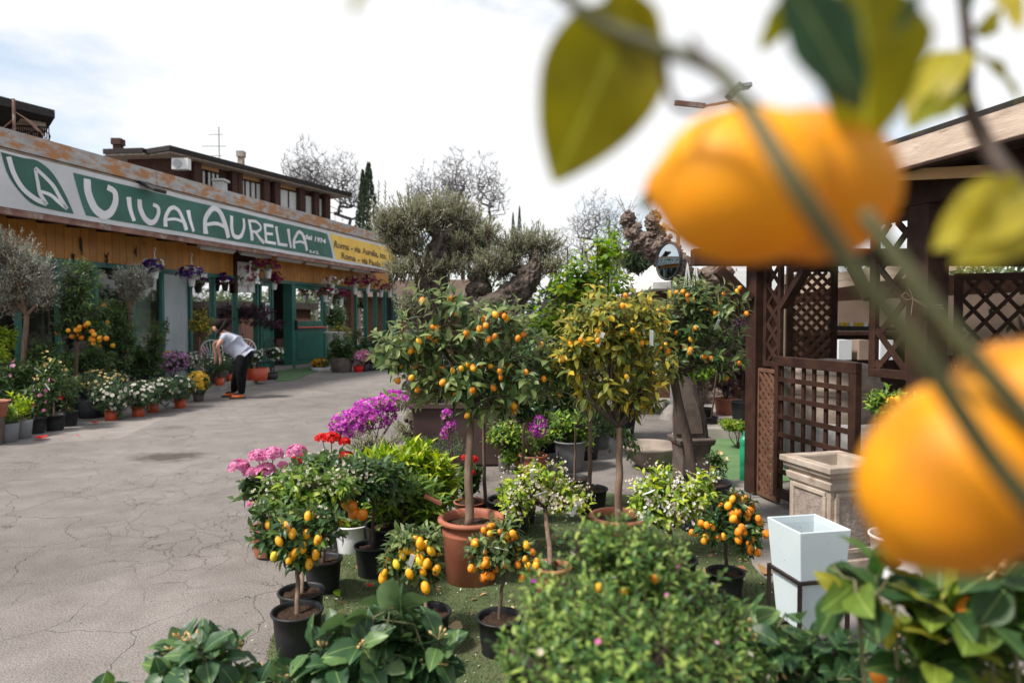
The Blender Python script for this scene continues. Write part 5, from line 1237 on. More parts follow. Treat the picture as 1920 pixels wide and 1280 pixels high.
# round side table with bottles
t_ = thing("side_table", "round table with bottles inside the kiosk right of the thick post", "table", P(1788, 716, 4.6) * 1)
p = P(1795, 716, 4.6); b = MB(); b.lathe([(.02, p.z), (.14, p.z), (.15, p.z - .012), (.14, p.z - .025), (.02, p.z - .03)], (p.x, p.y, 0), 24); b.build("table_top", M['stone'], t_, smooth=True); b = MB(); b.tube([(p.x, p.y, 0.02), (p.x, p.y, p.z - .03)], .03, 8); b.build("pedestal", M['dark_metal'], t_)
for dx, m_, h_, lab in ((-.03, 'yel_fl', .12, "yellow bottle on the round table inside the kiosk"), (-.08, 'wood_mid', .17, "brown bottle left of the yellow bottle on the round table")):
    b = MB(); b.lathe([(.02, 0), (.022, h_ * .6), (.018, h_ * .72), (.008, h_ * .8), (.008, h_)], (p.x + dx, p.y - .03, p.z + .001), 12, close=True); tag(b.build("bottle", M[m_], None, smooth=True), lab, "bottle")

# ------------------------------------------------------------------ stone basins and planters
def rect_pt(c, hx, hy, rot):
    ca, sa = math.cos(rot), math.sin(rot); return [Vector((c[0] + x * hx * ca - y * hy * sa, c[1] + x * hx * sa + y * hy * ca)) for x, y in ((-1, -1), (1, -1), (1, 1), (-1, 1))]
def sq_loft(mb, c, rot, prof, aspect=1.0):
    vs = []; 
    for (h, z) in prof:
        for p in rect_pt(c, h, h * aspect, rot): vs.append((p.x, p.y, z))
    fs = []
    for i in range(len(prof) - 1):
        for k in range(4): fs.append((i * 4 + k, i * 4 + (k + 1) % 4, (i + 1) * 4 + (k + 1) % 4, (i + 1) * 4 + k))
    fs.append((3, 2, 1, 0)); n = len(prof) - 1; fs.append((n * 4, n * 4 + 1, n * 4 + 2, n * 4 + 3)); return mb.add(vs, fs)
# pale stone planter: corners on the photo
zt = 0.66
def c_at(px, py, z): return G(px, py, z)
qf = c_at(1556, 878, zt); ql = c_at(1461, 850, zt); 
ed = (ql - qf); hw_ = ed.length / 2; rot = math.atan2(-ed.y, -ed.x) - math.pi  # edge direction
ex = ed.normalized(); ey = Vector((-ex.y, ex.x, 0)); ey = ey if ey.y > 0 else -ey
cen = qf + ex * hw_ + ey * hw_
rot = math.atan2(ex.y, ex.x)
t_ = thing("stone_planter", "square pale stone planter with moulded rim and rough side panels in front of the gate", "planter", (cen.x, cen.y, 0))
b = MB(); hw = hw_
sq_loft(b, (cen.x, cen.y), rot, [(hw * .86, .02), (hw * .86, .10), (hw * .80, .12), (hw * .80, zt - .15), (hw * .86, zt - .14), (hw * .88, zt - .10), (hw * .82, zt - .095), (hw * .82, zt - .085), (hw * .92, zt - .065), (hw * .93, zt - .045), (hw, zt - .035), (hw * 1.0, zt - .005), (hw * .985, zt), (hw * .68, zt + .001), (hw * .66, zt - .01), (hw * .62, zt - .16)])
b.build("planter_body", M['stone_pale'], t_, bevel=.004)
rough = mat("rough_stone", (0.24, 0.19, 0.165), (0.36, 0.30, 0.26), rough=0.95, scale=30, bump=0.006, bscale=70)
for k in range(4):
    a = rot + k * math.pi / 2; nx, ny = math.cos(a), math.sin(a); cc = Vector((cen.x + nx * hw * .801, cen.y + ny * hw * .801, (.12 + zt - .15) / 2 + .01))
    q = MB(); Mr = Matrix.Rotation(a, 3, 'Z'); hh = zt - .27 - .10
    for (yy, zz_, wy, wz) in ((0, hh / 2 + .02, hw * 1.3, .025), (0, -hh / 2 - .02, hw * 1.3, .025), (hw * .62, 0, .025, hh + .015), (-hw * .62, 0, .025, hh + .015)):
        q.box(cc + Mr @ Vector((.006, yy, zz_)), (.014, wy, wz), Mr)
    q.build("panel_frame", M['stone_pale'], t_, bevel=.003); q = MB(); q.box(cc, (.008, hw * 1.15, hh - .02), Mr); q.build("rough_panel", rough, t_)
# white tapered planter on an iron stand
zt = .72 * 1.0
zr = .61
qf = G(1500, 999, zr); ql = G(1438, 968, zr); ed = ql - qf; hw = ed.length / 2; ex = ed.normalized(); ey = Vector((-ex.y, ex.x, 0)); ey = ey if (ey.x > 0) else -ey
cen = qf + ex * hw + ey * hw; rot = math.atan2(ex.y, ex.x)
zb = zat(1188, qf.y + .02)
t_ = thing("square_planter", "tall tapered pale blue concrete planter in a black iron stand", "planter", (cen.x, cen.y, 0))
b = MB(); sq_loft(b, (cen.x, cen.y), rot, [(hw * .74, zb), (hw, zr - .004), (hw, zr), (hw * .93, zr), (hw * .90, zr - .03), (hw * .80, zb + .12)]); b.build("planter_body", M['planter_white'], t_, bevel=.004)
b = MB(); zs = zb + (zr - zb) * .50; cs = rect_pt((cen.x, cen.y), hw * .93, hw * .93, rot)
for k in range(4):
    p, q = cs[k], cs[(k + 1) % 4]; b.bar((p.x, p.y, zs), (q.x, q.y, zs), .014, .014); b.bar((p.x, p.y, .012), (p.x, p.y, zs + .006), .0145, .0145, up=(1, 0, 0)); b.bar((p.x, p.y, zb - .055), (q.x, q.y, zb - .055), .010, .010)
b.build("iron_stand", M['dark_metal'], t_)
M['stone_mid'] = mat('weathered_basin_stone', (0.15, 0.115, 0.095), (0.30, 0.25, 0.21), rough=.85, scale=4, bump=.002, bscale=60, c3=(.09, .06, .05), c3scale=5)
# round stone basin
p = G(1222, 893); Yb = p.y + .35; s_ = Yb / FPX; R_ = 56 * s_ * 1.0; zt = zat(832, Yb - R_ * .0)
c = P(1222, 640, Yb)
t_ = thing("stone_basin", "shallow round stone basin with a thick pale rim between the tree trunks", "basin", (c.x, c.y, 0))
b = MB(); b.lathe([(R_ * .34, 0), (R_ * .36, .02), (R_ * .62, zt * .30), (R_ * .88, zt * .62), (R_ * .95, zt * .80), (R_ * 1.03, zt * .84), (R_ * 1.05, zt * .94), (R_ * 1.02, zt), (R_ * .95, zt), (R_ * .90, zt * .95), (R_ * .84, zt * .6), (R_ * .5, zt * .35), (.01, zt * .3)], (c.x, c.y, 0), 40); b.build("basin_body", M['stone_mid'], t_, smooth=True)
b = MB(); h_ = P(1268, 826, Yb); b.tube(bezier_pts([h_ + Vector((-.04, 0, .02)), h_ + Vector((0, 0, .06)), h_ + Vector((.06, 0, .02)), h_ + Vector((.1, 0, -.05))], 5), [.035] * 16, 10); b.build("shell_handle", M['stone'], t_, smooth=True)
# wall fountain: tall tapering back slab on a box base
Yf = 5.9; t_ = thing("stone_fountain", "brown stone fountain with tall tapering back slab on a flared box base", "fountain", P(1300, 700, Yf) * 1)
b = MB(); c = P(1302, 860, Yf); s_ = Yf / FPX; zb0, zb1 = 0.0, zat(822, Yf)
sq_loft(b, (c.x, c.y + .12), .12, [(27 * s_, 0), (27 * s_, zb1 - .14), (29 * s_, zb1 - .07), (34 * s_, zb1 - .05), (36 * s_, zb1 - .01), (34 * s_, zb1), (25 * s_, zb1), (24 * s_, zb1 - .1)]); b.build("fountain_base", M['stone_dark'], t_, bevel=.006)
b = MB(); L_ = [(1262, 828), (1260, 780), (1262, 740), (1268, 715), (1276, 700)]; Rr = [(1325, 826), (1321, 790), (1312, 755), (1298, 722), (1284, 701)]
fr_ = [P(x, y, Yf + .02) for x, y in L_] + [P(x, y, Yf + .02) for x, y in reversed(Rr)]; bk = [v + Vector((.05, .10, 0)) for v in fr_]; n = len(fr_)
b.add(fr_ + bk, [tuple(range(n)), tuple(reversed(range(n, 2 * n)))] + [(i, i + n, (i + 1) % n + n, (i + 1) % n) for i in range(n)]); b.build("back_slab", M['stone_dark'], t_, bevel=.012)
ins = MB(); cc = sum(fr_, Vector()) / n; f2 = [cc + (v - cc) * .80 + Vector((0, -.012, 0)) for v in fr_]; f3 = [v + Vector((0, .008, 0)) for v in f2]; ins.add(f2 + f3, [tuple(range(n))] + [(i, (i + 1) % n, (i + 1) % n + n, i + n) for i in range(n)]); ins.build("slab_panel", M['stone_dark'], t_)
# green plastic can by the post
p = G(1396, 903); t_ = thing("water_can", "tall green plastic container beside the foot of the kiosk corner post", "container", p)
b = MB(); r_ = .045; h_ = .43; b.lathe([(r_ * .9, 0), (r_, .02), (r_, h_ * .3), (r_ * .92, h_ * .33), (r_, h_ * .36), (r_, h_ * .75), (r_ * .92, h_ * .78), (r_, h_ * .81), (r_, h_ * .92), (r_ * .5, h_)], p, 20, close=True); b.build("can_body", M['green_plastic'], t_, smooth=True); b = MB(); b.tube([p + Vector((0, 0, h_)), p + Vector((0, 0, h_ + .04))], .018, 10); b.build("cap", M['green_plastic'], t_)
# big brown square planter of the olive tree

# ------------------------------------------------------------------ the clipped olive tree in its brown box
def B(px, Y, z=0.014): return Vector((P(px, 600, Y).x, Y, z))
Yo = 7.55
t_ = thing("olive_tree", "old clipped olive with twisted trunks and cloud-shaped pads in a brown box", "tree", B(880, Yo, 0))
b = MB(); s_ = Yo / FPX; zt = zat(757, Yo - .7)
sq_loft(b, (B(893, Yo).x, Yo), 0.03, [(.56, 0), (.60, .02), (.64, zt - .06), (.67, zt - .055), (.67, zt), (.62, zt), (.60, zt - .08)]); b.build("box_planter", M['brown_pot'], t_, bevel=.008)
def otr(name, pts, rr, n=18, m='bark_olive', k=8):
    b = MB(); ps = bezier_pts([P(a[0], a[1], a[2] if len(a) > 2 else Yo) for a in pts], k); K_ = len(ps)
    base = [np.interp(i / (K_ - 1), np.linspace(0, 1, len(rr)), rr) for i in range(K_)]
    b.tube(ps, [r * (1 + .13 * math.sin(i * .9) + random.uniform(-.07, .07)) for i, r in enumerate(base)], n)
    o = b.build(name, M[m], t_, smooth=True); s = o.modifiers.new("subsurf", 'SUBSURF'); s.levels = s.render_levels = 2
    tx = bpy.data.textures.new("bark_folds", 'CLOUDS'); tx.noise_scale = .09; d = o.modifiers.new("displace", 'DISPLACE'); d.texture = tx; d.strength = .09 * (rr[0] / .2)
    tx = bpy.data.textures.new('bark_fissures', 'CLOUDS'); tx.noise_scale = .03; d = o.modifiers.new('fissures', 'DISPLACE'); d.texture = tx; d.strength = .055; return o
otr("trunk", [(815, 800), (800, 720), (792, 650), (806, 570), (812, 510), (822, 450), (800, 415)], [.23, .20, .17, .16, .16, .09, .04])
otr("trunk", [(850, 790), (868, 700), (890, 630), (925, 580, Yo - .1), (975, 545, Yo - .15), (1002, 500, Yo - .1), (1008, 462)], [.20, .18, .17, .18, .15, .09, .05])
otr("trunk_stump", [(880, 640), (890, 580), (898, 540), (897, 508)], [.15, .14, .13, .10])
otr("cut_log", [(925, 660, Yo - .2), (945, 625, Yo - .25), (962, 585, Yo - .3)], [.07, .07, .05], m='bark_plane')
otr("limb", [(822, 450), (850, 430), (885, 410)], [.07, .05, .03], 8); otr("limb", [(812, 500), (770, 480), (735, 470)], [.07, .05, .02], 8); otr("limb", [(990, 520), (950, 495), (915, 485)], [.07, .05, .02], 8)
otr("limb", [(800, 640), (780, 600), (770, 575)], [.07, .05, .02], 8); otr("limb", [(800, 760), (790, 765), (760, 790)], [.08, .06, .03], 8)
pads = [(770, 405, 62, 40), (835, 395, 62, 38), (735, 420, 40, 34), (880, 415, 35, 30), (760, 458, 52, 24), (790, 498, 66, 22), (845, 490, 40, 18), (745, 500, 30, 16),
        (965, 458, 52, 34), (1015, 458, 45, 34), (925, 485, 45, 26), (1035, 490, 30, 18), (915, 430, 26, 20), (895, 505, 30, 16), (768, 568, 34, 26), (755, 440, 34, 24), (1000, 505, 34, 16), (860, 450, 34, 20), (945, 500, 34, 18), (800, 772, 42, 26), (770, 800, 36, 20)]
for pd in pads:
    c = P(pd[0], pd[1], Yo + random.uniform(-.15, .15)); lb = [(tuple(c), (pd[2] * s_, pd[2] * s_ * .9, pd[3] * s_))]
    nt_ = int(pd[2] * pd[3] * .14); A = grow(lb, nt_, 12, .060, tl=.19, up=.9, shell=.5, spread=.6, ang=(15, 55), flat_bottom=.5)
    joined("leaf_pad", 'olive', A[0], A[1], A[2], A[3], M['leaf_olive'], t_, kind='stuff')
    b = MB(); limbs(b, c - Vector((0, 0, pd[3] * s_ * .8)), lb, 5, .02, A[4][::2], .004, tn=3); b.build("twigs", M['bark_dark'], t_)
ups = MB(); Aw = [[], [], [], []]
for px, py, dy in ((709, 385, -45), (722, 385, -45), (766, 385, -38), (925, 415, -5), (748, 385, -20), (860, 380, -20), (900, 395, -25)):
    a = P(px, py, Yo); e = P(px + random.uniform(-4, 4), py + dy, Yo); ups.tube([a, e], [.006, .002], 4); L_ = (e - a)
    for i in range(16):
        f = i / 16; ph = i * 2.4; Aw[0].append(a + L_ * f); Aw[1].append((math.cos(ph) * .6, math.sin(ph) * .6, .9)); Aw[2].append((0, -1, .3)); Aw[3].append(.055 * (1 - .3 * f))
ups.build("shoots", M['bark_dark'], t_); joined("shoot_leaves", 'olive', *[np.array([tuple(q) if not np.isscalar(q) else q for q in w]) for w in Aw], M['leaf_olive'], t_, kind='stuff')

# low olive-like shrubs round its foot
bush("olive_shrub", "low grey-green olive shrub between the bougainvillea and the geraniums", "shrub", B(695, 6.0), (.17, .26, M['black_pot']), [(690, 832, 42, 22), (728, 828, 34, 22)], 6.0, .045, 'olive', M['leaf_olive'], 150, 10, up=.7)
bush("olive_shrub", "grey-leaved shrub under the clipped olive in front of its brown box", "shrub", B(800, 6.2), (.2, .28, M['black_pot']), [(785, 842, 40, 24), (840, 838, 42, 26)], 6.2, .04, 'olive', M['leaf_gre'], 170, 10, up=.6)
# bougainvillea
bush("bougainvillea", "magenta bougainvillea spilling over the asphalt edge left of the olive tree", "shrub", B(700, 6.6), (.2, .28, M['black_pot']), [(660, 795, 38, 24), (700, 775, 42, 26), (740, 752, 36, 18), (635, 805, 14, 12)], 6.6, .05, 'citrus3', M['leaf_bright'], 150, 7,
     flowers=[('bract', 520, .05, M['mag_fl'])], fup=.4)
bush("bougainvillea", "small magenta bougainvillea spray in front of the brown box right of the olive trunk", "shrub", B(838, 5.6), (.1, .16, M['black_pot']), [(838, 780, 8, 12), (843, 800, 10, 14), (834, 812, 6, 10)], 5.6, .035, 'citrus3', M['leaf_bright'], 30, 6, flowers=[('bract', 60, .035, M['mag_fl'])])
bush("bougainvillea", "magenta bougainvillea sprays behind the middle trunks", "shrub", B(1000, 6.5), (.13, .2, M['terracotta']), [(978, 775, 14, 20), (1008, 800, 16, 20)], 6.5, .035, 'citrus3', M['leaf_bright'], 30, 6, flowers=[('bract', 170, .04, M['mag_fl'])])

# bright climbers on stakes
t_, lb_, A_ = tree_plant("climbing_vine", "tall bright lime-green climber with rounded leaves on stakes right of the olive", "climber", B(1090, 8.3), (.2, .3, M['black_pot']), (1090, 640), [(1075, 520, 62, 50), (1035, 590, 48, 48), (1130, 480, 30, 44), (1100, 590, 50, 40)], 8.3, .085, 'round', M['leaf_vine'], 230, 7, tl=.3, up=.9, droop=.25, K=7, shell=.2)
b = MB()
for px in (1062, 1090, 1118, 1139): b.tube([P(px, 700, 8.25), P(px + 2, 462, 8.25)], .009, 5)
b.build("stakes", M['bark_dark'], t_)
t_, lb_, A_ = tree_plant("climbing_vine", "lime-green climber reaching a thin point against the sky left of the pollarded tree", "climber", B(1165, 8.8), (.2, .3, M['black_pot']), (1165, 640), [(1165, 560, 38, 60), (1150, 455, 14, 38), (1205, 590, 35, 35)], 8.8, .08, 'round', M['leaf_vine'], 150, 7, tl=.3, up=1.0, droop=.25, K=6, shell=.2)

# ------------------------------------------------------------------ middle distance behind the bed
gC = "potted plants standing on the asphalt behind the bed"
tree_plant("potted_tree", "slim young citrus in a black pot standing alone on asphalt behind the trunks", "potted tree", G(1025, 846), (.15, .23, M['black_pot']), (1022, 790), [(1022, 755, 32, 34)], 7.9, .08, 'citrus3', M['leaf_bright'], 60, 8, gC, K=5)
bush("potted_shrub", "leafy citrus shrub in a scuffed grey pot with a white label behind the yellowing tree", "potted plant", G(1069, 881), (.155, .30, M['grey_pot']), [(1058, 800, 40, 36), (1090, 815, 30, 28)], 6.9, .085, 'citrus3', M['leaf_bright'], 110, 9, gC, nsingle=60)
bush("potted_shrub", "broad-leaved plant in a small grey pot farther back on the asphalt", "potted plant", G(1122, 840), (.14, .2, M['grey_pot']), [(1120, 805, 24, 16)], 8.1, .1, 'citrus3', M['leaf_dark'], 30, 7, gC)
bush("potted_shrub", "dark leafy shrub in a black pot behind the grey-potted citrus", "potted plant", G(1092, 858), (.2, .3, M['black_pot']), [(1100, 760, 42, 40)], 7.5, .08, 'citrus3', M['leaf_dark'], 100, 9, gC)
bush("potted_shrub", "bushy citrus with yellow tips and white blossom in a terracotta pot by the brown box", "potted plant", G(985, 872), (.15, .2, M['terracotta']), [(950, 815, 38, 30), (990, 830, 38, 30), (960, 850, 34, 18)], 6.7, .07, 'citrus3', M['leaf_bright'], 170, 9, gC, flowers=[('f5n', 50, .02, M['cream_fl'])], potkind='terra')
b = MB(); p = G(946, 884); b.bar(p + Vector((0, .02, .0)), p + Vector((.0, .06, .16)), .12, .015, up=(0, -1, 0)); tag(b.build("slate_sign", M['concrete'], None), "small grey slab leaning on the asphalt left of the blossom plant", "slab")
tree_plant("willow_leaved_tree", "slim tree with drooping narrow dark leaves hanging beside the yellowing tree", "potted tree", B(1078, 5.55), (.13, .2, M['black_pot']), (1079, 800), [(1140, 790, 40, 44), (1180, 830, 22, 40), (1110, 740, 40, 40)], 5.55, .07, 'narrow', M['leaf_dark'], 80, 7, K=5, droop=1.1, up=-.3, trunk_r=.010)
tree_plant("potted_tree", "standard citrus with straight bare trunk in the black pot right of the blossom plant", "potted tree", G(1105, 962), (.137, .20, M['black_pot']), (1107, 770), [(1060, 720, 50, 45), (1020, 690, 50, 50)], 5.25, .075, 'citrus3', M['leaf_dark'], 150, 8, trunk_r=.018, flowers=[('f5n', 30, .02, M['cream_fl'])])
tree_plant("potted_tree", "slender citrus trunk in the wide black pot just right of the big terracotta pot", "potted tree", G(911, 990), (.125, .18, M['black_pot']), (905, 782), [(945, 740, 45, 40), (900, 730, 40, 40), (985, 760, 35, 30)], 4.75, .075, 'citrus3', M['leaf_dark'], 150, 8, trunk_r=.014, nsingle=80)
tree_plant("potted_tree", "slender leaning trunk rising behind the white blossom plant", "potted tree", B(975, 5.0), (.13, .22, M['black_pot']), (984, 790), [(1010, 720, 45, 45), (985, 680, 45, 40)], 5.0, .075, 'citrus3', M['leaf_dark'], 130, 8, trunk_r=.014)
# purple loropetalum and pots on the platform
gP = "purple-leaved shrubs in terracotta pots on the concrete platform"
for px, Yq, lab in ((1300, 9.7, "purple-leaved shrub in the leftmost terracotta pot on the concrete platform"), (1362, 9.9, "purple-leaved shrub in the terracotta pot nearest the kiosk post")):
    bush("purple_shrub", lab, "potted plant", B(px, Yq, .13), (.16, .24, M['terracotta']), [(px - 2, 690, 34, 44), (px + 14, 640, 30, 50)], Yq, .06, 'tiny', M['leaf_purple'], 260, 12, gP, flowers=[('f5n', 12, .04, M['pink_fl'])])
bush("purple_shrub", "purple-leaved shrub in a black pot behind the kiosk corner post", "potted plant", B(1398, 9.0, .13), (.18, .3, M['black_pot']), [(1398, 640, 36, 50), (1395, 700, 28, 30)], 9.0, .06, 'tiny', M['leaf_purple'], 240, 12)
bush("potted_shrub", "bright green broad-leaved plant among the purple shrubs", "potted plant", B(1318, 9.1, .13), (.13, .2, M['black_pot']), [(1312, 698, 26, 16)], 9.1, .12, 'citrus3', M['leaf_vine'], 30, 7)
tree_plant("potted_sapling", "thin bare stake-like sapling in a black grow bag at the edge of the green turf", "potted tree", G(1333, 812), (.085, .22, M['black_pot']), (1346, 690), [(1348, 640, 38, 40)], 8.6, .06, 'citrus3', M['leaf_dark'], 60, 8, trunk_r=.012)
bush("ivy_patch", "low patch of green weeds on the turf below the platform", "weeds", B(1385, 7.9), None, [(1372, 795, 26, 10), (1400, 800, 22, 8)], 7.9, .05, 'tiny', M['leaf_vine'], 160, 8)
bush("potted_shrub", "small dark plant with pale yellow flower at the foot of the fountain", "potted plant", B(1347, 5.6), (.1, .12, M['black_pot']), [(1344, 862, 18, 16), (1350, 880, 12, 10)], 5.6, .07, 'citrus3', M['leaf_dark'], 20, 7, flowers=[('f5', 5, .05, M['peach_fl'])])
bush("far_shrubs", "mixed green shrubs far back between the climbers and the platform", "shrubs", B(1230, 11), None, [(1180, 700, 50, 50), (1000, 640, 60, 50), (1080, 680, 70, 50), (960, 690, 50, 50), (1240, 650, 40, 40)], 11, .10, 'tiny', M['far_leaf'], 900, 12)
bush("far_shrubs", "dense dark nursery stock rows seen low between the tree crowns", "shrubs", B(1150, 13), None, [(1050, 640, 60, 30), (1130, 630, 60, 30), (1210, 635, 50, 30), (1290, 630, 50, 34), (1370, 630, 50, 34)], 13, .12, 'tiny', M['leaf_bright'], 800, 12)

# ------------------------------------------------------------------ main bed, standards first
TP = M['terracotta']; BP = M['black_pot']
tree_plant("potted_kumquat_tree", "main kumquat tree with grey-green leaves and oval fruit in the large terracotta pot", "kumquat tree", G(884, 1088), (.178, .375, TP), (880, 765),
           [(880, 640, 92, 80), (770, 640, 78, 62), (990, 690, 78, 68), (850, 570, 70, 40), (800, 720, 70, 42), (945, 600, 60, 45), (730, 655, 42, 40), (1035, 720, 45, 45), (880, 700, 90, 52), (930, 745, 70, 34)], 4.05, .098, 'citrus', M['leaf_kum'], 250, 8,
           fruits=('kumquat', "kumquat", 66, .041, -.1, 2), nsingle=300, trunk_r=.027, K=9, potkind='terra', tl=.13, up=.55, limb_r=.02, wig=.006, lean=(G(884, 1088).x - .012, G(884, 1088).y, .32), shell=.35)
fruit('kumquat', "kumquat", P(868, 984, 3.86), .045, bpy.data.objects["potted_kumquat_tree"])
tree_plant("potted_kumquat_tree", "citrus tree with yellowing leaves on a straight thick trunk in a terracotta pot", "kumquat tree", B(1163, 4.0), (.165, .34, TP), (1160, 800),
           [(1120, 620, 78, 60), (1190, 640, 70, 70), (1080, 660, 62, 60), (1140, 580, 80, 44), (1215, 590, 50, 50), (1110, 720, 70, 50), (1190, 730, 70, 42), (1240, 700, 40, 40)], 4.0, .082, 'citrus', M['leaf_yel'], 290, 8,
           fruits=('kumquat', "kumquat", 16, .038, 0, 1), nsingle=300, trunk_r=.024, K=9, potkind='terra', tl=.12, up=.5, droop=.3, tags=2, limb_r=.022, wig=.008, shell=.35)
tree_plant("potted_kumquat_tree", "kumquat tree full of orange fruit on a dark leaning trunk beside the kiosk post", "kumquat tree", B(1318, 4.85), (.20, .34, BP), (1262, 700),
           [(1290, 590, 70, 62), (1345, 570, 55, 48), (1235, 600, 50, 55), (1300, 650, 80, 50), (1360, 650, 42, 55), (1250, 680, 40, 40), (1310, 545, 50, 30)], 4.8, .085, 'citrus', M['leaf_kum'], 240, 8,
           fruits=('kumquat', "kumquat", 58, .037, -.1, 2), nsingle=220, trunk_r=.038, trunk_m=M['bark_dark'], K=8, tags=1, droop=.2, lean=(B(1312, 4.85).x, 4.85, .28), shell=.35)
for q in (): pass
# white-blossom plants
tree_plant("blossoming_citrus", "citrus covered in white blossom buds with bent trunk in the small terracotta pot", "potted tree", G(1035, 1128), (.092, .20, TP), (1022, 950),
           [(985, 910, 48, 34), (1060, 930, 52, 30), (1020, 890, 45, 28), (970, 945, 34, 22)], 3.9, .060, 'citrus', M['leaf_lime'], 95, 8, nsingle=200, trunk_r=.016, potkind='terra', K=6,
           flowers=[('f5n', 150, .020, M['cream_fl'], .3), ('dot', 420, .015, M['cream_fl'], .2)], tags=3)
bush("citrus_seedling", "small dark rosette seedling sprouting in the small terracotta pot", "seedling", P(1035, 1108, 3.62), None, [(1040, 1075, 18, 22)], 3.6, .075, 'citrus', M['leaf_dark'], 7, 6, nsingle=40)
tree_plant("blossoming_citrus", "round-headed citrus with lime leaves and white blossom right of the yellowing tree's trunk", "potted tree", B(1262, 3.55), (.13, .24, BP), (1258, 1000),
           [(1230, 905, 48, 34), (1285, 925, 50, 40), (1250, 950, 60, 34), (1215, 935, 34, 34), (1325, 895, 26, 18)], 3.6, .062, 'citrus', M['leaf_lime'], 120, 8, nsingle=260, trunk_r=.014, K=7,
           flowers=[('f5n', 170, .020, M['white_fl'], .2), ('dot', 400, .015, M['cream_fl'], .1)], tags=1)
# small fruiting standards
gS = "small fruiting kumquat standards in black pots"
tree_plant("small_kumquat", "small round-headed kumquat with crowded orange fruit in the black pot at front centre", "kumquat tree", G(937, 1226), (.098, .175, BP), (944, 1075),
           [(940, 1025, 46, 40), (905, 1035, 32, 30), (980, 1045, 26, 34), (945, 990, 30, 20)], 3.1, .060, 'citrus', M['leaf_kum'], 90, 8, gS, fruits=('kumquat', "kumquat", 46, .038, -.2, 3), nsingle=260, trunk_r=.009, tags=1, tl=.07, trunk_m=M['bark_dark'])
tree_plant("small_kumquat", "small kumquat hung with orange fruit clusters beside the white planter", "kumquat tree", G(1360, 1125), (.095, .16, BP), (1362, 1000),
           [(1365, 975, 46, 40), (1330, 985, 30, 30), (1400, 990, 30, 40), (1370, 940, 40, 20), (1395, 1030, 24, 22)], 3.45, .070, 'citrus', M['leaf_dark'], 85, 8, gS, fruits=('kumquat', "kumquat", 40, .044, -.1, 3), nsingle=260, trunk_r=.010, trunk_m=M['bark_dark'], tl=.08)
tree_plant("small_lemon_tree", "small standard with pear-shaped yellow fruit in the front left black pot", "lemon tree", G(558, 1224), (.108, .20, BP), (557, 1060),
           [(560, 985, 58, 42), (515, 1000, 38, 34), (610, 985, 38, 36), (560, 1030, 60, 26), (500, 960, 30, 24)], 3.13, .066, 'citrus', M['leaf_dark'], 140, 8, gS, fruits=('limequat', "lemon", 20, .050, .1, 2), nsingle=300, trunk_r=.012, tl=.08, flowers=[('f5n', 40, .018, M['cream_fl'])])
tree_plant("small_lemon_tree", "bushy standard with pear-shaped fruit and white label left of the large terracotta pot", "lemon tree", G(800, 1222), (.105, .19, BP), (792, 1100),
           [(770, 1040, 46, 44), (805, 1010, 30, 30), (750, 1060, 32, 30), (800, 1070, 32, 34), (770, 1000, 34, 20)], 3.2, .066, 'citrus', M['leaf_kum'], 115, 8, gS, fruits=('limequat', "lemon", 24, .054, .1, 2), nsingle=300, trunk_r=.010, tl=.08, tags=1)
fruit('limequat', "lemon", P(814, 1150, 3.12), .04, bpy.data.objects["small_lemon_tree.001"])
tree_plant("potted_citrus", "leafy citrus with creamy blossom in the second black pot behind the front left one", "potted tree", G(566, 1182), (.105, .20, BP), (568, 1040),
           [(560, 910, 60, 40), (520, 935, 44, 40), (610, 925, 44, 36), (640, 905, 40, 30)], 3.5, .065, 'citrus', M['leaf_bright'], 150, 8, nsingle=200, trunk_r=.012, K=7, flowers=[('f5n', 150, .018, M['cream_fl'])], tags=0)
tree_plant("potted_citrus", "glossy-leaved citrus in the black pot between the front left pots and the white pot", "potted tree", G(606, 1110), (.10, .19, BP), (612, 1000),
           [(650, 890, 54, 36), (600, 880, 48, 34), (690, 900, 36, 30)], 3.75, .075, 'citrus', M['leaf_dark'], 110, 8, nsingle=160, trunk_r=.012, K=6, flowers=[('f5n', 90, .018, M['cream_fl'])])
tree_plant("potted_orange_tree", "citrus with four large orange fruits on a dark trunk in the middle black pot", "orange tree", G(700, 1080), (.105, .19, BP), (700, 945),
           [(690, 900, 54, 34), (650, 920, 38, 36), (740, 905, 44, 34), (700, 875, 50, 22)], 3.85, .075, 'citrus', M['leaf_dark'], 120, 8, nsingle=200, trunk_r=.011, trunk_m=M['bark_dark'])
ot = bpy.data.objects["potted_orange_tree"]
for px, py, s_ in ((646, 942, .078), (659, 952, .07), (661, 966, .066), (681, 967, .068)): fruit('lemon' if px == 646 else 'round', "orange_fruit", P(px, py - 14, 3.65), s_, ot, .25)
bush("geranium", "round-leaved geranium in the ribbed white pot behind the black pots", "potted plant", G(662, 1034), (.115, .19, M['white_pot']), [(655, 985, 34, 18), (690, 985, 24, 14)], 4.45, .06, 'round', M['leaf_bright'], 40, 6, nsingle=80)
# lime-leaved bushes
gL = "bright lime-leaved bushes in the middle of the bed"
for px, Yq, lab, lob in ((720, 4.4, "lime-leaved bush behind the four-orange citrus", [(700, 895, 52, 40), (740, 870, 40, 34)]), (790, 4.5, "lime-leaved bush with the tallest yellow tips left of the large terracotta pot", [(800, 890, 50, 42), (770, 860, 36, 30), (830, 905, 30, 38)]), (735, 4.1, "lower darker lime-leaved bush in front of its taller neighbours", [(765, 930, 50, 34), (810, 945, 40, 32), (725, 940, 34, 30)])):
    bush("lime_leaved_bush", lab, "potted plant", B(px, Yq), (.16, .26, BP), lob, Yq, .125, 'narrow', M['leaf_lime'] if px != 735 else M['leaf_bright'], 95, 9, gL, nsingle=220, up=1.2, tl=.13, ang=(25, 60))
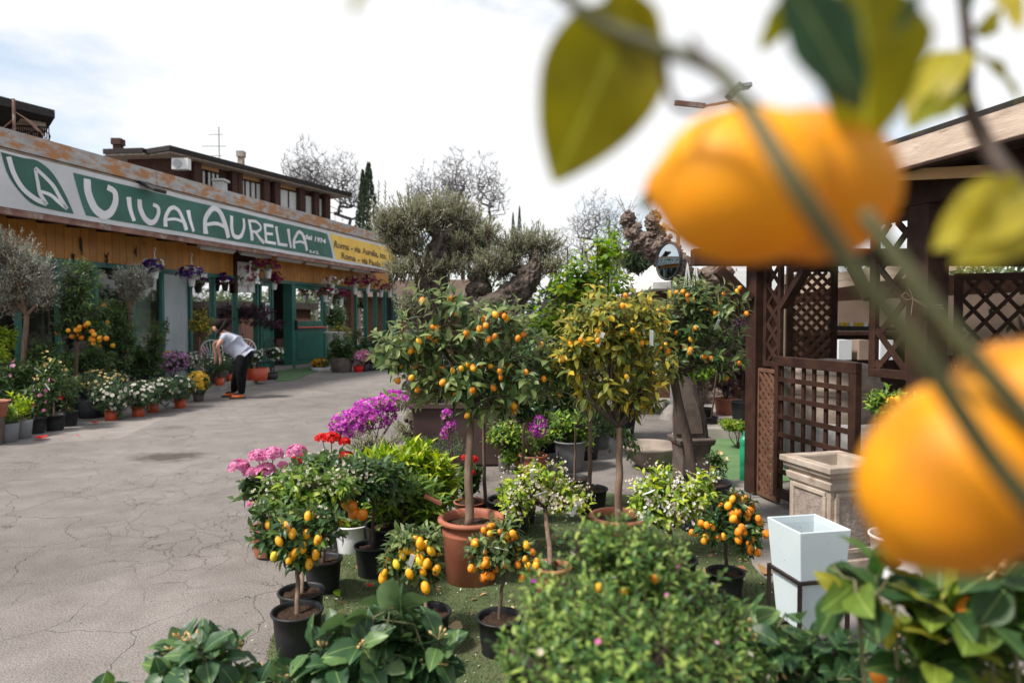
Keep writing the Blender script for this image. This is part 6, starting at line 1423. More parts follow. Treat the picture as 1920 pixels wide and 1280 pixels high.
# geraniums: each flower head a part
def geranium(lab, px, Yq, lob, heads, m, r_):
    t, lb = bush("geranium", lab, "potted plant", B(px, Yq), (.11, .18, TP), lob, Yq, .07, 'round', M['leaf_dark'], 60, 6, "geraniums at the left edge of the bed", nsingle=90)
    for (hx, hy, hr) in heads:
        c = np.array(P(hx, hy, Yq - .1)); n = 60; d = unit(n); d[:, 2] = np.abs(d[:, 2]) * .9 - .15; d = nrm(d); R__ = hr * Yq / FPX
        h = joined("flower_head", 'f5', c + d * R__ * np.array([1, 1, .75]), nrm(np.cross(d, unit(n))), d, np.full(n, R__ * .72) * RNG.uniform(.8, 1.1, n), m, t)
        b = MB(); b.tube([Vector(c), Vector(c).lerp(Vector(lb[0][0]), .4) + Vector((0, 0, -.02)), Vector(lb[0][0])], .0035, 5); b.build("flower_stalk", M['twig'], t, smooth=True)
geranium("pink-flowered geranium at the left tip of the bed", 500, 4.3, [(500, 925, 42, 42), (480, 900, 30, 24)], [(448, 876, 17), (484, 856, 16), (513, 852, 17), (498, 881, 16), (470, 886, 12), (471, 945, 8), (530, 872, 9)], M['pink_fl'], 1)
geranium("geranium with mixed pink and red heads behind the blossoming citrus", 560, 4.5, [(570, 900, 40, 30), (600, 880, 34, 24)], [(556, 848, 17)], M['pink_fl'], 1)
geranium("red-flowered geranium with tall stalks", 610, 4.7, [(620, 880, 40, 28), (660, 880, 30, 26)], [(604, 822, 12), (622, 823, 15), (646, 829, 10), (649, 857, 13), (671, 866, 11), (564, 860, 15), (570, 872, 12)], M['red_fl'], 1)
geranium("red geranium glimpsed behind the big terracotta pot's trunk", 880, 4.9, [(880, 900, 18, 26)], [(887, 862, 9), (884, 886, 7), (872, 858, 7)], M['red_fl'], 1)
bush("potted_shrub", "dark leafy plant in a black pot directly behind the large terracotta pot", "potted plant", B(955, 4.7), (.15, .25, BP), [(960, 925, 30, 16)], 4.7, .06, 'citrus3', M['leaf_dark'], 30, 7)
bush("potted_shrub", "low dark-leaved shrubs between the lime bushes and the big terracotta pot", "potted plant", B(690, 4.9), (.15, .24, BP), [(700, 930, 40, 30), (640, 930, 40, 30)], 4.9, .06, 'citrus3', M['leaf_dark'], 90, 8)
# terracotta shard among lime leaves
b = MB(); p = P(812, 938, 3.95); b.bar(p + Vector((-.05, 0, .03)), p + Vector((.05, 0, -.02)), .035, .015); tag(b.build("broken_pot", TP, None), "broken terracotta pot piece among the lime leaves", "pot shard")

# ------------------------------------------------------------------ near shrubs along the bottom of the frame
tm, lbm = bush("myrtle_leaved_shrub", "large fine-leaved shrub with pink buds filling the bottom centre", "shrub", B(1180, 2.0), (.22, .32, BP),
     [(1150, 1050, 95, 90), (1220, 1030, 70, 50), (1130, 1000, 60, 40), (1060, 1140, 100, 90, None, -.1), (1230, 1110, 110, 100), (1330, 1180, 90, 80), (1150, 1210, 150, 90, None, -.2), (1000, 1230, 75, 60, None, -.2), (1400, 1240, 60, 60), (1105, 1010, 50, 40), (1270, 1240, 140, 70, None, -.15)], 1.4, .0255, 'citrus3', M['leaf_myrtle'], 880, 10, nsingle=300, tl=.085, up=1.0, shell=.3, stems=12,
     flowers=[('f5', 10, .012, M['cream_fl']), ('f5', 6, .010, M['pink_fl'])], fruits=('kumquat', "kumquat", 4, .018))
def big_lemon_shrub(lab, px, Yq, lob, n, tips, seed_up=.3, size=.105, tpl='lemon', m='leaf_lemon', name="lemon_shrub", buds=12, base_px=None):
    base = B(base_px or px, Yq); t = thing(name, lab, "lemon plant", base, None); s = Yq / FPX
    pot(t, base, .16, .26, BP); lobes = []
    for l in lob:
        c = P(l[0], l[1], Yq + (l[4] if len(l) > 4 else 0)); lobes.append((tuple(c), (l[2] * s, l[2] * s * .8, l[3] * s)))
    A = grow(lobes, n, 6, size, tl=.11, up=.6, shell=.25, spread=.5, ang=(45, 85), droop=.15)
    b = MB(); limbs(b, (base.x, base.y, .2), lobes, 6, .012, A[4], .0028, tn=6); b.build("stems", M['twig'], t, smooth=True)
    singles("leaf", tpl, A[0], A[1], A[2], A[3], M[m], t)
    bp = MB(); 
    for w in A[4][:buds]:
        for q in range(4):
            tip = Vector(w[0]); d = (Vector(w[1]) + Vector(tuple(RNG.normal(0, .5, 3)))).normalized(); b2 = MB(); b2.tube([tip, tip + d * .022, tip + d * .030, tip + d * .038], [.0012, .0016, .0045, .001], 6)
            b2.build("flower_bud", M['peach_fl'], t, smooth=True)
    return t, lobes, A
big_lemon_shrub("lemon plant with broad dark leaves at the bottom left corner", 330, 2.0, [(340, 1240, 100, 45), (450, 1275, 80, 50), (200, 1290, 60, 14), (400, 1200, 50, 18)], 26, 0, size=.115)
big_lemon_shrub("lemon plant with broad glossy leaves at the bottom between the front pots", 690, 2.0, [(700, 1195, 90, 55), (640, 1240, 80, 50), (780, 1230, 60, 60), (740, 1135, 50, 24), (560, 1275, 60, 24)], 44, 0, size=.125)
big_lemon_shrub("lemon plant with dark leaves below the white planter", 1560, 1.55, [(1440, 1200, 60, 60), (1560, 1230, 120, 60), (1660, 1260, 90, 60), (1520, 1265, 90, 40), (1400, 1150, 40, 30)], 50, 0, size=.085, buds=3)
tR, lR, aR = big_lemon_shrub("lemon tree with yellow-green leaves at the bottom right corner, below the hanging lemons", 1760, 1.05, [(1640, 1090, 70, 90), (1760, 1130, 120, 80), (1880, 1110, 90, 110), (1700, 1220, 130, 70), (1860, 1230, 120, 80), (1600, 1010, 25, 30)], 30, 0, size=.095, m='leaf_lemon_near', buds=4, base_px=1800)
for px, py, s_, dy in ((1808, 1135, .040, -.02), (1662, 1110, .030, .1), (1645, 1262, .034, .08)):
    fruit('kumquat' if px != 1660 else 'lemon', "lemon", P(px, py - 20, 1.05 + dy), s_, tR, .4)

# lemon bush in front of the trellis
bush("lemon_bush", "leafy lemon bush with green-yellow fruit in front of the trellis panel", "lemon plant", B(1690, 3.75), (.14, .3, M['white_pot']), [(1665, 755, 34, 28), (1710, 775, 34, 34), (1680, 830, 28, 26)], 3.75, .06, 'citrus', M['leaf_bright'], 90, 8, nsingle=150, fruits=('lemon', "lemon", 5, .055))

# ------------------------------------------------------------------ the hanging lemon branch close to the lens
def N_(px, py, Y=.32): return P(px, py, Y)
lt = thing("lemon_branch", "out-of-focus lemon branch with large ripe lemons and yellow-green leaves close in front", "lemon branch", N_(1700, 620, .34))
def stalk(name, pts, r0, r1, m):
    ps = bezier_pts([N_(*p) for p in pts], 8); b = MB(); r0 *= 1.35; r1 *= 1.35; b.tube(ps, [r0 + (r1 - r0) * i / (len(ps) - 1) for i in range(len(ps))], 10); return b.build(name, m, lt, smooth=True)
M['near_twig'] = mat("near_green_twig", (0.05, 0.055, 0.016), (0.08, 0.08, 0.025), rough=.6, scale=60)
M['near_twig2'] = mat("near_brown_twig", (0.055, 0.035, 0.026), (0.08, 0.055, 0.04), rough=.7, scale=60)
stalk("stem", [(1000, -60, .30), (1120, 40, .30), (1245, 92, .29), (1340, 130, .28), (1400, 200, .27), (1480, 330, .25), (1590, 490, .25), (1720, 650, .25), (1860, 860, .25), (1990, 1010, .25)], .0021, .0034, M['near_twig'])
stalk("stem", [(1340, 135, .28), (1312, 105, .28), (1295, 70, .28)], .0022, .001, M['near_twig2'])
stalk("stem", [(1620, 400, .30), (1700, 510, .29), (1800, 640, .28), (1990, 860, .27)], .0026, .0032, M['near_twig'])
stalk("stem", [(1800, -40, .42), (1815, 90, .42), (1812, 180, .42), (1850, 270, .41), (1900, 340, .40), (1990, 420, .40)], .0022, .005, M['near_twig2'])
stalk("stem", [(1245, 92, .29), (1255, 175, .30), (1290, 205, .31), (1370, 180, .32), (1425, 200, .33)], .0012, .0016, M['near_twig2'])
for q in ([N_(1990, 1010, .25), Vector((.33, .30, .95)), Vector((.44, .36, .6)), Vector((.5, .4, 0))], [N_(1990, 860, .27), Vector((.30, .30, 1.2)), Vector((.40, .35, .8))], [N_(1990, 420, .40), Vector((.42, .43, 1.45)), Vector((.46, .40, 1.0)), Vector((.49, .4, .4))]):
    ps = bezier_pts(q, 8); b = MB(); b.tube(ps, [.005 + .006 * i / (len(ps) - 1) for i in range(len(ps))], 8); b.build("stem", M['near_twig2'], lt, smooth=True)
def lemon(at, size, axis, spin=0):
    """full lemon, tip pointing along axis"""
    b = MB(); prof = []; n = 40
    for i in range(n + 1):
        t = i / n; a = math.pi * t; r = .45 * math.sin(a) ** .80; z = -math.cos(a) * .5
        if t > .86: q = (t - .86) / .14; z += .085 * q ** 1.3; r = max(r * (1 - .2 * q), .075 * (1 - q) + .0)
        if t < .07: q = 1 - t / .07; r = max(r, 0) * (1 - .1 * q); z += .02 * q
        prof.append((max(r, .002), z))
    vs = MB(); vs.lathe(prof, (0, 0, 0), 44)
    z_ = Vector(axis).normalized(); x_ = z_.orthogonal().normalized(); y_ = z_.cross(x_); Mx_ = Matrix((x_, y_, z_)).transposed(); at = Vector(at)
    vs.v = [tuple(at + Mx_ @ (Vector(v) * size)) for v in vs.v]; return vs.build("lemon", M['lem_big'], lt, smooth=True)
lemon(N_(1398, 350, .335), .084, (-1, 0.1, .02)); lemon(N_(1518, 350, .345), .083, (1, .15, -.22)); lemon(N_(1796, 890, .31), .088, (-.55, .1, -.85)); lemon(N_(1935, 800, .36), .095, (.2, .1, -1)); lemon(N_(1460, 345, .40), .075, (-.2, .2, 1))
def nleaf(bx, tipp, w=1.0, nz_=(0, -1, .1), name="leaf", m='leaf_lemon_near', hue=None, label=None):
    a = N_(*bx); e = N_(*tipp); y = (e - a); L_ = y.length; y = y / L_; z = Vector(nz_); x = y.cross(z).normalized(); z = x.cross(y)
    me = tpl_mesh('near', M[m], "leaf"); o = bpy.data.objects.new(name, me); COL.objects.link(o); o.parent = lt; p = a - wl(lt)
    o.matrix_basis = Matrix(((x.x * L_ * w, y.x * L_, z.x * L_, p.x), (x.y * L_ * w, y.y * L_, z.y * L_, p.y), (x.z * L_ * w, y.z * L_, z.z * L_, p.z), (0, 0, 0, 1)))
    if label: o["label"] = label
    return o
M['leaf_near_green'] = leaf_mat("near_olive_green_leaf", [(0, (0.15, 0.16, 0.006)), (1, (0.21, 0.18, 0.008)), (0.5, (0.16, 0.17, 0.006))], rough=.4, trans=.45, vein=True)
M['leaf_near_blue'] = leaf_mat("near_blue_green_leaf", [(0, (0.035, 0.075, 0.04)), (1, (0.05, 0.10, 0.05))], rough=.35, trans=.25, vein=True)
M['leaf_near_gold'] = leaf_mat("near_golden_leaf", [(0, (0.30, 0.26, 0.02)), (1, (0.42, 0.34, 0.04))], rough=.4, trans=.35, vein=True)
nleaf((1200, -25, .33), (1048, 335, .335), 1.08, (.15, -1, .12), m='leaf_near_green', label="largest olive-green hanging leaf")
nleaf((1130, -40, .32), (1250, 160, .34), .8, (-.4, -1, .3), m='leaf_near_green')
nleaf((1600, -70, .30), (1658, 278, .31), 1.25, (.05, -1, .15), m='leaf_near_green'); nleaf((1450, -70, .28), (1640, 215, .30), .62, (-.5, -1, .1), m='leaf_near_blue'); nleaf((1490, -20, .33), (1432, 98, .34), .8, (.2, -1, 0), m='leaf_near_green')
nleaf((1725, -30, .30), (1690, 60, .30), .7, (.6, -1, .2), m='leaf_near_blue'); nleaf((1815, 85, .42), (1705, 205, .40), .75, (-.1, -.6, .9), m='leaf_near_gold'); nleaf((1812, 95, .42), (1935, 175, .41), .6, (.2, -.8, .6), m='leaf_near_green'); nleaf((1815, 60, .42), (1910, 20, .44), .55, (.1, -.8, -.5), m='leaf_near_green')
nleaf((1820, 170, .41), (1715, 215, .39), .7, (0, -.8, .8), m='leaf_near_green'); nleaf((1790, -50, .40), (1838, 28, .42), .8, (.2, -1, 0), m='leaf_near_blue'); nleaf((1935, 355, .36), (1775, 440, .34), .95, (-.1, -1, .5), m='leaf_near_gold'); nleaf((1940, 350, .37), (1840, 478, .33), .9, (.3, -1, .2), m='leaf_near_gold'); nleaf((1860, -30, .4), (1925, 40, .38), .8, (0, -1, .3), m='leaf_near_gold')
nleaf((1245, 300, .37), (1212, 395, .36), .7, (.4, -1, 0), m='leaf_near_blue')
nleaf((1700, -60, .2), (655, 30, .2), .05, (0, -1, 0)) if False else None
nleaf((690, -30, .28), (655, 25, .28), .5, (0, -1, .2), m='leaf_near_gold')

# ------------------------------------------------------------------ plants along the shop front
def daisy(lab, px, Ypx, lob, m_, ccol, potm=None, pr=.10, ph=.16, n=60, fs=.055, grp="daisies in orange pots along the shop front", name="potted_daisy", lm='leaf_gre', tpl='narrow', z=0.0, cat="potted flower", ft='daisy', leaf=.06):
    g = G(px, Ypx, z); Yq = g.y
    return bush(name, lab, cat, g, (pr, ph, potm or M['orange_pot']), lob, Yq, leaf, tpl, M[lm], 230, 10, grp, flowers=[(ft, n, fs, m_, .33)], centre=ccol, potkind='plain', shell=.6, fup=.5, ffront=.35, stems=8)
YF = M['yel_fl']; WF = M['white_fl']
daisy("white daisy bush trailing one stem over the leftmost orange pot", 209, 787, [(208, 742, 31, 27), (222, 765, 14, 18)], WF, YF, n=55)
daisy("white daisy bush in the second orange pot from the left", 260, 780, [(264, 740, 30, 26)], WF, YF, n=60)
daisy("white daisy bush squeezed between two larger daisy bushes", 286, 772, [(303, 732, 26, 24)], WF, YF, n=30)
daisy("greenest white daisy bush beside the yellow chrysanthemum", 338, 764, [(338, 728, 27, 24)], WF, YF, n=26)
daisy("yellow chrysanthemum dome in front of the step", 372, 752, [(371, 718, 20, 20)], M['yel_fl'], M['ora_fl'], M['brown_pot'], n=190, fs=.075, grp=None, name="chrysanthemum", ft='mum', lm='leaf_gre', tpl='tiny')
daisy("buff yellow daisy bush with bare woody stems in the large black pot", 172, 782, [(192, 712, 46, 18), (165, 722, 26, 18)], M['peach_fl'], YF, M['black_pot'], pr=.21, ph=.30, n=90, fs=.05, grp=None)
daisy("lilac chrysanthemum in the back row by the window", 322, 722, [(326, 678, 26, 18)], M['lilac_fl'], M['lilac_fl'], M['black_pot'], n=170, fs=.085, grp=None, name="chrysanthemum", ft='mum', tpl='tiny')
daisy("white chrysanthemum right of the lilac one by the window", 356, 715, [(356, 676, 22, 18)], WF, YF, M['black_pot'], n=90, fs=.07, grp=None, name="chrysanthemum", ft='mum', tpl='tiny')
# orange tag on the lilac plant
b = MB(); p = P(307, 661, 15.2); b.bar(p, p + Vector((.14, 0, .03)), .02, .10, up=(0, -1, 0)); tag(b.build("price_card", M['ora_fl'], None), "orange price card standing over the lilac chrysanthemum", "price card")
# pots the woman handles
daisy("fluffy green daisy bush in the orange pot under the woman's hands", 412, 722, [(405, 682, 28, 18)], WF, YF, n=22, z=.1, grp=None)
daisy("second daisy bush with an orange pot hanging beside the woman's legs", 432, 714, [(428, 678, 16, 20)], WF, YF, n=20, z=.1, grp=None)
daisy("white daisy bush behind the woman's legs", 466, 712, [(464, 690, 11, 18)], WF, YF, M['terracotta'], n=18, z=.1, grp=None)
b = MB(); c = G(394, 728, 0); b2 = thing("clay_planter", "square dark clay planter left of the woman", "planter", c); sq_loft(b, (c.x, c.y + .2), -.25, [(.14, 0), (.20, .32), (.22, .325), (.22, .37), (.18, .37), (.17, .32)]); b.build("planter_body", M['stone_dark'], b2, bevel=.006)
# left group
bush("oleander", "light green narrow-leaved plant in the leftmost small grey pot", "potted plant", G(13, 828), (.135, .235, M['grey_pot']), [(12, 785, 18, 26)], 8.5, .10, 'narrow', M['leaf_bright'], 34, 9, up=1.2, potkind='plain', ang=(20, 50))
bush("oleander", "light green narrow-leaved plant in the second small grey pot", "potted plant", G(39, 821), (.135, .235, M['grey_pot']), [(38, 772, 20, 30)], 8.8, .10, 'narrow', M['leaf_lime'], 40, 9, up=1.2, potkind='plain', ang=(20, 50))
tree_plant("camellia", "camellia with pink buds in the leftmost small black pot", "potted plant", G(65, 812), (.135, .21, BP), (66, 775), [(68, 745, 22, 28), (78, 765, 14, 16)], 9.1, .085, 'citrus3', M['leaf_dark'], 50, 7, tags=2, flowers=[('mum', 5, .06, M['pink_fl'])])
tree_plant("camellia", "young standard with yellowish blossom in the black pot right of the pink camellia", "potted plant", G(102, 806), (.135, .21, BP), (101, 755), [(100, 715, 26, 34), (95, 690, 22, 20)], 9.3, .075, 'citrus3', M['leaf_dark'], 90, 8, tags=2, flowers=[('f5', 20, .04, M['peach_fl'])])
tree_plant("camellia", "young two-stemmed standard in the rightmost small black pot of the left group", "potted plant", G(127, 798), (.135, .21, BP), (125, 760), [(126, 725, 20, 30), (130, 760, 12, 12)], 9.6, .085, 'citrus3', M['leaf_dark'], 50, 7, tags=1, flowers=[('mum', 5, .07, M['red_fl'])])
bush("camellia", "dark camellia bush with pink flowers at the left edge behind the grey pots", "shrub", B(20, 9.6), (.22, .34, BP), [(18, 720, 36, 36), (40, 700, 24, 26)], 9.6, .09, 'citrus3', M['leaf_dark'], 150, 8, flowers=[('mum', 6, .065, M['pink_fl'])])
bush("citrus_bush", "yellow-green citrus bush at the left edge under the olive crown", "shrub", B(5, 10.2), (.2, .3, BP), [(4, 645, 24, 34)], 10.2, .09, 'citrus3', M['leaf_lime'], 70, 8)
bush("mixed_shrub", "tall dark bushy shrub with white labels behind the black pots", "shrub", B(90, 10.4), (.25, .35, BP), [(85, 670, 34, 34), (110, 690, 26, 30), (60, 690, 26, 30)], 10.4, .08, 'citrus3', M['leaf_dark'], 220, 8)
b = thing("terracotta_pot", "wide terracotta pot cut off by the left edge of the picture", "pot", B(-22, 8.2, .0)); pot(b, B(-22, 8.2, .33), .19, .2, TP, kind='terra'); pb_ = MB(); pb_.lathe([(.12, 0), (.14, .33)], B(-22, 8.2, 0), 16, close=True); pb_.build("pot_foot", M['stone_dark'], b)
tree_plant("potted_olive", "silvery standard olive with a broad crown at the left edge", "olive tree", B(38, 10.2), (.26, .36, BP), (50, 590), [(10, 470, 56, 46), (60, 500, 52, 40), (20, 540, 60, 44), (-20, 450, 40, 40), (85, 545, 30, 26)], 10.2, .075, 'olive1', M['leaf_olive2'], 900, 11, tl=.3, up=.7, trunk_r=.045, ang=(15, 50), shell=.3, trunk_m=M['bark'], lean=(B(36, 10.2).x, 10.2, .3))
tree_plant("potted_lemon_tree", "tall leafy lemon tree with ripe lemons between the two olive standards", "lemon tree", B(134, 10.9), (.24, .36, BP), (146, 640), [(150, 520, 36, 38), (155, 580, 46, 40), (130, 560, 30, 40), (175, 615, 32, 26), (120, 610, 22, 22)], 10.9, .095, 'citrus3', M['leaf_dark'], 300, 8, trunk_r=.035, fruits=('round', "lemon", 22, .075, .9, 3), tl=.2)
tree_plant("potted_olive", "standard olive with rounded grey crown in the low grey pot left of the frosted window", "olive tree", G(248, 742), (.36, .34, M['stone']), (246, 590), [(245, 535, 32, 30), (262, 520, 30, 26), (232, 515, 22, 24)], 13.0, .075, 'olive1', M['leaf_olive2'], 420, 11, tl=.28, up=.6, trunk_r=.04, ang=(15, 50), shell=.3, trunk_m=M['bark'], potkind='plain')
bush("citrus_thicket", "dense dark citrus shrubs filling the shop front between the lemon tree and the olive", "shrub", B(205, 12.4), (.26, .4, BP), [(195, 640, 34, 60), (225, 650, 26, 60), (210, 590, 24, 30)], 12.4, .10, 'citrus3', M['leaf_dark'], 340, 8, fruits=('round', "orange_fruit", 7, .09))
bush("citrus_thicket", "dark glossy shrubs under the frosted window", "shrub", B(285, 13.3), (.26, .4, BP), [(275, 680, 30, 44), (292, 640, 16, 30), (260, 690, 26, 34)], 13.3, .10, 'citrus3', M['leaf_dark'], 240, 8)
bush("citrus_thicket", "low dark foliage behind the buff daisies", "shrub", B(150, 11.6), (.26, .4, BP), [(150, 680, 34, 24), (180, 675, 30, 24)], 11.6, .10, 'citrus3', M['leaf_dark'], 130, 8)
tree_plant("potted_kumquat", "small golden-leaved standard tree against the dark windows left of the woman", "potted tree", B(374, 15.4), (.17, .26, BP), (374, 632), [(374, 600, 20, 20), (392, 610, 18, 14), (366, 612, 14, 14)], 15.4, .09, 'citrus3', M['leaf_yel'], 90, 8, trunk_r=.022)
bush("wall_creeper", "small leafy climber on the green window post", "climber", B(306, 14.2), None, [(308, 612, 8, 16), (302, 640, 6, 20)], 14.2, .08, 'citrus3', M['leaf_dark'], 36, 7)
bush("reflection_shrub", "dark red-leaved shrub standing in for a red reflection in the shop windows behind the woman", "shrub", B(468, 18.6), (.2, .3, BP), [(430, 590, 28, 18), (480, 590, 34, 22), (510, 608, 24, 14)], 18.6, .08, 'tiny', M['leaf_purple'], 300, 10)  # shrub added in place of a reflection-like dark red in the panes
# right of the door
def row(lab, name, px, py, pr, ph, pm, lob, leaf, tpl, lm, n, fl=None, cat="potted plant", cen=None, z=0.0, pk='plain', grp=None):
    g = G(px, py, z); return bush(name, lab, cat, g, (pr, ph, pm), lob, g.y, leaf, tpl, M[lm], n, 8, grp, flowers=fl, potkind=pk, centre=cen)
row("orange marigolds in a white tray beside the open door", "marigold_tray", 601, 694, .30, .10, M['white_pot'], [(600, 682, 16, 9)], .14, 'citrus3', 'leaf_dark', 40, [('mum', 46, .09, M['ora_fl'])])
row("large dark leafy plant on a wooden barrel right of the marigolds", "leafy_plant", 641, 697, .34, .42, M['stone_dark'], [(640, 650, 20, 24), (652, 668, 14, 20), (628, 668, 14, 18)], .16, 'citrus3', 'leaf_dark', 130)
row("small red clay bowl with pink flowers in front of the barrel", "flower_bowl", 638, 688, .16, .14, TP, [(638, 676, 5, 3)], .06, 'tiny', 'leaf_dark', 6, [('mum', 8, .08, M['pink_fl'])], z=.12)
row("pale pink hydrangea in the red pot at the start of the row", "hydrangea", 672, 697, .15, .18, M['red_fl'], [(675, 672, 13, 12), (682, 664, 10, 8)], .12, 'citrus3', 'leaf_bright', 40, [('mum', 90, .09, M['pink_fl'])])
row("deep pink hydrangea behind the pale pink one", "hydrangea", 693, 688, .15, .2, BP, [(697, 666, 12, 9)], .12, 'citrus3', 'leaf_dark', 34, [('mum', 60, .09, M['mag_fl'])])
for i, (px, lab) in enumerate(((684, "reddish small plant in the first of the small black pots"), (694, "reddish small plant in the second of the small black pots"), (705, "dark small plant in the third of the small black pots"), (718, "olive-green small plant in the wide black pot at the end of the row"), (733, "dark plant in the last black pot before the asphalt widens"))):
    row(lab, "row_plant", px, 696 - i * 1.2, .14 + .04 * (i > 2), .22, BP, [(px, 678, 7 + i * .6, 8)], .12, 'citrus3', 'leaf_purple' if i < 2 else 'leaf_dark', 26, grp="small black pots in a row right of the hydrangeas")
row("bushy green plant behind the hydrangeas under the right windows", "leafy_plant", 690, 682, .2, .3, BP, [(672, 640, 14, 22), (690, 650, 16, 16), (712, 640, 18, 22), (735, 650, 16, 18)], .12, 'citrus3', 'leaf_dark', 240)
# white tall urn with fern and yellow-leaved plant
g = G(632, 690); t_ = thing("tall_planter", "tall white planter with a dark fern and trailing yellow leaves beside the door", "planter", g); Yq = g.y; s_ = Yq / FPX
b = MB(); zt = zat(621, Yq); b.lathe([(.20, 0), (.22, .02), (.24, zt * .5), (.36, zt * .93), (.41, zt * .95), (.42, zt), (.38, zt), (.36, zt * .92)], g, 24); b.build("planter_body", M['white_paint'], t_, smooth=True)
lb = [(tuple(P(630, 595, Yq)), (24 * s_, 20 * s_, 22 * s_))]; A = grow(lb, 150, 9, .14, tl=.35, up=.2, droop=.4); joined("foliage", 'narrow', *A[:4], M['leaf_dark'], t_, kind='stuff')
lb = [(tuple(P(632, 616, Yq - .2)), (26 * s_, 16 * s_, 4 * s_)), (tuple(P(652, 628, Yq - .2)), (5 * s_, 8 * s_, 14 * s_))]; A = grow(lb, 40, 8, .14, tl=.3, up=-.2, droop=.5); joined("trailing_leaves", 'narrow', *A[:4], M['leaf_yel'], t_, kind='stuff')
# white-budded plant, small pots and iron chair left of the door
row("plant with white buds in a bunched black pot at the edge of the door mat", "budding_shrub", 508, 711, .19, .17, BP, [(515, 664, 16, 12), (498, 660, 10, 8)], .10, 'citrus3', 'leaf_dark', 60, [('mum', 34, .07, WF)], z=.0)
row("terracotta pot under the iron chair beside the woman", "flower_pot", 482, 713, .27, .3, M['orange_pot'], [(482, 668, 12, 10)], .10, 'citrus3', 'leaf_dark', 40, [('mum', 20, .06, WF)], z=.08)
def chair(lab, px, py, rz, name="garden_chair", m='white_paint'):
    g = G(px, py, .0); t = thing(name, lab, "chair", g); Mr = Matrix.Rotation(rz, 3, 'Z')
    T_ = lambda v: g + Mr @ Vector(v)
    b = MB(); b.tube([T_((.24 * math.cos(a), -.22, .78 + .27 * math.sin(a))) for a in np.linspace(-.5, math.pi + .5, 16)], .014, 6)
    for a in np.linspace(.25, math.pi - .25, 8): b.tube([T_((0, -.22, .55)), T_((.22 * math.cos(a), -.22, .78 + .25 * math.sin(a)))], .006, 4)
    b.build("backrest", M[m], t); b = MB(); b.lathe([(.01, .45), (.22, .45), (.23, .44), (.22, .43), (.01, .43)], g, 20); b.build("seat", M[m], t)
    for x_, y_ in ((-.18, -.18), (.18, -.18), (-.18, .18), (.18, .18)): b = MB(); b.tube([T_((x_, y_, .43)), T_((x_ * 1.2, y_ * 1.2, 0.01))], .012, 6); b.build("leg", M[m], t)
chair("white wire chair with oval back behind the woman's head", 400, 722, .3); chair("white wire chair with oval back behind the woman's hips", 462, 716, .3); chair("dark iron chair holding a pot beside the door mat", 492, 712, 1.3, m='dark_metal')

# hanging baskets under the canopy
def basket(lab, px, pyt, pyb, wpx, fl, off=.55, dark=None, potm='white_pot', grp="hanging flower baskets under the shop canopy"):
    u_ = FA.u(px, off); q = FA.p(u_, off, 0); Yq = q.y; s_ = Yq / FPX; zb = zat(pyb, Yq); hh = 17 * s_ * (wpx / 30) ** .5; zt = zb + hh; ztop = zat(pyt, Yq); r = .095
    t = thing("hanging_basket", lab, "hanging basket", (q.x, q.y, zb), grp)
    b = MB(); b.lathe([(r * .62, 0), (r * .66, .01), (r * .97, hh * .85), (r * 1.06, hh * .88), (r * 1.06, hh), (r * .96, hh), (r * .9, hh * .8)], (q.x, q.y, zb), 18, close=False); b.build("pot", M[potm], t, smooth=True)
    b = MB(); hk = Vector((q.x, q.y, ztop))
    for k in range(3): a = k * 2.094 + .4; b.tube([Vector((q.x + r * math.cos(a), q.y + r * math.sin(a), zt)), hk - Vector((0, 0, .1))], .006, 4)
    b.tube(bezier_pts([hk - Vector((0, 0, .11)), hk - Vector((0, 0, .02)), hk + Vector((.03, 0, .03)), hk + Vector((0, 0, .06)), hk + Vector((-.03, 0, .04))], 4), .008, 5); b.build("hanger", M['tent'], t)
    lb = [((q.x, q.y, zt + .01), (wpx / 2 * s_, wpx / 2.2 * s_, 7 * s_)), ((q.x, q.y, zt + .09), (wpx / 2.4 * s_, wpx / 2.6 * s_, 9 * s_))]
    A = grow(lb, 40, 7, .055, tl=.1, up=.3, droop=.3); joined("foliage", 'citrus3', *A[:4], M['leaf_bright'], t, kind='stuff')
    for (m_, n) in fl:
        c0 = RNG.normal(0, .35, 3) * .3; ps, nn = surf(lb, int(n * 1.5), .2, 1.08, .7); blossoms(t, 'f5', ps + c0 * .3, nn, .105, m_)
W_, V_, R_ = M['white_fl'], M['viol_fl'], M['wine_fl']
basket("white and violet petunias in the leftmost hanging basket", 292, 470, 522, 40, [(W_, 26), (V_, 26)])
basket("large basket of white, violet and red petunias left of the white sign board", 361, 480, 537, 50, [(W_, 38), (V_, 26), (R_, 8)])
basket("white petunia basket hanging lowest in front of the white sign board", 470, 500, 547, 40, [(W_, 34), (R_, 12)], .75)
basket("wine-red petunia basket at the top in front of the white sign board", 481, 485, 520, 36, [(R_, 26), (W_, 2)])
basket("wine-red petunia basket just right of the white sign board", 504, 489, 522, 40, [(R_, 34)])
basket("wine-red petunia basket over the open doorway", 515, 510, 543, 36, [(R_, 34)], .4)
basket("green and white basket right of the door", 623, 520, 550, 40, [(W_, 18), (R_, 4)])
basket("wine-red basket hanging lower right of the door", 610, 540, 566, 30, [(R_, 30)], .35)
basket("lower wine-red basket between the first two right windows", 640, 545, 572, 30, [(R_, 28)], .35)
basket("wine-red basket third along the right windows", 666, 520, 552, 40, [(R_, 36)])
basket("wine-red basket fourth along the right windows", 690, 520, 550, 34, [(R_, 34)])
basket("mixed red and green basket fifth along the right windows", 715, 524, 557, 30, [(R_, 22)])
basket("small red and white basket at the canopy corner", 731, 532, 557, 24, [(R_, 16), (W_, 10)])
basket("dark basket hanging behind the large petunia basket", 372, 510, 548, 34, [(V_, 14), (R_, 12)], .1, potm='black_pot')
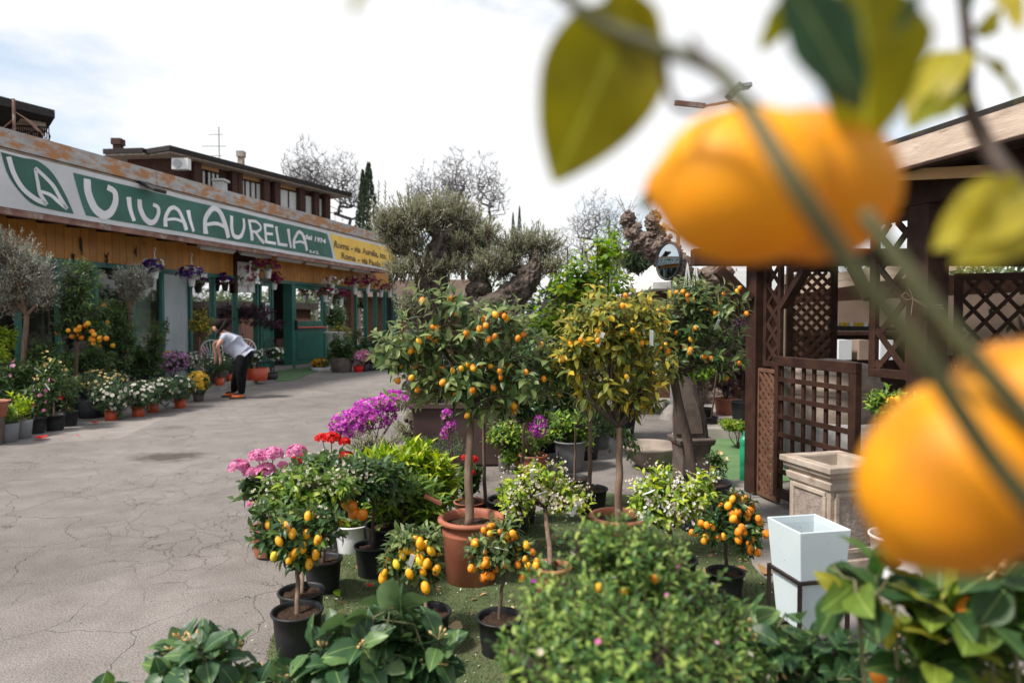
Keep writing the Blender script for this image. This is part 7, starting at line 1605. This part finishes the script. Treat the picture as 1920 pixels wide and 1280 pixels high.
basket("dark basket hanging inside the window right of the large basket", 423, 515, 546, 30, [(V_, 14), (R_, 14)], .1, potm='black_pot')
# wall ornaments on the cladding
for px, py, s_, lab in ((157, 463, 1, "dark iron plant ornament highest on the ochre cladding"), (141, 485, .6, "smaller dark ornament left of the highest one on the cladding"), (203, 487, .8, "dark spiky ornament right on the ochre cladding"), (258, 474, .6, "small dark ornament above the olive crown on the cladding")):
    u_ = FA.u(px, .05); q = FA.p(u_, .05, FA.z(px, py, .05)); b = MB()
    for k in range(9):
        a = random.uniform(-1.2, 1.2); L_ = random.uniform(.05, .12) * s_; b.tube([q + Vector((0, 0, -.1 * s_ + .02 * k * s_)), q + Vector((math.sin(a) * L_ * .6, -.02, math.cos(a) * L_ - .05 * s_ + .02 * k * s_))], [.008, .018 * s_], 5)
    b.tube([q - Vector((0, 0, .16 * s_)), q + Vector((0, 0, .1 * s_))], .01, 5); tag(b.build("wall_ornament", M['dark_metal'], None), lab, "ornament")
# plant hangers by the market stall
for i, px in enumerate((1289, 1304)):
    t_ = thing("plant_hanger", ["white wire hanger left of its twin beside the round mirror", "white wire hanger nearest the kiosk beam"][i], "hanger", P(px, 545, 8.5) * 1); b = MB(); a = P(px, 492, 8.5)
    for k in (-8, -3, 4, 8): b.tube([a, P(px + k, 545, 8.5)], .005, 4)
    b.build("wires", M['tent'], t_); b = MB(); b.lathe([(.07, -.1), (.1, 0)], P(px, 548, 8.5), 12, close=True); b.build("pot", M['white_pot'], t_)

# ------------------------------------------------------------------ the woman bending over the flowers
def skin_chain(name, verts, edges, m, parent, sub=2, smooth=True, root=0):
    """verts: [(Vector, rx, ry)]"""
    o0 = wl(parent); me = bpy.data.meshes.new(name); me.from_pydata([tuple(v[0] - o0) for v in verts], edges, []); o = link(me, name, parent)
    sk = o.modifiers.new("skin", 'SKIN'); 
    for i, v in enumerate(verts): me.skin_vertices[0].data[i].radius = (v[1], v[2] if len(v) > 2 else v[1]); me.skin_vertices[0].data[i].use_root = (i == root)
    sk.use_smooth_shade = True; ss = o.modifiers.new("subsurf", 'SUBSURF'); ss.levels = ss.render_levels = sub
    dg = bpy.context.evaluated_depsgraph_get(); me2 = bpy.data.meshes.new_from_object(o.evaluated_get(dg)); 
    o.modifiers.clear(); o.data = me2; me2.materials.clear(); me2.materials.append(m); me2.polygons.foreach_set("use_smooth", [True] * len(me2.polygons)); return o
wf = G(446, 747); wt_ = thing("person", "woman in grey t-shirt, black trousers and orange shoes bending over the potted daisies", "person", wf)
Yw = wf.y
def W(px, py, dY=0): return P(px, py, Yw + dY)
hipc = W(458, 665, .08); sh = W(426, 632, .05); 
def E(a, b, t): return Vector(a).lerp(Vector(b), t)
hl, hr = hipc + Vector((.0, -.10, -.02)), hipc + Vector((-.02, .11, -.02))
kl, kr = W(452, 703, -.05), W(444, 705, .15)
al, ar = W(453, 739, 0), W(438, 734, .3)
# body: head, neck, torso, arms, hands, legs in one surface
nk = W(414, 622, .02); hd = W(406, 614, 0); 
s1, s2 = sh + Vector((0.02, -.17, .01)), sh + Vector((-.02, .17, .01))
e1, e2 = W(408, 648, -.2), W(400, 645, .25); h1, h2 = W(412, 668, -.1), W(404, 668, .2)
chest = E(sh, hipc, .3); waist = E(sh, hipc, .72)
V_ = [(hipc, .14, .16), (waist, .125, .15), (chest, .13, .15), (sh, .09, .13), (nk, .055, .055), (s1, .06, .06), (s2, .06, .06), (e1, .038, .038), (e2, .038, .038), (h1, .024, .024), (h2, .024, .024),
      (hl, .10, .10), (hr, .10, .10), (kl, .06, .06), (kr, .06, .06), (al, .035, .035), (ar, .035, .035), (E(nk, hd, .55), .055, .055), (hd + Vector((0, 0, .0)), .125, .13), (hd + Vector((-.055, -.01, -.06)), .085, .085)]
Ed = [(0, 1), (1, 2), (2, 3), (3, 4), (3, 5), (3, 6), (5, 7), (6, 8), (7, 9), (8, 10), (0, 11), (0, 12), (11, 13), (12, 14), (13, 15), (14, 16), (4, 17), (17, 18), (18, 19)]
# hands with fingers (chains rooted in the palm)
def add_hand(iw, hpos, dirv):
    d = Vector(dirv).normalized(); side = d.cross(Vector((0, 1, 0))).normalized(); palm = hpos + d * .06; V_.append((palm, .028, .02)); ip = len(V_) - 1; Ed.append((iw, ip))
    for k, (off, L_) in enumerate(((-.03, .055), (-.01, .07), (.012, .075), (.03, .065), (.045, .045))):
        a = palm + Vector((0, off, 0)) + d * .03; c_ = a + (d + Vector((-.35, 0, -.1))).normalized() * L_
        V_.append((a, .010, .010)); V_.append((c_, .007, .007)); Ed.append((ip, len(V_) - 2)); Ed.append((len(V_) - 2, len(V_) - 1))
add_hand(9, h1, (.1, .1, -1)); add_hand(10, h2, (-.05, 0, -1))
body = skin_chain("body", V_, Ed, M['skin'], wt_, 2)
# face: nose, eyes, mouth, ear as children of the body
fdir = Vector((-.80, -.25, -.45)).normalized(); up_ = Vector((-.35, 0, .9)); up_ = (up_ - fdir * up_.dot(fdir)).normalized(); rt_ = fdir.cross(up_)
fc = hd + Vector((-.02, 0, -.02))
b = MB(); b.lathe([(.001, 0), (.010, .012), (.013, .03), (.004, .045)], (0, 0, 0), 8, close=True); b.v = [tuple(fc + fdir * .098 + up_ * (v[2] - .03) * -1 + rt_ * v[0] + fdir * (v[1] + .006)) for v in b.v]; b.build("nose", M['skin'], body, smooth=True)
for k in (-1, 1):
    b = MB(); b.box(fc + fdir * .102 + up_ * .02 + rt_ * .030 * k, (.014, .018, .008)); b.build("eye", M['black'], body, bevel=.003)
    b = MB(); b.box(fc + fdir * .101 + up_ * .038 + rt_ * .030 * k, (.012, .026, .006)); b.build("eyebrow", M['hair'], body)
b = MB(); b.box(fc + fdir * .102 - up_ * .045, (.012, .034, .008)); b.build("mouth", mat("lips", (.42, .14, .12)), body, bevel=.003)
# clothes
shirt = skin_chain("t_shirt", [(E(sh, hipc, .92), .17, .19), (waist, .175, .19), (chest + Vector((0, 0, -.02)), .175, .19), (sh, .125, .16), (E(sh, nk, .45), .075, .085), (s1, .078, .078), (s2, .078, .078), (E(s1, e1, .55), .064, .064), (E(s2, e2, .55), .064, .064)], [(0, 1), (1, 2), (2, 3), (3, 4), (3, 5), (3, 6), (5, 7), (6, 8)], M['shirt'], wt_, 2, root=1)
tr_ = skin_chain("trousers", [(E(hipc, waist, .35), .165, .18), (hipc + Vector((.01, 0, -.02)), .205, .21), (hl, .165, .165), (hr, .165, .165), (E(hl, kl, .5), .13, .13), (E(hr, kr, .5), .13, .13), (kl, .10, .10), (kr, .10, .10), (E(kl, al, .5), .09, .09), (E(kr, ar, .5), .09, .09), (al + Vector((0, 0, -.01)), .06, .06), (ar + Vector((0, 0, -.01)), .06, .06)], [(0, 1), (1, 2), (1, 3), (2, 4), (3, 5), (4, 6), (5, 7), (6, 8), (7, 9), (8, 10), (9, 11)], M['jeans'], wt_, 2, root=1)
for a_, fz in ((al, 0), (ar, 0)):
    f0 = Vector((a_.x, a_.y, .055)); sho = skin_chain("shoe", [(f0 + Vector((.05, 0, .0)), .05, .05), (f0 + Vector((-.03, -.01, .0)), .055, .05), (f0 + Vector((-.12, -.03, -.012)), .052, .036), (f0 + Vector((-.19, -.045, -.02)), .035, .026), (f0 + Vector((.0, 0, .04)), .045, .045)], [(0, 1), (1, 2), (2, 3), (1, 4)], M['shoe_or'], wt_, 1, root=1)
    b = MB(); b.box((f0.x - .065, f0.y - .02, .014), (.30, .105, .026), Matrix.Rotation(.22, 3, 'Z')); b.build("sole", M['black'], sho, bevel=.01)
    b = MB(); b.bar(f0 + Vector((-.13, -.06, .03)), f0 + Vector((.0, -.055, .05)), .012, .03); b.build("shoe_stripe", M['black'], sho)
b = MB(); hc = hd - fdir * .055 + up_ * .035; axh = up_ * .8 - fdir * .6; axh.normalize(); xh = axh.orthogonal().normalized(); yh = axh.cross(xh)
b.lathe([(max(.002, .110 * math.sin(math.pi * i / 12)), .118 * -math.cos(math.pi * i / 12)) for i in range(13)], (0, 0, 0), 20)
b.v = [tuple(hc + xh * v[0] + yh * v[1] + axh * v[2]) for v in b.v]
b.tube(bezier_pts([hc + axh * .03 - fdir * .09, hc - fdir * .16 + Vector((0, -.02, -.01)), hc - fdir * .15 + Vector((-.01, -.09, -.10)), hc - fdir * .08 + Vector((-.02, -.13, -.20)), hc - fdir * .05 + Vector((-.03, -.14, -.27))], 5), [.05, .045, .042, .04, .038, .038, .038, .038, .036, .036, .034, .034, .032, .03, .028, .026, .024, .02, .016, .012, .006], 10)
b.build("hair", M['hair'], wt_, smooth=True)
